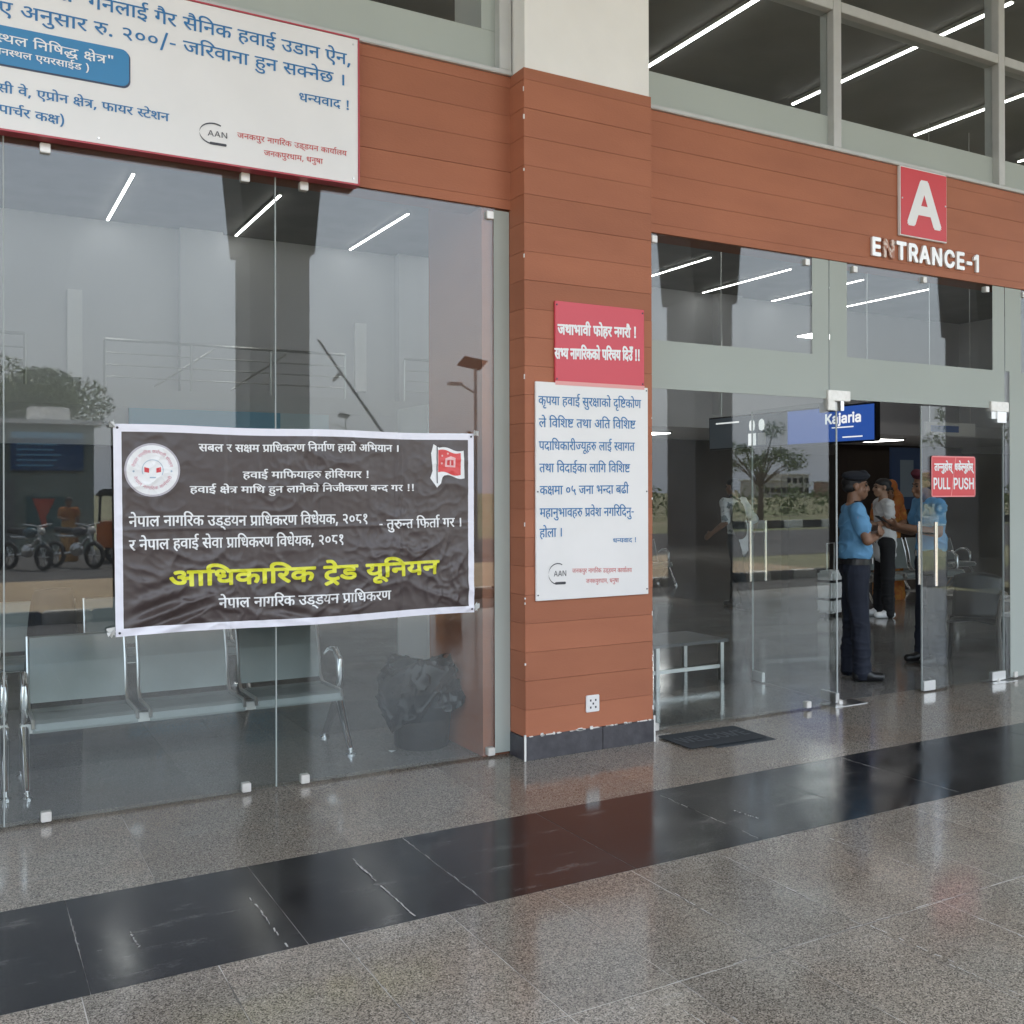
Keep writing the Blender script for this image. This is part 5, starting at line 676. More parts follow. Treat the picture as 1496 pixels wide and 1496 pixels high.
for X in (-.31, .31):
    for Z in (-.22, .215): MB().lathe([(.006, 0), (.004, .003)], (0, 0, 0), 8).build('screw', M['ink'], rs).matrix_local = Matrix.Translation((X, -.0082, Z)) @ Matrix.Rotation(rad(90), 4, 'X')
wo = (3.335, 1.55)
ws = empty('notice_sign', (wo[0], -.185, wo[1]), 0, 'tall white notice with blue lettering, under the red notice on the pillar', 'sign')
box('sheet', (-.402, -.008, -.632), (.402, .006, .638), M['white'], ws, .002)
text_mesh('lettering', rel('white', wo), M['blue'], ws, -.0096, bold=.0011); text_mesh('lettering', rel('whitered', wo), M['printred'], ws, -.0096)
caan(ws, 3.078-wo[0], 1.07-wo[1], .062, .06, -.0096)
for X, Z in ((-.39, .0), (.39, .0), (.39, -.6), (-.39, -.6), (.39, .62)): MB().lathe([(.005, 0), (.004, .003)], (0, 0, 0), 8).build('screw', M['ink'], ws).matrix_local = Matrix.Translation((X, -.0082, Z)) @ Matrix.Rotation(rad(90), 4, 'X')
as_ = empty('letter_sign', (6.475, -.03, 3.735), 0, 'red sign with a white letter A above the word entrance', 'sign')
box('backing', (-.266, -.01, -.262), (.266, .014, .262), M['white'], as_, .002); box('red_sheet', (-.258, -.0135, -.254), (.258, -.0105, .254), M['red'], as_)
text_mesh('lettering', [('A', -.19, .165, .19, .165, .325)], M['w'], as_, -.016, bold=.020, latin=True)
for X in (-.245, .245): MB().lathe([(.007, 0), (.005, .003)], (0, 0, 0), 8).build('screw', M['steel'], as_).matrix_local = Matrix.Translation((X, -.0138, .02)) @ Matrix.Rotation(rad(90), 4, 'X')
en = empty('entrance_lettering', (6.52, -.014, 3.29), 0, 'raised bright steel lettering reading entrance 1 on the terracotta band', 'sign')
fx = -.62
M['letter'] = mat('bright_letter', (.85, .85, .83), .3, .25); M['letterworn'] = vary(mat('worn_letter', (.62, .5, .42), .4, .2), (.35, .15, .09), 25, 1, lo=.45, hi=.55)
tot = sum(glyph(ord(c))[0]+50 for c in 'ENTRANCE-1')
for i, ch in enumerate('ENTRANCE-1'):
    wd = (glyph(ord(ch))[0]+50)/tot*1.25; z = .13 if ch != '-' else .13
    text_mesh('letter', [(ch, fx+.008, z, fx+wd-.008, z, .125)], M['letterworn'] if i == 1 else M['letter'], en, -.012, bold=.008, depth=.018, latin=True); fx += wd
# socket
sk = empty('wall_socket', (3.327, -.178, .285), 0, 'white double socket plate low on the pillar', 'socket')
box('plate', (-.047, -.012, -.05), (.047, .001, .05), M['white'], sk, .004)
for X, Z in ((-.018, .02), (.018, .02), (0, .0), (-.018, -.022), (.018, -.022)): box('hole', (X-.005, -.0135, Z-.006), (X+.005, -.0122, Z+.006), M['ink'], sk)
# door mat
mt = empty('door_mat', (4.15, -.30, 0), rad(-2), 'grey ribbed welcome mat on the floor by the pillar', 'mat')
M['mat'] = vary(mat('grey_mat', (.045, .055, .065), .9), (.07, .08, .09), 40, .8, bump=.8, bscale=200); M['mat2'] = mat('mat_letter', (.03, .036, .042), .9)
MB().prism(rrect(-.34, -.21, .34, .21, .02), 0, .008).build('pile', M['mat'], mt).rotation_euler = (rad(90), 0, 0)
mt.children[0].location = (0, 0, 0); mt.children[0].rotation_euler = (rad(-90), 0, 0)
MB().prism([(a, b) for a, b in rrect(-.30, -.17, .30, .17, .02)], 0, .003).build('inner_panel', M['mat2'], mt).matrix_local = Matrix.Translation((0, 0, .0115)) @ Matrix.Rotation(rad(-90), 4, 'X')
o = text_mesh('lettering', [('WELCOME', -.26, .06, .26, .06, .12)], mat('mat_print', (.09, .10, .11), .9), mt, 0, bold=.003, latin=True); o.rotation_euler = (rad(-90), 0, 0); o.location = (0, 0, .0135)

# ------------------------------------------------------------------ banner
BX0, BX1, BZ0, BZ1 = .672, 2.610, .862, 1.882
bnv = Vector((1.64, -.03, 1.37))
def crease(x, z):
    u = (x-BX0)/(BX1-BX0); v = (z-BZ0)/(BZ1-BZ0)
    n = 0; k = noise.noise(Vector((x*2.1+5, z*2.3, 11)))
    amp = max(.2, min(1.9, .75+k*1.8))*(.6+.9*(1-v))
    n += max(0, 1-abs(noise.noise(Vector((x*3.4+z*1.4, z*4.6-x*.8, 7)))*3.2))**2*.0042
    n += max(0, 1-abs(noise.noise(Vector((x*7.5-z*5, z*7.5+x*4, 17)))*3))**2*.0030
    n += max(0, 1-abs(noise.noise(Vector((x*15+z*9, z*13-x*6, 27)))*3))**2*.0014
    n *= amp*1.5; n += noise.noise(Vector((x*2.2, z*1.3, 3)))*.010
    n += noise.noise(Vector((x*22+z*2, z*2, 31)))*.0022*(1.3-v)+noise.noise(Vector((x*34, z*34, 1)))*.0008
    for fx_ in (.28, .52, .76): n += .006*math.exp(-((u-fx_)/.006)**2)         # folds from being packed
    n += .004*math.exp(-((v-.5)/.008)**2)
    # sagging gathers near the lower corners
    d = math.hypot((u-.12)*2, v-.03); n += .02*math.exp(-(d/.16)**2)*math.sin(v*70-u*45)*.8
    d = math.hypot((u-.45)*2, v-.02); n += .008*math.exp(-(d/.14)**2)*math.sin(v*80+u*40)
    e = min(u, 1-u, v, 1-v)*12; return n*min(1, .25+e)
def edge_z(x, z):
    u = (x-BX0)/(BX1-BX0); v = (z-BZ0)/(BZ1-BZ0)
    return z+(1-v)*(-.006+.010*math.sin(u*9)*.5)+v*.003*math.sin(u*14), x+.010*(.5-v)*(1-u)
def warp(co):
    z, x = edge_z(co.x+bnv.x, co.z+bnv.z); return Vector((x-bnv.x, co.y-crease(co.x+bnv.x, co.z+bnv.z)-.004, z-bnv.z))
bn = empty('banner', bnv, 0, 'creased black vinyl protest banner with a white border, tied across the glass front', 'banner')
M['vinyl'] = vary(mat('black_vinyl', (.052, .037, .036), .36, 0, .6), (.066, .049, .047), 2, .7); M['vinylw'] = mat('white_vinyl', (.80, .79, .86), .35); M['yellow'] = mat('yellow_print', (.72, .71, .04), .35)
def cloth(nm, x0, z0, x1, z1, y, m, nu, nv, thick=0):
    mb = MB(); mb.sheet(lambda u, v: warp(Vector((x0+(x1-x0)*u-bnv.x, y, z0+(z1-z0)*v-bnv.z))), nu, nv); mb.open = True
    return mb.build(nm, m, bn, smooth=True)
cloth('vinyl_sheet', BX0, BZ0, BX1, BZ1, .0, M['vinyl'], 260, 140)
bw = .037
for a in ((BX0, BZ0, BX1, BZ0+bw, 260, 6), (BX0, BZ1-bw, BX1, BZ1, 260, 6), (BX0, BZ0+bw, BX0+bw, BZ1-bw, 6, 140), (BX1-bw, BZ0+bw, BX1, BZ1-bw, 6, 140)): cloth('white_border', *a[:4], -.0012, M['vinylw'], a[4], a[5])
rb = lambda g: [(t[1], t[2]-bnv.x, t[3]-bnv.z, t[4]-bnv.x, t[5]-bnv.z, t[6]) for t in TEXTS if t[0] == g]
text_mesh('lettering', rb('banner'), M['w'], bn, -.0016, bold=.0018, warp=warp); text_mesh('lettering', rb('banneryellow'), M['yellow'], bn, -.0016, bold=.0045, warp=warp)
# union seal
def fine(me_o, lim=.012):
    bm = bmesh.new(); bm.from_mesh(me_o.data); bmesh.ops.triangulate(bm, faces=bm.faces)
    for _ in range(5):
        es = [e for e in bm.edges if e.calc_length() > lim]
        if not es: break
        bmesh.ops.subdivide_edges(bm, edges=es, cuts=1); bmesh.ops.triangulate(bm, faces=bm.faces)
    for v in bm.verts: v.co = warp(v.co)
    bm.to_mesh(me_o.data); bm.free(); return me_o
def disc(nm, cx, cz, r0, r1, y, m, a0=0, a1=360, n=48):
    mb = MB()
    for i in range(n+1):
        a = rad(a0+(a1-a0)*i/n)
        for r in (r0, r1): mb.v.append((cx-bnv.x+r*math.cos(a), y, cz-bnv.z+r*math.sin(a)))
    for i in range(n): mb.f.append((i*2, i*2+2, i*2+3, i*2+1))
    mb.open = True; return fine(mb.build(nm, m, bn))
SX, SZ = .85, 1.66
disc('seal_glow', SX, SZ, .0, .130, -.0013, mat('soft_edge', (.45, .42, .46), .4)); disc('seal_disc', SX, SZ, 0, .121, -.0026, M['w'])
for (a, b) in ((SX-.028, 1), (SX+.028, -1)):
    mb = MB(); mb.add([warp(Vector((a-bnv.x+q[0]*b, -.0042, SZ-bnv.z+q[1]))) for q in ((-.011, .014), (-.011, -.010), (.011, -.014), (.011, .008))], [(0, 1, 2, 3)]); mb.open = True; mb.build('seal_emblem', M['red'], bn)
def ring_text(t, r, a0, a1, h, m, inward=False):
    def wr(co):
        s = co.x; a = rad(a0+(a1-a0)*s); rr = r+(co.z if not inward else -co.z)
        return warp(Vector((SX-bnv.x+rr*math.cos(a), co.y, SZ-bnv.z+rr*math.sin(a))))
    text_mesh('seal_lettering', [(t, 0, h, 1, h, h)], m, bn, -.0042, warp=wr)
pr = mat('pale_red', (.6, .25, .32), .5); pb = mat('pale_blue', (.35, .45, .55), .5)
ring_text('नेपाल नागरिक कर्मचारी संगठन', .082, 170, 10, .014, pr); ring_text('नेपाल नागरिक कर्मचारी', .096, 200, 340, .013, pr, True)
disc('seal_ring', SX, SZ, .0475, .0505, -.0042, pb, -30, 205); disc('seal_dot', SX-.088, SZ-.006, 0, .005, -.0042, pb, n=8); disc('seal_dot', SX+.088, SZ-.006, 0, .005, -.0042, pb, n=8)
mb = MB(); mb.add([warp(Vector((SX-bnv.x+q[0], -.0042, SZ-bnv.z+q[1]))) for q in ((-.014, -.034), (.014, -.034), (.014, -.040), (-.014, -.040))], [(0, 1, 2, 3)]); mb.open = True; mb.build('seal_ribbon', pb, bn)
def flagpoly(nm, pts, y, m):
    mb = MB(); n = len(pts); mb.add([(p[0]-bnv.x, y, p[1]-bnv.z) for p in pts], [tuple(range(n))]); mb.open = True; return fine(mb.build(nm, m, bn))
wavy = lambda z, a, x0, x1, n=12: [(x0+(x1-x0)*i/n, z+a*math.sin(i/n*6.5)-.018*(i/n)) for i in range(n+1)]
flagpoly('flag_glow', [(2.355, 1.82), (2.34, 1.77), (2.35, 1.67), (2.335, 1.63), (2.375, 1.575), (2.40, 1.60), (2.41, 1.632)]+wavy(1.643, .006, 2.42, 2.55)+wavy(1.80, .007, 2.39, 2.545)[::-1], -.0020, M['w'])
flagpoly('flag_cloth', wavy(1.662, .007, 2.383, 2.525)+wavy(1.787, .007, 2.383, 2.525)[::-1], -.0032, mat('flag_red', (.70, .07, .07), .4))
flagpoly('flag_pole', [(2.373, 1.60), (2.379, 1.60), (2.379, 1.812), (2.373, 1.812)], -.0042, M['ink'])
pk = mat('flag_pink', (.85, .5, .5), .5)
flagpoly('flag_emblem', [(2.425, 1.693), (2.49, 1.688), (2.49, 1.742), (2.462, 1.752), (2.427, 1.74)], -.0046, pk); flagpoly('flag_emblem', [(2.437, 1.702), (2.478, 1.699), (2.478, 1.73), (2.439, 1.73)], -.0056, M['red'])
flagpoly('flag_emblem', [(2.454, 1.70), (2.462, 1.70), (2.462, 1.728), (2.454, 1.728)], -.0066, pk)
for a, b in ((2.408, 1.755), (2.443, 1.767), (2.405, 1.712)): flagpoly('flag_star', [(a+.006*math.cos(k*.785), b+.006*math.sin(k*.785)) for k in range(8)], -.0046, pk)
for X, Z in ((BX0+.018, BZ0+.018), (BX0+.018, BZ1-.018), (BX1-.018, BZ0+.02), (BX1-.018, BZ1-.018)):
    o = MB().lathe([(.006, 0), (.006, .002), (.003, .003)], (0, 0, 0), 10).build('eyelet', M['ink'], bn); co = warp(Vector((X-bnv.x, -.004, Z-bnv.z))); o.matrix_local = Matrix.Translation(co) @ Matrix.Rotation(rad(90), 4, 'X')
M['tape'] = mat('clear_tape', (.6, .6, .58), .15); 
for X, Z, s in ((BX0-.015, BZ0+.02, 1), (BX1+.012, BZ0+.03, 1), (BX1+.01, BZ1+.01, .8), (BX0-.01, BZ1-.0, .6)):
    mb = MB(); pts = []
    for i in range(14): pts.append((X-bnv.x+R.uniform(-.03, .03)*s, -.012+R.uniform(-.012, .012), Z-bnv.z+R.uniform(-.03, .03)*s))
    for i in range(12): mb.add([pts[i], pts[i+1], pts[i+2]], [(0, 1, 2)])
    mb.open = True; mb.build('crumpled_tape', M['tape'], bn)

# ------------------------------------------------------------------ canopy over the drive and its columns
cn = empty('canopy', (4, -4, 7.3), 0, 'flat grey canopy over the drive, mirrored in the upper windows', 'canopy')
MB().box((-11, -4.6, 0), (20, 3.9, .45)).build('soffit_slab', M['soffit'], cn)
for i in range(6): MB().box((-9+i*5.2, -4.55, -.25), (-8.7+i*5.2, 3.85, -.002)).build('beam', M['soffit'], cn)
def column(x, y, label):
    t = empty('canopy_column', (x, y, 0), 0, label, 'column', 'columns along the drive'); a = .345
    box('shaft', (-a, -a, -.3), (a, a, 4.30), M['concrete'], t, .02)
    mb = MB(); z0, z1 = 4.30, 7.05; b0, b1 = a+.05, .66
    mb.add([(-b0, -a-.03, z0), (b0, -a-.03, z0), (b0, a+.03, z0), (-b0, a+.03, z0), (-b1, -a-.03, z1), (b1, -a-.03, z1), (b1, a+.03, z1), (-b1, a+.03, z1)],
           [(0, 3, 2, 1), (4, 5, 6, 7), (0, 1, 5, 4), (1, 2, 6, 5), (2, 3, 7, 6), (3, 0, 4, 7)]); mb.build('flared_head', M['concrete'], t)
    for s in (-1, 1): box('groove_strip', (s*.12-.01, -a-.008, .2), (s*.12+.01, -a+.002, 4.25), M['frame'], t)
    return t
column(-3.1, -6.35, 'canopy column farthest left, beyond the sign board'); column(3.24, -6.35, 'canopy column mirrored in the glass over the black banner'); column(9.62, -6.35, 'canopy column mirrored in the fixed panel left of the doorway'); column(15.9, -6.35, 'canopy column mirrored beside the pull and push sticker')

# ------------------------------------------------------------------ hall floor and ceiling lights
hf = empty('hall_floor', (0, 0, 0), kind='structure')
MB().box((-6.8, .1, -.3), (29.8, 17, -.012)).build('screed', M['grout'], hf)
_n = 0
for j in range(6):
    y = .101+j*.9
    for i in range(-1, 16):
        x = .2+i*.9
        if x < 12.5: tile(x, y, .9, .9, M['black'] if j == 1 else M['hallgranite'], 'hall_tile', hf)
        if j == 1: _tiles[(.9, .9, 'hall_tile')] = _tiles[(.9, .9, 'hall_tile')]
o = MB().box((-6.8, 5.503, -.012), (29.8, 16.9, 0)).build('far_floor', M['hallgranite'], hf); MB().box((13.7, .3, -.012), (29.8, 5.5, 0)).build('far_floor', M['hallgranite'], hf); MB().box((-6.8, .3, -.012), (-.75, 5.5, 0)).build('far_floor', M['hallgranite'], hf)
ORD = ['leftmost', 'second', 'third', 'fourth', 'fifth', 'sixth', 'seventh', 'eighth', 'ninth', 'tenth']
for k in range(-1, 9):
    X = 5.6*(.4925+.4665*k)
    for y0, y1 in ((2.0, 5.45), (7.85, 11.3), (13.35, 16.75)):
        t = empty('ceiling_light', (X, y0, 7.2), 0, '%s strip light from the left in the %s row under the hall ceiling' % (ORD[k+1], 'front' if y0 < 5 else 'middle' if y0 < 10 else 'rear'), 'ceiling light', 'strip lights on the hall ceiling')
        box('housing', (-.032, 0, -.05), (.032, y1-y0, .02), M['frame'], t); box('diffuser', (-.020, .01, -.065), (.020, y1-y0-.01, -.0502), M['led'], t)
for X, Y in ((22.4, 14.3), (14.5, 14.6)):
    t = empty('panel_light', (X, Y, 3.0), 0, 'square lit panel under the mezzanine, %s' % ('farther right past the blue screen' if X > 20 else 'behind the frosted glass'), 'panel light'); box('frame', (-.65, -.65, -.04), (.65, .65, 0), M['frame'], t); box('diffuser', (-.6, -.6, -.055), (.6, .6, -.0402), M['led'], t)
t = empty('panel_light', (17.2, 11.2, 5.1), 0, 'small bright hanging panel light seen in the clear pane left of the letter sign', 'panel light'); box('frame', (-.5, -.3, -.03), (.5, .3, 0), M['frame'], t); box('diffuser', (-.46, -.26, -.05), (.46, .26, -.0302), M['led'], t)
# mezzanine railings
def railing(x0, x1, n, label):
    t = empty('railing', (x0, 12.68, 3.3), 0, label, 'railing', 'mezzanine railings'); L = x1-x0
    for i in range(n+1): MB().tube([(L*i/n, 0, 0), (L*i/n, 0, .80)], .022, 8).build('post', M['steel'], t)
    for z, r in ((.82, .026), (.6, .012), (.4, .012), (.2, .012)): MB().tube([(0, 0, z), (L, 0, z)], r, 8).build('rail', M['steel'], t)
railing(-2.5, 1.0, 2, 'steel mezzanine railing at the far left'); railing(2.2, 6.4, 3, 'steel mezzanine railing above the black banner'); railing(7.6, 10.4, 2, 'steel mezzanine railing beside the pillar')
t = empty('stair_brace', (3.0, 12.75, 3.35), 0, 'pair of slanting steel braces behind the mezzanine railing', 'brace'); 
for a in (0, 1.3): MB().tube([(a, 0, .02), (a+1.0, 0, .72)], .018, 8).build('bar', M['steel'], t)
for i, (x, z0, z1) in enumerate(((2.15, 3.9, 5.7), (8.3, 3.9, 5.5))):
    t = empty('wall_strip', (x, 16.95, z0), 0, 'pale upright strip on the upper back wall, %s' % ('left one, over the seal of the banner' if i == 0 else 'right one, beside the pillar'), 'wall strip'); box('strip', (-.14, -.06, 0), (.14, .04, z1-z0), M['w'], t, .01)
for x in (-1, 4.2, 9.2, 14, 19): bbox('pilaster', (x, 16.75, 3.3), (x+.9, 16.999, 7.19), M['hallwall'])
bbox('counter_wall', (-6.7, 12.6, 2.35), (12.5, 12.8, 2.998), M['hallwall'])
# blue shop sign under the mezzanine
t = empty('shop_sign', (4.0, 12.45, 2.55), 0, 'pale blue shop fascia deep in the hall, just above the black banner', 'sign'); M['skyb'] = mat('sky_blue_sheet', (.16, .42, .62), .4)
box('fascia', (-1.45, 0, -.35), (1.1, .12, .42), M['skyb'], t); box('end_panel', (1.102, 0, -.35), (2.0, .12, .42), mat('pale_blue_sheet', (.55, .68, .75), .4), t)
# tall pale cabinet and dustbin
t = empty('cabinet', (3.55, 1.75, 0), 0, 'tall pale metal cabinet behind the dustbin', 'cabinet'); box('body', (-.42, -.0, .05), (.2, .6, 2.22), M['white'], t, .01); box('door_panel', (-.40, -.022, .08), (.05, -.002, 2.18), M['frame'], t, .004); box('foot_plinth', (-.40, .02, 0), (.18, .58, .05), M['blackplastic'], t); MB().tube([(.02, -.03, 1.0), (.02, -.03, 1.25)], .01, 8).build('handle', M['steel'], t)
bn_ = empty('dustbin', (2.50, .46, 0), 0, 'black plastic dustbin lined with a crumpled black bag', 'dustbin')
MB().lathe([(.155, 0), (.165, .01), (.19, .30), (.2, .46), (.21, .47), (.2, .475), (.185, .44), (.15, .03)], (0, 0, 0), 32, False).build('bin_body', M['blackplastic'], bn_, smooth='auto')
def bag(u, v):
    a = u*2*math.pi; lip = 1-v
    z = .515-.235*v+.03*math.sin(3*a+1)+.02*math.sin(7*a)*v; r = .222+.022*math.sin(4*a+v*5)+.03*v*math.sin(a*2+2)
    n = noise.noise(Vector((math.cos(a)*1.6, math.sin(a)*1.6, v*1.5)))*.03+max(0, 1-abs(noise.noise(Vector((math.cos(a)*3+v*2, math.sin(a)*3, v*2.5))))*5)**2*.024+.006*math.sin(13*a+6*v)*v
    if v < .08: r -= .03*(1-v/.08)
    z += -.12*v*max(0, math.cos(a+2.6)); return Vector(((r+n)*math.cos(a), (r+n)*math.sin(a), z+n*.5))
mb = MB(); mb.sheet(bag, 110, 30); mb.open = True; mb.build('bin_bag', mat('bag_plastic', (.006, .006, .008), .22, 0, .4), bn_, smooth=True)
mb = MB(); mb.sheet(lambda u, v: Vector(((.2-.05*v)*math.cos(u*6.2832), (.2-.05*v)*math.sin(u*6.2832), .50-.35*v+.01*math.sin(u*30))), 40, 4); mb.open = True; mb.build('bag_inner', M['blackplastic'], bn_)
t = empty('paper_scrap', (2.28, .40, 0), .4, 'small white paper scrap on the floor beside the dustbin', 'scrap'); MB().add([(-.02, -.015, .002), (.02, -.012, .006), (.022, .014, .002), (-.015, .016, .008)], [(0, 1, 2, 3)]).build('scrap', M['w'], t)

# ------------------------------------------------------------------ benches
def bench(n, label, loc, rz=0, group=None, arm=True):
    """steel waiting bench, seats facing -Y, n seats of .57 m"""
    t = empty('waiting_bench', loc, rz, label, 'bench', group); W = .575; L = n*W; bs_ = M['benchsteel']
    for i in range(n):
        x0 = i*W+.03; x1 = (i+1)*W-.03
        mb = MB()
        prof = [(.06, .325), (.07, .358), (.10, .372), (.22, .368), (.38, .358), (.44, .368)]
        for (ya, za), (yb, zb) in zip(prof, prof[1:]): mb.add([(x0, ya, za), (x1, ya, za), (x1, yb, zb), (x0, yb, zb), (x0, ya, za-.012), (x1, ya, za-.012), (x1, yb, zb-.012), (x0, yb, zb-.012)], [(0, 1, 2, 3), (4, 7, 6, 5), (0, 3, 7, 4), (1, 5, 6, 2), (0, 4, 5, 1), (2, 6, 7, 3)])
        mb.build('seat', bs_, t)
        mb = MB(); prof = [(.455, .395), (.47, .46), (.50, .60), (.535, .70), (.55, .742), (.562, .748)]
        for (ya, za), (yb, zb) in zip(prof, prof[1:]): mb.add([(x0+.01, ya, za), (x1-.01, ya, za), (x1-.01, yb, zb), (x0+.01, yb, zb), (x0+.01, ya+.012, za), (x1-.01, ya+.012, za), (x1-.01, yb+.012, zb), (x0+.01, yb+.012, zb)], [(0, 1, 2, 3), (4, 7, 6, 5), (0, 3, 7, 4), (1, 5, 6, 2), (0, 4, 5, 1), (2, 6, 7, 3)])
        mb.build('backrest', bs_, t)
        for xx in (x0+.004, x1-.004):
            MB().tube([(xx, .06, .335), (xx, .08, .372), (xx, .42, .368), (xx, .465, .41), (xx, .505, .6), (xx, .555, .75)], .010, 8).build('side_rail', M['steel'], t, smooth='auto')
    box('beam', (-.02, .20, .285), (L+.02, .26, .335), M['steel'], t, .004)
    for x in (0.0, L):
        lg = MB(); lg.tube([(x, .22, .31), (x, .03, .05), (x, .0, .03)], [.028, .02, .016], 10); lg.tube([(x, .22, .31), (x, .45, .05), (x, .48, .03)], [.028, .02, .016], 10)
        o = lg.build('leg_frame', M['chrome'], t, smooth='auto')
        for y in (0, .48): MB().lathe([(.03, 0), (.03, .008), (.012, .014), (.01, .04)], (x, y, 0), 12).build('foot', M['chrome'], o)
        if arm: MB().tube([(x, .22, .33), (x, .19, .42), (x, .20, .53), (x, .27, .585), (x, .38, .575), (x, .47, .53)], [.014, .02, .022, .02, .018, .014], 10).build('armrest', M['chrome'], t, smooth='auto')
    return t
bench(3, 'steel three seat bench directly behind the glass under the banner', (.32, .46, 0))
b2 = bench(3, 'steel three seat bench cut off by the left edge of the picture', (-1.50, .50, 0))
def place_bench(src, loc, label, rz=0):
    c = copy_tree(src); c.location = loc; c.rotation_euler.z = rz; c['label'] = label; return c
M['benchdark'] = M['benchsteel']
place_bench(b2, (.25, 2.5, 0), 'steel bench in the second row, farther in behind the left glass'); place_bench(b2, (-2.2, 2.5, 0), 'steel bench at the far left of the second row')
place_bench(b2, (10.45, 3.85, 0), 'tall backed steel bench between the man in white and the woman in orange').scale = (1.1, 1.1, 1.18); place_bench(b2, (13.0, 5.4, 0), 'steel bench to the right, behind the woman in orange'); place_bench(b2, (8.6, 7.8, 0), 'steel bench deep in the hall in front of the walking man')
# low metal table
t = empty('low_table', (4.85, 1.15, 0), 0, 'low grey metal table behind the glass beside the pillar', 'table')
box('table_top', (-.75, 0, .31), (.72, .55, .335), mat('table_laminate', (.13, .13, .13), .45), t, .004)
for x in (-.70, .0, .66):
    for y in (.03, .5) if x else (.03,): box('leg', (x-.017, y-.017, 0), (x+.017, y+.017, .308), M['steel'], t)
box('rail', (-.68, .02, .10), (.642, .04, .13), M['steel'], t)
# plastic armchair
def shell(nm, pts, m, par, th=.012):
    mb = MB()
    for q in pts: pass
    return mb
M['chair'] = mat('grey_brown_plastic', (.03, .027, .026), .35); M['chair2'] = mat('paler_brown_plastic', (.16, .14, .125), .4)  # arms and front legs in a paler brown than seat and back
t = empty('armchair', (7.95, .62, 0), rad(-62), 'dark grey plastic armchair behind the closed door leaf', 'chair'); t.scale = (.9, .9, .96)
mb = MB(); mb.sheet(lambda u, v: Vector((-.23+.46*u, -.22+.44*v, .42+.012*math.cos((u-.5)*6)-.02*math.sin(v*3.1))), 12, 10); o = mb; o.open = True; s_ = mb.build('seat', M['chair'], t, smooth=True); s_.modifiers.new('t', 'SOLIDIFY').thickness = .014
mb = MB(); mb.sheet(lambda u, v: Vector((-.23+.46*u, .21+.12*v-.05*math.sin(u*3.14), .42+.42*v-.05*abs(u-.5)**2*4*v)), 12, 10); mb.open = True; s_ = mb.build('backrest', M['chair'], t, smooth=True); s_.modifiers.new('t', 'SOLIDIFY').thickness = .014
for sx in (-1, 1):
    MB().tube([(sx*.27, -.24, 0), (sx*.25, -.22, .42), (sx*.27, -.2, .62), (sx*.28, -.1, .655), (sx*.275, .12, .65), (sx*.23, .27, .66)], [.028, .024, .022, .026, .026, .02], 8).build('armrest', M['chair2'], t, smooth='auto')
    MB().tube([(sx*.27, .32, 0), (sx*.23, .22, .42)], [.026, .024], 8).build('leg', M['chair'], t, smooth='auto')
# water bottle on a ledge
t = empty('ledge', (8.60, .30, 0), 0, 'pale box ledge under the frosted strip at the right edge', 'ledge'); box('top', (-.25, 0, .40), (.9, .35, .43), M['white'], t, .003); box('body', (-.22, .02, 0), (.87, .33, .398), M['frame'], t)
t = empty('water_bottle', (8.42, .42, .43), 0, 'small clear water bottle with a blue label on the ledge', 'bottle'); MB().lathe([(.03, 0), (.033, .01), (.033, .15), (.028, .17), (.013, .2), (.013, .215)], (0, 0, 0), 16).build('bottle_body', mat('bottle_plastic', (.6, .7, .72), .15), t, smooth='auto'); MB().lathe([(.0335, .06), (.0335, .12)], (0, 0, 0), 16, False).build('bottle_label', M['skyb'], t); MB().lathe([(.015, .21), (.015, .235)], (0, 0, 0), 12).build('cap', M['w'], t)
# advertising screen at a right angle to the front
t = empty('advertising_screen', (13.9, 6.85, 2.44), 0, 'blue advertising screen hanging in the hall behind the doorway', 'screen')
M['scr'] = mat('screen_blue', (.01, .03, .12), .3, emis=(.03, .10, .42), es=.16); M['scr2'] = mat('screen_pale', (.16, .20, .26), .3, emis=(.10, .2, .4), es=.0); M['scrw'] = mat('screen_white', (.7, .7, .7), .4, emis=(1, 1, 1), es=.16)
box('screen_case', (.005, -.03, -.03), (.12, 4.33, .65), M['blackplastic'], t, .005); box('screen_panel', (-.004, 0, 0), (.004, 2.05, .62), M['scr'], t); box('screen_panel', (-.004, 2.06, 0), (.004, 4.3, .62), M['scr2'], t)
o = text_mesh('lettering', [('Kajaria', -1.12, .50, -.27, .50, .17)], M['scrw'], t, 0, bold=.010, latin=True); o.rotation_euler = (0, 0, rad(-90)); o.location = (-.0075, 0, 0)
for a, b, z in ((.45, .95, .24), (.25, .7, .06)): box('screen_line', (-.0085, a, z), (-.005, b, z+.022), M['scrw'], t)
for i, yy in enumerate((2.75, 3.02)):
    mb = MB(); mb.lathe([(.0, .0), (.07, .03), (.085, .12), (.07, .2), (.0, .24)], (0, 0, 0), 14, False); o = mb.build('screen_portrait', M['scrw'], t); o.scale = (.05, 1, 1); o.location = (-.008, yy, .30)
    mb = MB().box((-.008, yy-.11, .02), (-.005, yy+.11, .26)).build('screen_portrait', M['scrw'] if i else M['w'], t)
box('screen_line', (-.0085, 3.4, .5), (-.005, 4.1, .53), M['scrw'], t)
for y in (.2, 4.0): MB().tube([(.06, y, .65), (.06, y, 4.74)], .012, 6).build('hanger_rod', M['steel'], t)
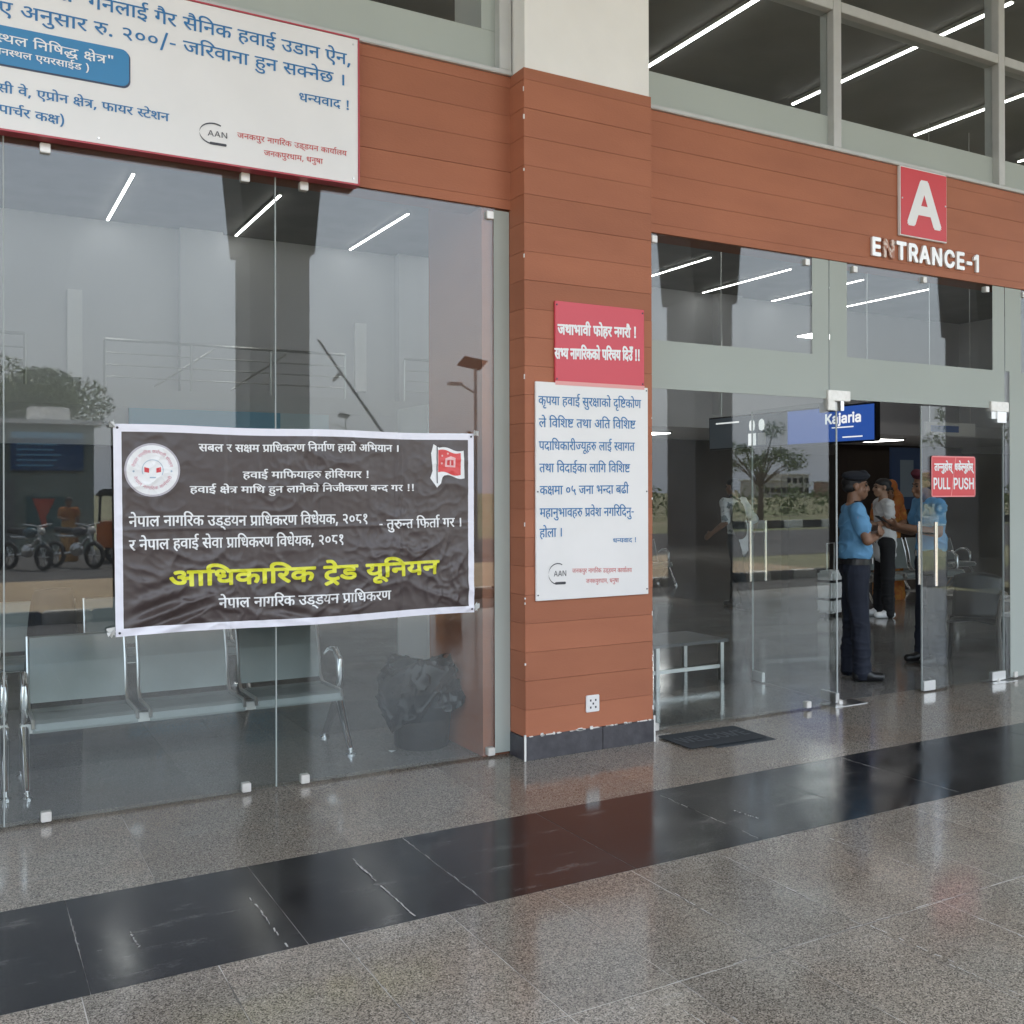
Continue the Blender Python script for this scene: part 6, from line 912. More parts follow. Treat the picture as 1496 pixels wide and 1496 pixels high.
# posters and signs far in
t = empty('wall_poster', (13.2, 5.9, 1.25), 0, 'dark blue notice panel seen through the closed door leaf', 'poster'); box('sheet', (0, 0, 0), (.75, .04, 1.0), mat('navy_sheet', (.03, .06, .14), .5), t); box('inner_print', (.2, -.003, .2), (.52, -.001, .8), mat('grey_print', (.2, .25, .3), .5), t)
t = empty('hanging_sign', (12.9, 5.0, 2.4), 0, 'white and blue direction sign hanging beyond the closed door leaf', 'sign'); box('board', (0, 0, 0), (1.15, .05, .2), M['w'], t); box('blue_stripe', (.1, -.003, .05), (.75, -.001, .15), mat('stripe_blue', (.03, .12, .4), .5), t); [MB().tube([(x, .02, .2), (x, .02, 4.78)], .008, 6).build('hanger_rod', M['steel'], t) for x in (.1, 1.05)]
bbox('partition', (14.6, 9.6, 0), (22.5, 9.8, 2.4), M['hallbrown'])
t = empty('hall_column', (9.2, 9.0, 0), 0, 'square grey column inside the hall behind the walking man', 'column'); box('shaft', (-.35, -.35, 0), (.35, .35, 7.19), M['concrete'], t, .01); box('poster', (-.25, -.356, 1.55), (-.02, -.3505, 1.95), mat('maroon_print', (.25, .04, .05), .5), t)
t = empty('trolley_bag', (9.52, 3.75, 0), .3, 'white upright trolley bag behind the guard with folded arms', 'luggage'); box('case', (-.16, -.11, .04), (.16, .11, .56), M['white'], t, .03); MB().tube([(-.1, 0, .56), (-.1, 0, .9), (.1, 0, .9), (.1, 0, .56)], .009, 8).build('pull_handle', M['steel'], t); [MB().lathe([(.025, -.012), (.025, .012)], (0, 0, 0), 10).build('wheel', M['blackplastic'], t, loc=(x, 0, .026)).__setattr__('rotation_euler', (0, rad(90), 0)) for x in (-.13, .13)]; [box('strap', (-.163, -.113, z), (.163, .113, z+.03), M['blackplastic'], t) for z in (.2, .42)]
# covered black luggage near the left glass
t = empty('draped_luggage', (.545, 1.75, 0), .1, 'tall stack of luggage under a black cloth behind the bench', 'luggage')
mb = MB(); mb.sheet(lambda u, v: Vector(((.17-.07*v**1.5+.012*math.sin(u*44)*(1-v))*math.cos(u*6.2832)*(1 if v < 1 else 0), (.15-.06*v**1.5)*math.sin(u*6.2832)*(1 if v < 1 else 0), .95*math.sin(v*1.5708))), 60, 14); mb.open = True; mb.build('black_cloth', mat('black_cloth', (.012, .013, .02), .85), t, smooth=True)
MB().box((-.08, -.06, .0), (.08, .06, .88)).build('case', M['blackplastic'], t)

# ------------------------------------------------------------------ people
_b = MB().lathe([(math.sin(math.pi*k/12), -math.cos(math.pi*k/12)) for k in range(1, 12)], n=18)
BALL = ([Vector(v) for v in _b.v], _b.f)
def solid(prims, vox, name, m, parent, smooth_it=4):
    """one continuous skin grown over tapered limbs and ellipsoids, then remeshed"""
    vs, fs = [], []
    def add(shape, mtx): n = len(vs); vs.extend(tuple(mtx @ v) for v in shape[0]); fs.extend(tuple(i+n for i in f) for f in shape[1])
    for p in prims:
        if p[0] == 'e':
            _, c, r = p[:3]; add(BALL, Matrix.Translation(c) @ (p[3].to_4x4() if len(p) > 3 else Matrix.Identity(4)) @ Matrix.Diagonal((*r, 1)))
        else:
            _, a, ra, b, rb_ = p; a = Vector(a); b = Vector(b); d = b-a; L = max(d.length, 1e-4); q = d.to_track_quat('Z', 'Y').to_matrix().to_4x4(); n = 18
            cone = ([Vector((r*math.cos(2*math.pi*k/n), r*math.sin(2*math.pi*k/n), z)) for r, z in ((ra, 0), (rb_, L)) for k in range(n)], [(k, (k+1) % n, n+(k+1) % n, n+k) for k in range(n)]+[tuple(reversed(range(n))), tuple(range(n, 2*n))])
            add(cone, Matrix.Translation(a) @ q)
            for c, r in ((a, ra), (b, rb_)): add(BALL, Matrix.Translation(c) @ q @ Matrix.Diagonal((r, r, r, 1)))
    me = bpy.data.meshes.new(name); me.from_pydata(vs, [], fs); o = bpy.data.objects.new(name, me); C.objects.link(o)
    r = o.modifiers.new('r', 'REMESH'); r.mode = 'VOXEL'; r.voxel_size = vox
    s = o.modifiers.new('s', 'SMOOTH'); s.iterations = smooth_it; s.factor = .5
    me.materials.append(m); o.parent = parent; _solids.append(o); return o
_solids = []
def settle():
    dg = bpy.context.evaluated_depsgraph_get()
    new = [(o, bpy.data.meshes.new_from_object(o.evaluated_get(dg))) for o in _solids]
    for o, me in new:
        mt_ = o.data.materials[0]; old = o.data; o.modifiers.clear(); o.data = me; me.name = old.name; bpy.data.meshes.remove(old)
        me.materials.clear(); me.materials.append(mt_)
        if me.name.split('.')[0] in ('shirt', 'trousers', 'skirt', 'sari_drape'):       # cloth folds: diagonal drags on shirts, long falls and ankle breaks below
            tr = me.name.startswith('tr'); sk = me.name.startswith('s') and not me.name.startswith('shirt')
            nn = [v.normal.copy() for v in me.vertices]
            for v, nv in zip(me.vertices, nn):
                c = v.co; s = len(_solids)*.37
                if tr: d = max(0, 1-abs(noise.noise(V((c.x*9, c.y*9, c.z*2.2+s)))*3.5))**2*.011+max(0, 1-abs(noise.noise(V((c.x*4, c.y*4, c.z*16))))*4)**2*(.009 if c.z < .35 or .4 < c.z < .6 else .003)
                elif sk: d = (1-abs(noise.noise(V((c.x*11, c.y*11, c.z*1.5+s)))*2.5))*.014
                else: d = max(0, 1-abs(noise.noise(V((c.x*5+c.z*4, c.y*5, c.z*9-c.x*5+s)))*3.5))**2*.013+noise.noise(V((c.x*6, c.y*6, c.z*6)))*.006
                v.co = c+nv*(d-.003)
        me.polygons.foreach_set('use_smooth', [True]*len(me.polygons))
V = Vector
def hand(P, wrist, direc, palm_n, s=1, curl=.5, side=1):
    """palm, four bent fingers of different length and a thumb from the side of the palm"""
    d = V(direc).normalized(); n = V(palm_n).normalized(); n = (n-d*n.dot(d)).normalized(); t = d.cross(n)*side; w_ = V(wrist)
    for k in range(4): P.append(('c', w_+t*(.012*(k-1.5)), .014, w_+d*.085+t*(.019*(k-1.5)), .0115))
    for k, L in enumerate((.070, .080, .076, .058)):
        a = w_+d*.088+t*(.0205*(k-1.5)); dd = (d*math.cos(curl*.5)+n*math.sin(curl*.5)).normalized(); b = a+dd*L*.45; dd2 = (d*math.cos(curl*1.4)+n*math.sin(curl*1.4)).normalized(); c = b+dd2*L*.55
        P.append(('c', a, .0092, b, .0086)); P.append(('c', b, .0086, c, .0072))
    a = w_+d*.025-t*.03; b = a+(d*.6-t*.8+n*.25).normalized()*.035; c = b+(d*.95+n*.35).normalized()*.032; P.append(('c', w_+d*.02-t*.015, .015, a, .013)); P.append(('c', a, .012, b, .0105)); P.append(('c', b, .0105, c, .0085))
def head(P, c, f, up=V((0, 0, 1)), hs=1.0):
    """skull, jaw, nose, ears, eye sockets, lips; f: facing"""
    f = V(f).normalized(); r = f.cross(up).normalized(); rot = Matrix((r, f, r.cross(f))).transposed()
    e = lambda x, y, z, a, b, d: P.append(('e', V(c)+(r*x+f*y+up*z)*hs, (a*hs, b*hs, d*hs), rot))
    e(0, -.012, .03, .074, .094, .088); e(0, .026, -.035, .058, .066, .072); e(0, .056, -.085, .032, .028, .024); e(0, .094, -.016, .012, .02, .026); e(0, .102, -.030, .015, .014, .012)
    e(0, .074, .028, .055, .02, .016); e(0, .086, -.062, .024, .014, .009); e(0, .083, -.074, .022, .013, .008)
    for s in (-1, 1): e(s*.076, -.008, -.005, .01, .02, .032); e(s*.036, .06, -.028, .026, .025, .024)
    return r, f
def eyes(par, c, f, hs=1.0, up=V((0, 0, 1))):
    f = V(f).normalized(); r = f.cross(up).normalized(); dk = M.setdefault('eye', mat('eye_dark', (.02, .015, .012), .2)); br = M.setdefault('hair', mat('dark_hair', (.012, .011, .011), .6))
    for s in (-1, 1):
        p = V(c)+(r*s*.031+f*.079+up*.006)*hs; mb = MB(); mb.lathe([(.001, -.008), (.008, -.006), (.011, 0), (.008, .006), (.001, .008)], p, 10); mb.build('eye', dk, par, smooth=True)
        mb = MB(); mb.tube([V(c)+(r*s*.012+f*.094+up*.030)*hs, V(c)+(r*s*.032+f*.090+up*.036)*hs, V(c)+(r*s*.052+f*.074+up*.030)*hs], [.004, .005, .003], 6); mb.build('eyebrow', br, par)
M['skin'] = vary(mat('brown_skin', (.24, .125, .075), .5), (.19, .095, .055), 30, .6); M['skinl'] = mat('tan_skin', (.34, .20, .13), .5); M['hair'] = mat('dark_hair', (.012, .011, .011), .6); M['shoe'] = mat('black_shoe', (.012, .012, .013), .3)
M['uniform'] = vary(mat('sky_blue_uniform', (.14, .34, .56), .8), (.11, .28, .48), 9, .8, bump=.3, bscale=30); M['navy'] = vary(mat('navy_trousers', (.012, .016, .03), .85), (.008, .010, .02), 8, .8)
def body_base(H=1.72, feet=((-.10, .0), (.10, .0)), hipx=0, lean=(0, 0), knee=0):
    s = H/1.72; z = lambda v: v*s; J = {}
    J['hip'] = V((hipx, 0, z(.93))); J['chest'] = V((hipx+lean[0]*.5, lean[1]*.5, z(1.25))); J['neck'] = V((hipx+lean[0], lean[1], z(1.46))); J['head'] = J['neck']+V((0, .015, z(.145)))
    for n, sg, ft in (('l', -1, feet[0]), ('r', 1, feet[1])):
        J['h'+n] = J['hip']+V((sg*.088, 0, -.04)); J['a'+n] = V((ft[0], ft[1], z(.085))); J['k'+n] = (J['h'+n]+J['a'+n])/2+V((0, knee, 0)); J['s'+n] = J['neck']+V((sg*.175, 0, -.055))
    return J
def person(label, loc, rz, J, arms, m_skin, top, bottom, top_m, vox=.009, hem=.86, sleeve=.55, facing=(0, 1, 0), group=None, skirt=None, shoe=None, extra=None, bulk=1.0, hands=True, tuck=False):
    """arms: {'l': (elbow, wrist, hand_dir, palm_normal, curl)}; a continuous body under separate garments"""
    t = empty('person', loc, rz, label, 'person', group); P = []
    hc = J['head']; head(P, hc, facing); n = J['neck']
    P.append(('c', n+V((0, -.005, -.03)), .056, hc+V((0, -.012, -.06)), .052)); P.append(('e', J['chest'], (.15*bulk, .10*bulk, .2))); P.append(('e', (J['hip']+J['chest'])/2, (.135*bulk, .1*bulk, .2))); P.append(('e', J['hip'], (.155*bulk, .11*bulk, .13)))
    P.append(('c', J['sl'], .052, J['sr'], .052)); P.append(('c', n+V((0, -.01, -.05)), .075, J['chest'], .09))
    for k in 'lr':
        P.append(('c', J['h'+k], .085, J['k'+k], .055)); P.append(('c', J['k'+k], .055, J['k'+k].lerp(J['a'+k], .35)+V((0, -.012, 0)), .056)); P.append(('c', J['k'+k].lerp(J['a'+k], .35)+V((0, -.012, 0)), .055, J['a'+k], .038)); P.append(('c', J['a'+k], .04, J['a'+k]+V((0, .10, -.042)), .024))
        el, wr, hd, pn_, cu = arms[k]; el, wr = V(el), V(wr)
        P.append(('c', J['s'+k], .052, el, .040)); P.append(('c', el, .041, el.lerp(wr, .3), .040)); P.append(('c', el.lerp(wr, .3), .040, wr, .026))
        if hands: hand(P, wr, hd, pn_, 1, cu, 1 if k == 'l' else -1)
    solid(P, vox, 'body', m_skin, t, 3); eyes(t, hc, facing)
    # shirt
    P = [('e', J['chest'], (.172*bulk, .122*bulk, .215)), ('e', (J['hip']+J['chest'])/2+V((0, 0, .03 if tuck else 0)), (.158*bulk, .122*bulk, .165 if tuck else .2)), ('c', J['sl']+V((0, 0, -.005)), .066, J['sr']+V((0, 0, -.005)), .066), ('c', n+V((0, -.01, -.065)), .082, J['chest'], .11), ('c', J['hip']+V((0, 0, hem-.93)), .135*bulk, J['hip']+V((0, 0, .16)), .132*bulk)]
    for k in 'lr':
        el, wr = V(arms[k][0]), V(arms[k][1])
        if sleeve <= 1: P.append(('c', J['s'+k], .068, J['s'+k].lerp(el, sleeve), .062))
        else: P.append(('c', J['s'+k], .068, el, .054)); P.append(('c', el, .054, el.lerp(wr, sleeve-1), .042))
    solid(P, vox*1.1, 'shirt', top_m, t, 5)
    if skirt: solid(skirt, vox*1.4, 'skirt', bottom, t, 4)
    else:
        P = [('e', J['hip']+V((0, 0, .0)), (.168*bulk, .124*bulk, .13))]
        for k in 'lr': P += [('c', J['h'+k], .098, J['k'+k], .075), ('c', J['k'+k], .075, J['a'+k]+V((0, -.005, -.02)), .066)]
        solid(P, vox*1.1, 'trousers', bottom, t, 4)
    for k in 'lr': solid([('c', J['a'+k]+V((0, -.035, -.038)), .047, J['a'+k]+V((0, .14, -.047)), .038), ('c', J['a'+k], .052, J['a'+k]+V((0, .05, -.035)), .048)], .008, 'shoe', shoe or M['shoe'], t, 2)
    return t
def hair(t, c, f, r=(.082, .1, .07), m=None, back=-.02, up=.05, nm='hair'):
    f = V(f).normalized(); rr = f.cross(V((0, 0, 1))).normalized(); rot = Matrix((rr, f, rr.cross(f))).transposed(); return solid([('e', V(c)+f*back+V((0, 0, up)), r, rot), ('e', V(c)+f*(back-.022)+V((0, 0, up-.04)), (r[0]*.93, r[1]*.72, r[2]*.85), rot)], .008, nm, m or M['hair'], t, 2)
def beret(t, c, f, m, tilt=1):
    f = V(f).normalized(); r = f.cross(V((0, 0, 1))).normalized(); rot = Matrix((r, f, r.cross(f))).transposed() @ Matrix.Rotation(.22*tilt, 3, 'Y')
    o = solid([('e', V(c)+r*.012*tilt+V((0, 0, .088)), (.108, .115, .038), rot), ('e', V(c)+V((0, -.0, .065)), (.083, .098, .03), rot), ('e', V(c)+f*.06+V((0, 0, .10)), (.06, .04, .035), rot)], .007, 'beret', m, t, 2)
    mb = MB(); mb.lathe([(.012, 0), (.009, .005)], (0, 0, 0), 10); b_ = mb.build('cap_badge', M['clamp'], t); b_.location = V(c)+f*.094-r*.03+V((0, 0, .088)); b_.rotation_euler = f.to_track_quat('Z', 'Y').to_euler(); return o
def belt(t, J, bulk=1):
    mb = MB(); n = 32; z0 = J['hip'].z+.03
    for z in (z0, z0+.045):
        for k in range(n): a = 2*math.pi*k/n; mb.v.append((J['hip'].x+.172*bulk*math.cos(a), .130*bulk*math.sin(a), z))
    for k in range(n): mb.f.append((k, (k+1) % n, n+(k+1) % n, n+k))
    mb.open = True; mb.build('belt', M['shoe'], t); MB().box((J['hip'].x-.03, .127*bulk, z0-.002), (J['hip'].x+.03, .137*bulk, z0+.047)).build('buckle', M['clamp'], t, bevel=.003)
# guard with folded arms, right profile: local +Y is where he faces
J = body_base(1.70, ((-.13, -.02), (.12, .03)), lean=(0, -.01))
g1 = person('guard in a light blue shirt and black beret, arms folded, in the doorway', (6.50, .66, 0), rad(-90-38), J,
    {'l': ((-.25, .05, 1.15), (.05, .19, 1.20), (.95, -.15, .22), (0, -1, 0), .35), 'r': ((.25, .05, 1.15), (-.05, .22, 1.21), (-.95, -.12, .15), (0, -1, 0), .3)}, M['skin'], None, M['navy'], M['uniform'], vox=.008, hem=1.06, sleeve=.6, tuck=True)
hair(g1, J['head'], (0, 1, 0), (.079, .095, .06), up=.035); beret(g1, J['head'], (0, 1, 0), mat('black_beret', (.012, .014, .02), .9)); belt(g1, J)
box('shoulder_patch', (-.248, -.025, 1.285), (-.238, .03, 1.35), M['red'], g1, .002); box('shoulder_patch', (.238, -.025, 1.285), (.248, .03, 1.35), M['red'], g1, .002)
for s in (-1, 1): box('epaulette', (s*.16-.045, -.03, 1.458), (s*.16+.045, .03, 1.468), M['navy'], g1, .003)
# second guard, looking down at a phone, maroon beret
J = body_base(1.74, ((-.12, 0), (.12, .02)), lean=(0, .02)); J['head'] += V((0, .035, -.015))
g2 = person('guard in a light blue shirt and maroon beret looking down at a phone', (7.62, .80, 0), rad(90-25), J,
    {'l': ((-.24, .06, 1.18), (-.06, .33, 1.24), (.35, .9, .25), (.6, 0, .8), .6), 'r': ((.24, .06, 1.18), (.05, .33, 1.22), (-.35, .9, .2), (-.5, 0, .8), .7)}, M['skin'], None, M['navy'], M['uniform'], vox=.008, hem=1.06, sleeve=.6, tuck=True, facing=(0, .93, -.36))
hair(g2, J['head'], (0, 1, 0), (.079, .095, .06), up=.035); beret(g2, J['head'], (0, 1, 0), mat('maroon_beret', (.10, .012, .025), .9), -1); belt(g2, J)
ph = empty('phone', (0, 0, 0), 0, 'dark phone held by the guard in the maroon beret', 'phone'); ph.location = Matrix.Translation((7.62, .80, 0)) @ Matrix.Rotation(rad(65), 4, 'Z') @ V((-.01, .445, 1.285)); ph.rotation_euler = (rad(35), 0, rad(65)); box('case', (-.037, -.075, -.005), (.037, .075, .004), M['blackplastic'], ph, .003); box('screen', (-.033, -.07, .0045), (.033, .07, .0055), mat('phone_glass', (.03, .04, .05), .1), ph)
# man in a white T-shirt
M['tee'] = vary(mat('white_cotton', (.66, .66, .66), .9), (.55, .55, .56), 7, .8, bump=.3, bscale=25)
J = body_base(1.70, ((-.12, 0), (.12, .04)), lean=(0, .02))
p3 = person('man in a white t-shirt, black trousers and white shoes behind the arm folding guard', (9.97, 3.30, 0), rad(90-30), J,
    {'l': ((-.25, .02, 1.17), (-.16, .24, 1.13), (.1, 1, .0), (1, 0, 0), .6), 'r': ((.25, -.03, 1.16), (.2, .21, 1.10), (-.1, 1, .1), (-1, 0, 0), .6)}, M['skinl'], None, mat('black_trousers', (.012, .012, .014), .9), M['tee'], vox=.009, hem=.80, sleeve=.7, shoe=M['w'])
hair(p3, J['head'], (0, 1, 0))
# standing woman in an orange sari
M['sari'] = vary(mat('orange_sari', (.36, .10, .02), .8), (.42, .18, .03), 14, 1, bump=.4, bscale=30, lo=.42, hi=.58)
J = body_base(1.62, ((-.09, 0), (.09, 0)))
sk_ = [('c', V((0, 0, .95)), .16, V((0, .0, .5)), .19), ('c', V((0, 0, .5)), .19, V((0, .02, .06)), .22), ('c', V((.1, .05, .8)), .12, V((.12, .08, .08)), .1)]
p4 = person('woman in an orange and yellow sari with the cloth over her shoulder, behind the bench', (11.75, 4.75, 0), rad(150), J,
    {'l': ((-.22, .02, 1.10), (-.05, .2, 1.05), (.9, .3, 0), (0, -1, 0), .6), 'r': ((.22, .02, 1.10), (.05, .2, 1.0), (-.9, .3, 0), (0, -1, 0), .6)}, M['skin'], None, M['sari'], M['sari'], vox=.011, hem=.95, sleeve=.7, skirt=sk_)
hair(p4, J['head'], (0, 1, 0), (.085, .105, .08)); solid([('c', V((-.12, .08, 1.42)), .07, V((.10, .13, 1.05)), .09), ('c', V((-.12, -.06, 1.42)), .07, V((-.14, -.16, .8)), .09), ('e', V((-.05, -.04, 1.60)), (.10, .11, .11)), ('c', V((-.08, -.05, 1.52)), .09, V((-.14, .0, 1.40)), .1)], .012, 'sari_drape', vary(mat('yellow_edge_sari', (.38, .15, .025), .8), (.34, .07, .02), 10, 1), p4)
# man walking away with a backpack
M['print'] = vary(mat('white_printed_shirt', (.74, .76, .78), .9), (.10, .14, .17), 6.5, .8, lo=.60, hi=.63)
J = body_base(1.72, ((-.09, -.22), (.10, .16)), lean=(-.03, .05), knee=.03)
p5 = person('man with a black backpack and a white printed shirt walking away into the hall', (9.05, 4.9, 0), rad(8), J,
    {'l': ((-.30, -.05, 1.15), (-.38, .12, 1.0), (-.1, .8, -.5), (1, 0, 0), .5), 'r': ((.28, -.06, 1.14), (.32, .05, .90), (0, .3, -1), (-1, 0, 0), .5)}, M['skin'], None, mat('charcoal_trousers', (.03, .033, .038), .9), M['print'], vox=.011, hem=.80, sleeve=.9)
hair(p5, J['head'], (0, 1, 0)); solid([('e', V((-.17, -.15, 1.20)), (.10, .09, .22)), ('e', V((-.17, -.18, 1.06)), (.10, .08, .14))], .012, 'backpack', M['blackplastic'], p5); MB().tube([(-.10, -.12, 1.42), (-.12, .02, 1.50), (-.13, .12, 1.38), (-.13, .12, 1.15), (-.12, -.1, 1.0)], .016, 6).build('backpack_strap', M['blackplastic'], p5)

# ------------------------------------------------------------------ beyond the drive (seen mirrored in the glass)
J = body_base(1.58, ((-.09, 0), (.09, 0)))
p6 = person('woman in a tan and orange dress standing across the drive, mirrored in the left glass', (2.5, -22.0, -.15), rad(10), J,
    {'l': ((-.22, .02, 1.10), (-.10, .2, 1.05), (.9, .3, 0), (0, -1, 0), .6), 'r': ((.22, .02, 1.10), (.2, .05, .85), (0, .2, -1), (0, -1, 0), .5)}, M['skin'], None, mat('tan_cloth', (.5, .28, .1), .9), M['sari'], vox=.016, hem=.95, sleeve=.7, skirt=sk_)
hair(p6, J['head'], (0, 1, 0), (.085, .105, .08))
def leaves(name, blobs, n, size, m, par, seed=1):
    q = random.Random(seed); mb = MB()
    for i in range(n):
        c, r = q.choice(blobs); d = V((q.gauss(0, 1), q.gauss(0, 1), q.gauss(0, 1))).normalized()*q.random()**.45
        p = V(c)+V((d.x*r[0], d.y*r[1], d.z*r[2])); a = V((q.gauss(0, 1), q.gauss(0, 1), q.gauss(0, 1))).normalized(); b = a.cross(V((q.gauss(0, 1), q.gauss(0, 1), q.gauss(0, 1)))).normalized(); s = size*q.uniform(.5, 1.4)
        mb.add([p-a*s, p+b*s*.45, p+a*s, p-b*s*.45], [(0, 1, 2, 3)])
    mb.open = True; o = mb.build(name, m, par); o['kind'] = 'stuff'; return o
def tree(x, y, h, cr, n, label, dense=True, seed=3):
    q = random.Random(seed); t = empty('tree', (x, y, -.16), 0, label, 'tree'); tr = MB(); tr.tube([(0, 0, 0), (.1, 0, h*.3), (-.05, .1, h*.55)], [.22*h/6, .16*h/6, .11*h/6], 10); tr.build('trunk', M['bark'], t, smooth='auto')
    bl = []
    for k in range(9 if dense else 12):
        a = k*2.4; rr = cr*(.2+.6*q.random()); e = V((rr*math.cos(a), rr*math.sin(a), h*(.55+.4*q.random()))); MB().tube([(0, 0, h*.35), tuple(e*.5+V((0, 0, h*.2))), tuple(e)], [.08*h/6, .05*h/6, .02*h/6], 6).build('branch', M['bark'], t)
        s = cr*(.42 if dense else .22)*q.uniform(.7, 1.3); bl.append((e, (s, s, s*.7)))
    leaves('crown', bl, n, .075 if dense else .09, M['leaf'], t, seed)
tree(1.3, -31.5, 5.5, 3.3, 26000, 'dense round tree across the road, mirrored at the left', True, 5); tree(40.5, -38, 5.6, 3.2, 2600, 'thin leafy tree across the road, mirrored left of the doorway', False, 9); tree(47, -29, 7.2, 3.0, 1300, 'sparse half bare tree mirrored in the closed door leaf', False, 14)
tree(-14, -50, 8, 5, 4000, 'distant bushy tree far left across the road', True, 22)
hb = []
q = random.Random(4)
for i in range(60): hb.append((V((22+i*1.6+q.uniform(-.5, .5), -46+q.uniform(-4, 4), .5+q.random()*.6)), (1.6, 1.6, 1.1+q.random()*.6)))
tag(leaves('scrub', hb, 9000, .17, M['leaf'], None, 8), None, None, None, 'stuff')
for i, (x, y, w_, d_, h, cc) in enumerate(((190, -205, 9, 8, 4.6, (.5, .47, .42)), (203, -210, 10, 8, 6.3, (.6, .56, .5)), (217, -204, 9, 8, 4.2, (.45, .3, .24)))):
    t = empty('house', (x, y, -.16), 0, 'distant flat roofed house on the horizon, %s' % ('cream one', 'taller white one', 'low brick coloured one')[i], 'house'); mm = mat('house_wall', cc, .9); box('walls', (0, 0, 0), (w_, d_, h), mm, t); box('roof_slab', (-.4, -.4, h), (w_+.4, d_+.4, h+.3), M['plaster'], t)
    for k in range(4): box('window', (1.5+k*w_/4.3, d_+.002, 1.2), (3.0+k*w_/4.3, d_+.06, 2.7), M['blackplastic'], t); (box('window', (1.5+k*w_/4.3, d_+.002, 4.0), (3.0+k*w_/4.3, d_+.06, 5.4), M['blackplastic'], t) if h > 6 else None)
# kiosk with a blue board
t = empty('kiosk', (-3.0, -29.5, -.16), 0, 'grey green roadside kiosk with a white box on its roof, mirrored at the left', 'kiosk'); kw = vary(mat('kiosk_green', (.20, .25, .22), .8), (.25, .28, .24), 1, .6)
box('walls', (0, 0, 0), (6.6, 3, 3.7), kw, t); box('roof_edge', (-.2, -.2, 3.7), (6.8, 3.25, 3.82), M['plaster'], t); box('roof_box', (4.9, 1.6, 3.82), (6.0, 2.4, 4.25), M['plaster'], t, .03); box('shutter', (.5, 3.001, .3), (4.5, 3.04, 2.1), mat('shutter_grey', (.22, .24, .24), .5, .5), t)
t = empty('blue_board', (-1.0+2.4, -26.4, 2.2), 0, 'blue rectangular board with rows of pale lines on the kiosk front', 'sign'); box('panel', (0, -.08, 0), (1.9, .0, 1.1), mat('board_blue', (.02, .08, .20), .4), t); box('header', (.0, .0015, .92), (1.9, .02, 1.1), M['skyb'], t); [box('text_row', (.15, .0015, .12+.15*k), (1.1+.1*(k % 3), .012, .17+.15*k), M['skyb'], t) for k in range(5)]
t = empty('poster_board', (1.8, -26.42, .5), 0, 'teal board with an orange red shape on the kiosk wall', 'poster'); box('panel', (0, -.06, 0), (1.0, 0, .95), mat('board_teal', (.03, .12, .12), .5), t); MB().prism([(.15, .9), (.75, .88), (.62, .6), (.5, .35), (.55, .08), (.42, .05), (.3, .5)], .001, .012).build('red_shape', mat('orange_red', (.5, .07, .03), .6), t)
t = empty('barrier', (7.0, -9.45, -.02), 0, 'raised boom barrier by the drive, its dark arm leaning, mirrored over the banner', 'barrier'); box('cabinet', (-.16, -.2, 0), (.16, .16, 1.05), mat('barrier_orange', (.5, .2, .03), .5), t, .02); MB().tube([(.25, .2, .75), (-.1, .2, 1.0), (-2.25, .2, 3.85)], [.04, .035, .018], 8).build('arm', M['blackplastic'], t); MB().tube([(-1.9, .2, 3.38), (-2.02, .2, 3.25)], .03, 6).build('arm_light', M['frame'], t)
def solar(x, y, h, label):
    t = empty('solar_lamp', (x, y, -.16), 0, label, 'street lamp', 'solar street lamps'); MB().tube([(0, 0, 0), (0, 0, h)], .05, 8).build('post', M['frame'], t); o = box('solar_panel', (-.36, -.24, -.02), (.36, .24, .02), M['navy'], t, loc=(-.1, 0, h+.15)); o.rotation_euler = (rad(25), rad(8), 0); MB().tube([(0, 0, h-.7), (-.5, .0, h-.45)], .03, 6).build('bracket', M['frame'], t); box('lamp_head', (-.85, -.1, h-.5), (-.45, .1, h-.42), M['frame'], t)
solar(12.9, -20, 5.2, 'solar street lamp across the drive, mirrored beside the frosted strip'); solar(21.6, -55, 6.4, 'distant solar street lamp mirrored just over the banner')
# parked motorcycles and an orange auto rickshaw across the drive
def wheel(par, x, z, r, w_=.05, nm='wheel'):
    mb = MB(); n = 24
    pts = [(x+r*math.cos(2*math.pi*k/n), 0, z+r*math.sin(2*math.pi*k/n)) for k in range(n+1)]; mb.tube(pts, w_, 8, False); o = mb.build(nm, M['blackplastic'], par, smooth=True); sp_ = MB()
    for k in range(6): sp_.tube([(x, 0, z), (x+r*math.cos(k*1.047), 0, z+r*math.sin(k*1.047))], .012, 5)
    sp_.build('rim', M['steel'], o); return o
def motorcycle(x, y, rz, col, label):
    t = empty('motorcycle', (x, y, -.15), rz, label, 'motorcycle', 'motorcycles across the drive'); pm = mat('tank_paint', col, .3)
    wheel(t, -.62, .3, .26); wheel(t, .62, .3, .26)
    fr = MB(); fr.tube([(.62, 0, .3), (.48, 0, .75), (.42, 0, .95)], .025, 8); fr.tube([(.45, 0, .8), (.0, 0, .72), (-.55, 0, .72)], .03, 8); fr.tube([(-.62, 0, .3), (0, 0, .35), (.42, 0, .7)], .03, 8); fr.build('frame', M['steel'], t)
    solid([('e', V((.15, 0, .82)), (.24, .12, .12))], .02, 'fuel_tank', pm, t, 2); solid([('c', V((-.05, 0, .83)), .08, V((-.6, 0, .86)), .07)], .02, 'seat', M['blackplastic'], t, 2); solid([('e', V((.05, 0, .42)), (.18, .12, .16))], .02, 'engine', M['steel'], t, 1)
    MB().tube([(.4, -.34, 1.02), (.42, 0, .97), (.4, .34, 1.02)], .014, 8).build('handlebar', M['steel'], t); solid([('e', V((.55, 0, .86)), (.08, .08, .09))], .015, 'headlight', M['clamp'], t, 1); solid([('c', V((.62, 0, .6)), .05, V((.86, 0, .42)), .03)], .02, 'mudguard', pm, t, 1)
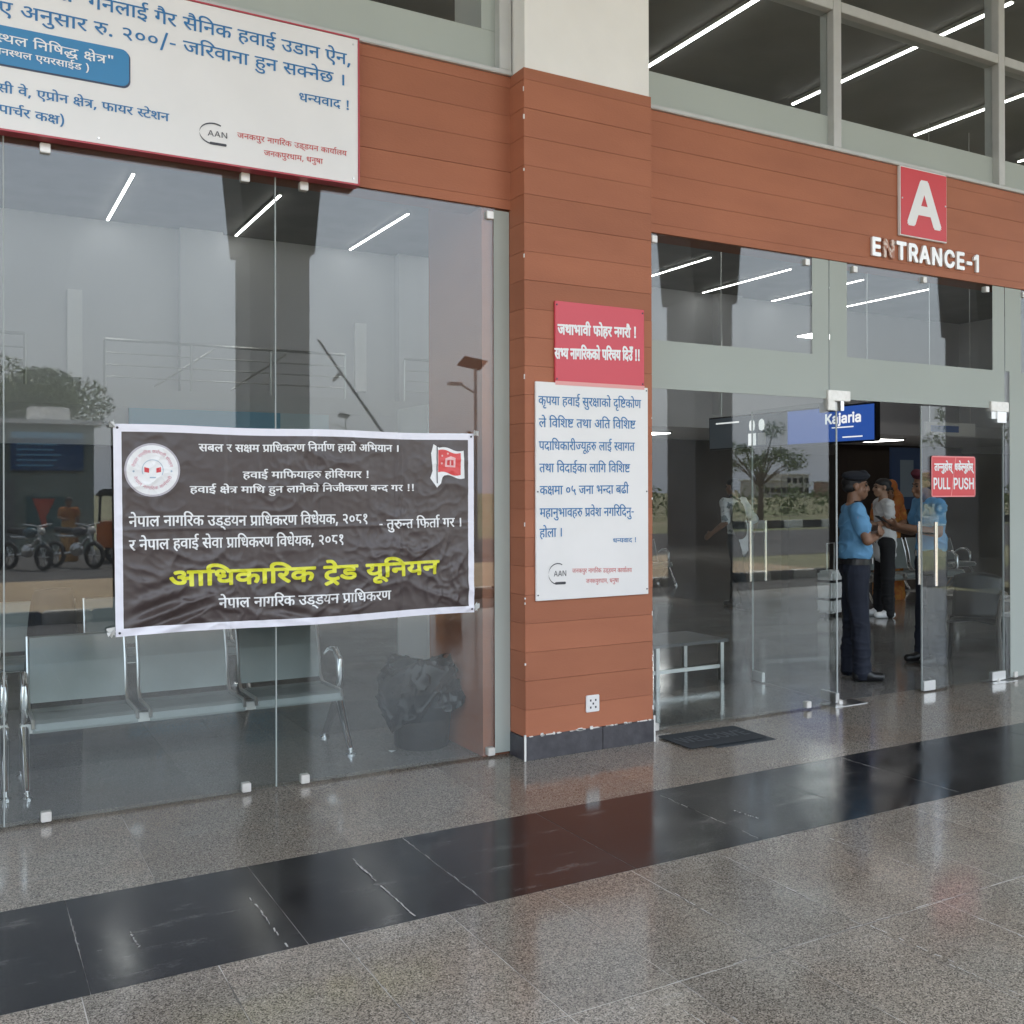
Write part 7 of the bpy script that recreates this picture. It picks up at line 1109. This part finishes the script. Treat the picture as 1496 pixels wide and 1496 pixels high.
motorcycle(.3, -19.0, rad(50), (.03, .08, .16), 'blue motorcycle parked across the drive, mirrored at the left edge'); motorcycle(1.4, -19.4, rad(60), (.02, .07, .09), 'teal motorcycle parked beside the blue one'); motorcycle(2.4, -19.5, rad(55), (.05, .05, .06), 'black motorcycle parked nearest the auto rickshaw')
t = empty('auto_rickshaw', (4.3, -21.4, -.15), rad(8), 'small orange auto rickshaw parked across the drive behind the banner edge', 'rickshaw'); om = mat('rickshaw_orange', (.6, .16, .03), .4)
mb = MB(); mb.prism([(-1.2, .35), (1.0, .35), (1.25, .75), (1.0, 1.0), (.55, 1.05), (.5, .55), (-.3, .55), (-.35, 1.0), (-1.2, 1.0)], -.6, .6); mb.build('body', om, t, bevel=.03); mb = MB(); mb.prism([(-1.25, 1.62), (.75, 1.62), (.6, 1.78), (-1.1, 1.8)], -.64, .64); mb.build('canvas_roof', M['blackplastic'], t, bevel=.03)
for x, z in ((-1.15, 1.0), (.6, 1.02)):
    for y in (-.58, .58): MB().tube([(x, y, z), (x*.98, y, 1.64)], .025, 6).build('roof_post', M['blackplastic'], t)
box('windscreen', (.93, -.55, 1.03), (.95, .55, 1.6), M['glass'], t); box('bench_seat', (-1.1, -.5, .56), (-.4, .5, .8), M['blackplastic'], t, .04)
for x, y in ((1.0, 0), (-.8, -.5), (-.8, .5)): wheel(t, x, .22, .18, .05).location.y = y

t = empty('truck', (61.5, -41, -.16), rad(4), 'blue truck with a cream upper body, parked across the road, mirrored in the closed leaf', 'truck'); tb = mat('truck_blue', (.03, .16, .36), .5); tcm = mat('truck_cream', (.62, .52, .26), .6)
MB().prism([(-3.4, .8), (2.1, .8), (2.1, 1.9), (-3.4, 1.9)], -1.1, 1.1).build('lower_body', tb, t, bevel=.04); MB().prism([(-3.3, 1.9), (2.0, 1.9), (1.95, 2.9), (-3.25, 2.95)], -1.05, 1.05).build('upper_body', tcm, t, bevel=.06); MB().prism([(2.15, .7), (3.7, .7), (3.75, 1.5), (3.4, 2.5), (2.15, 2.6)], -1.05, 1.05).build('cab', tb, t, bevel=.06)
for k in range(4): box('side_window', (-3+k*1.2, 1.06, 2.1), (-2.1+k*1.2, 1.09, 2.65), M['blackplastic'], t)
for x in (-2.4, 2.8):
    for y in (-.95, .95): wheel(t, x, .5, .36, .14).location.y = y
settle()
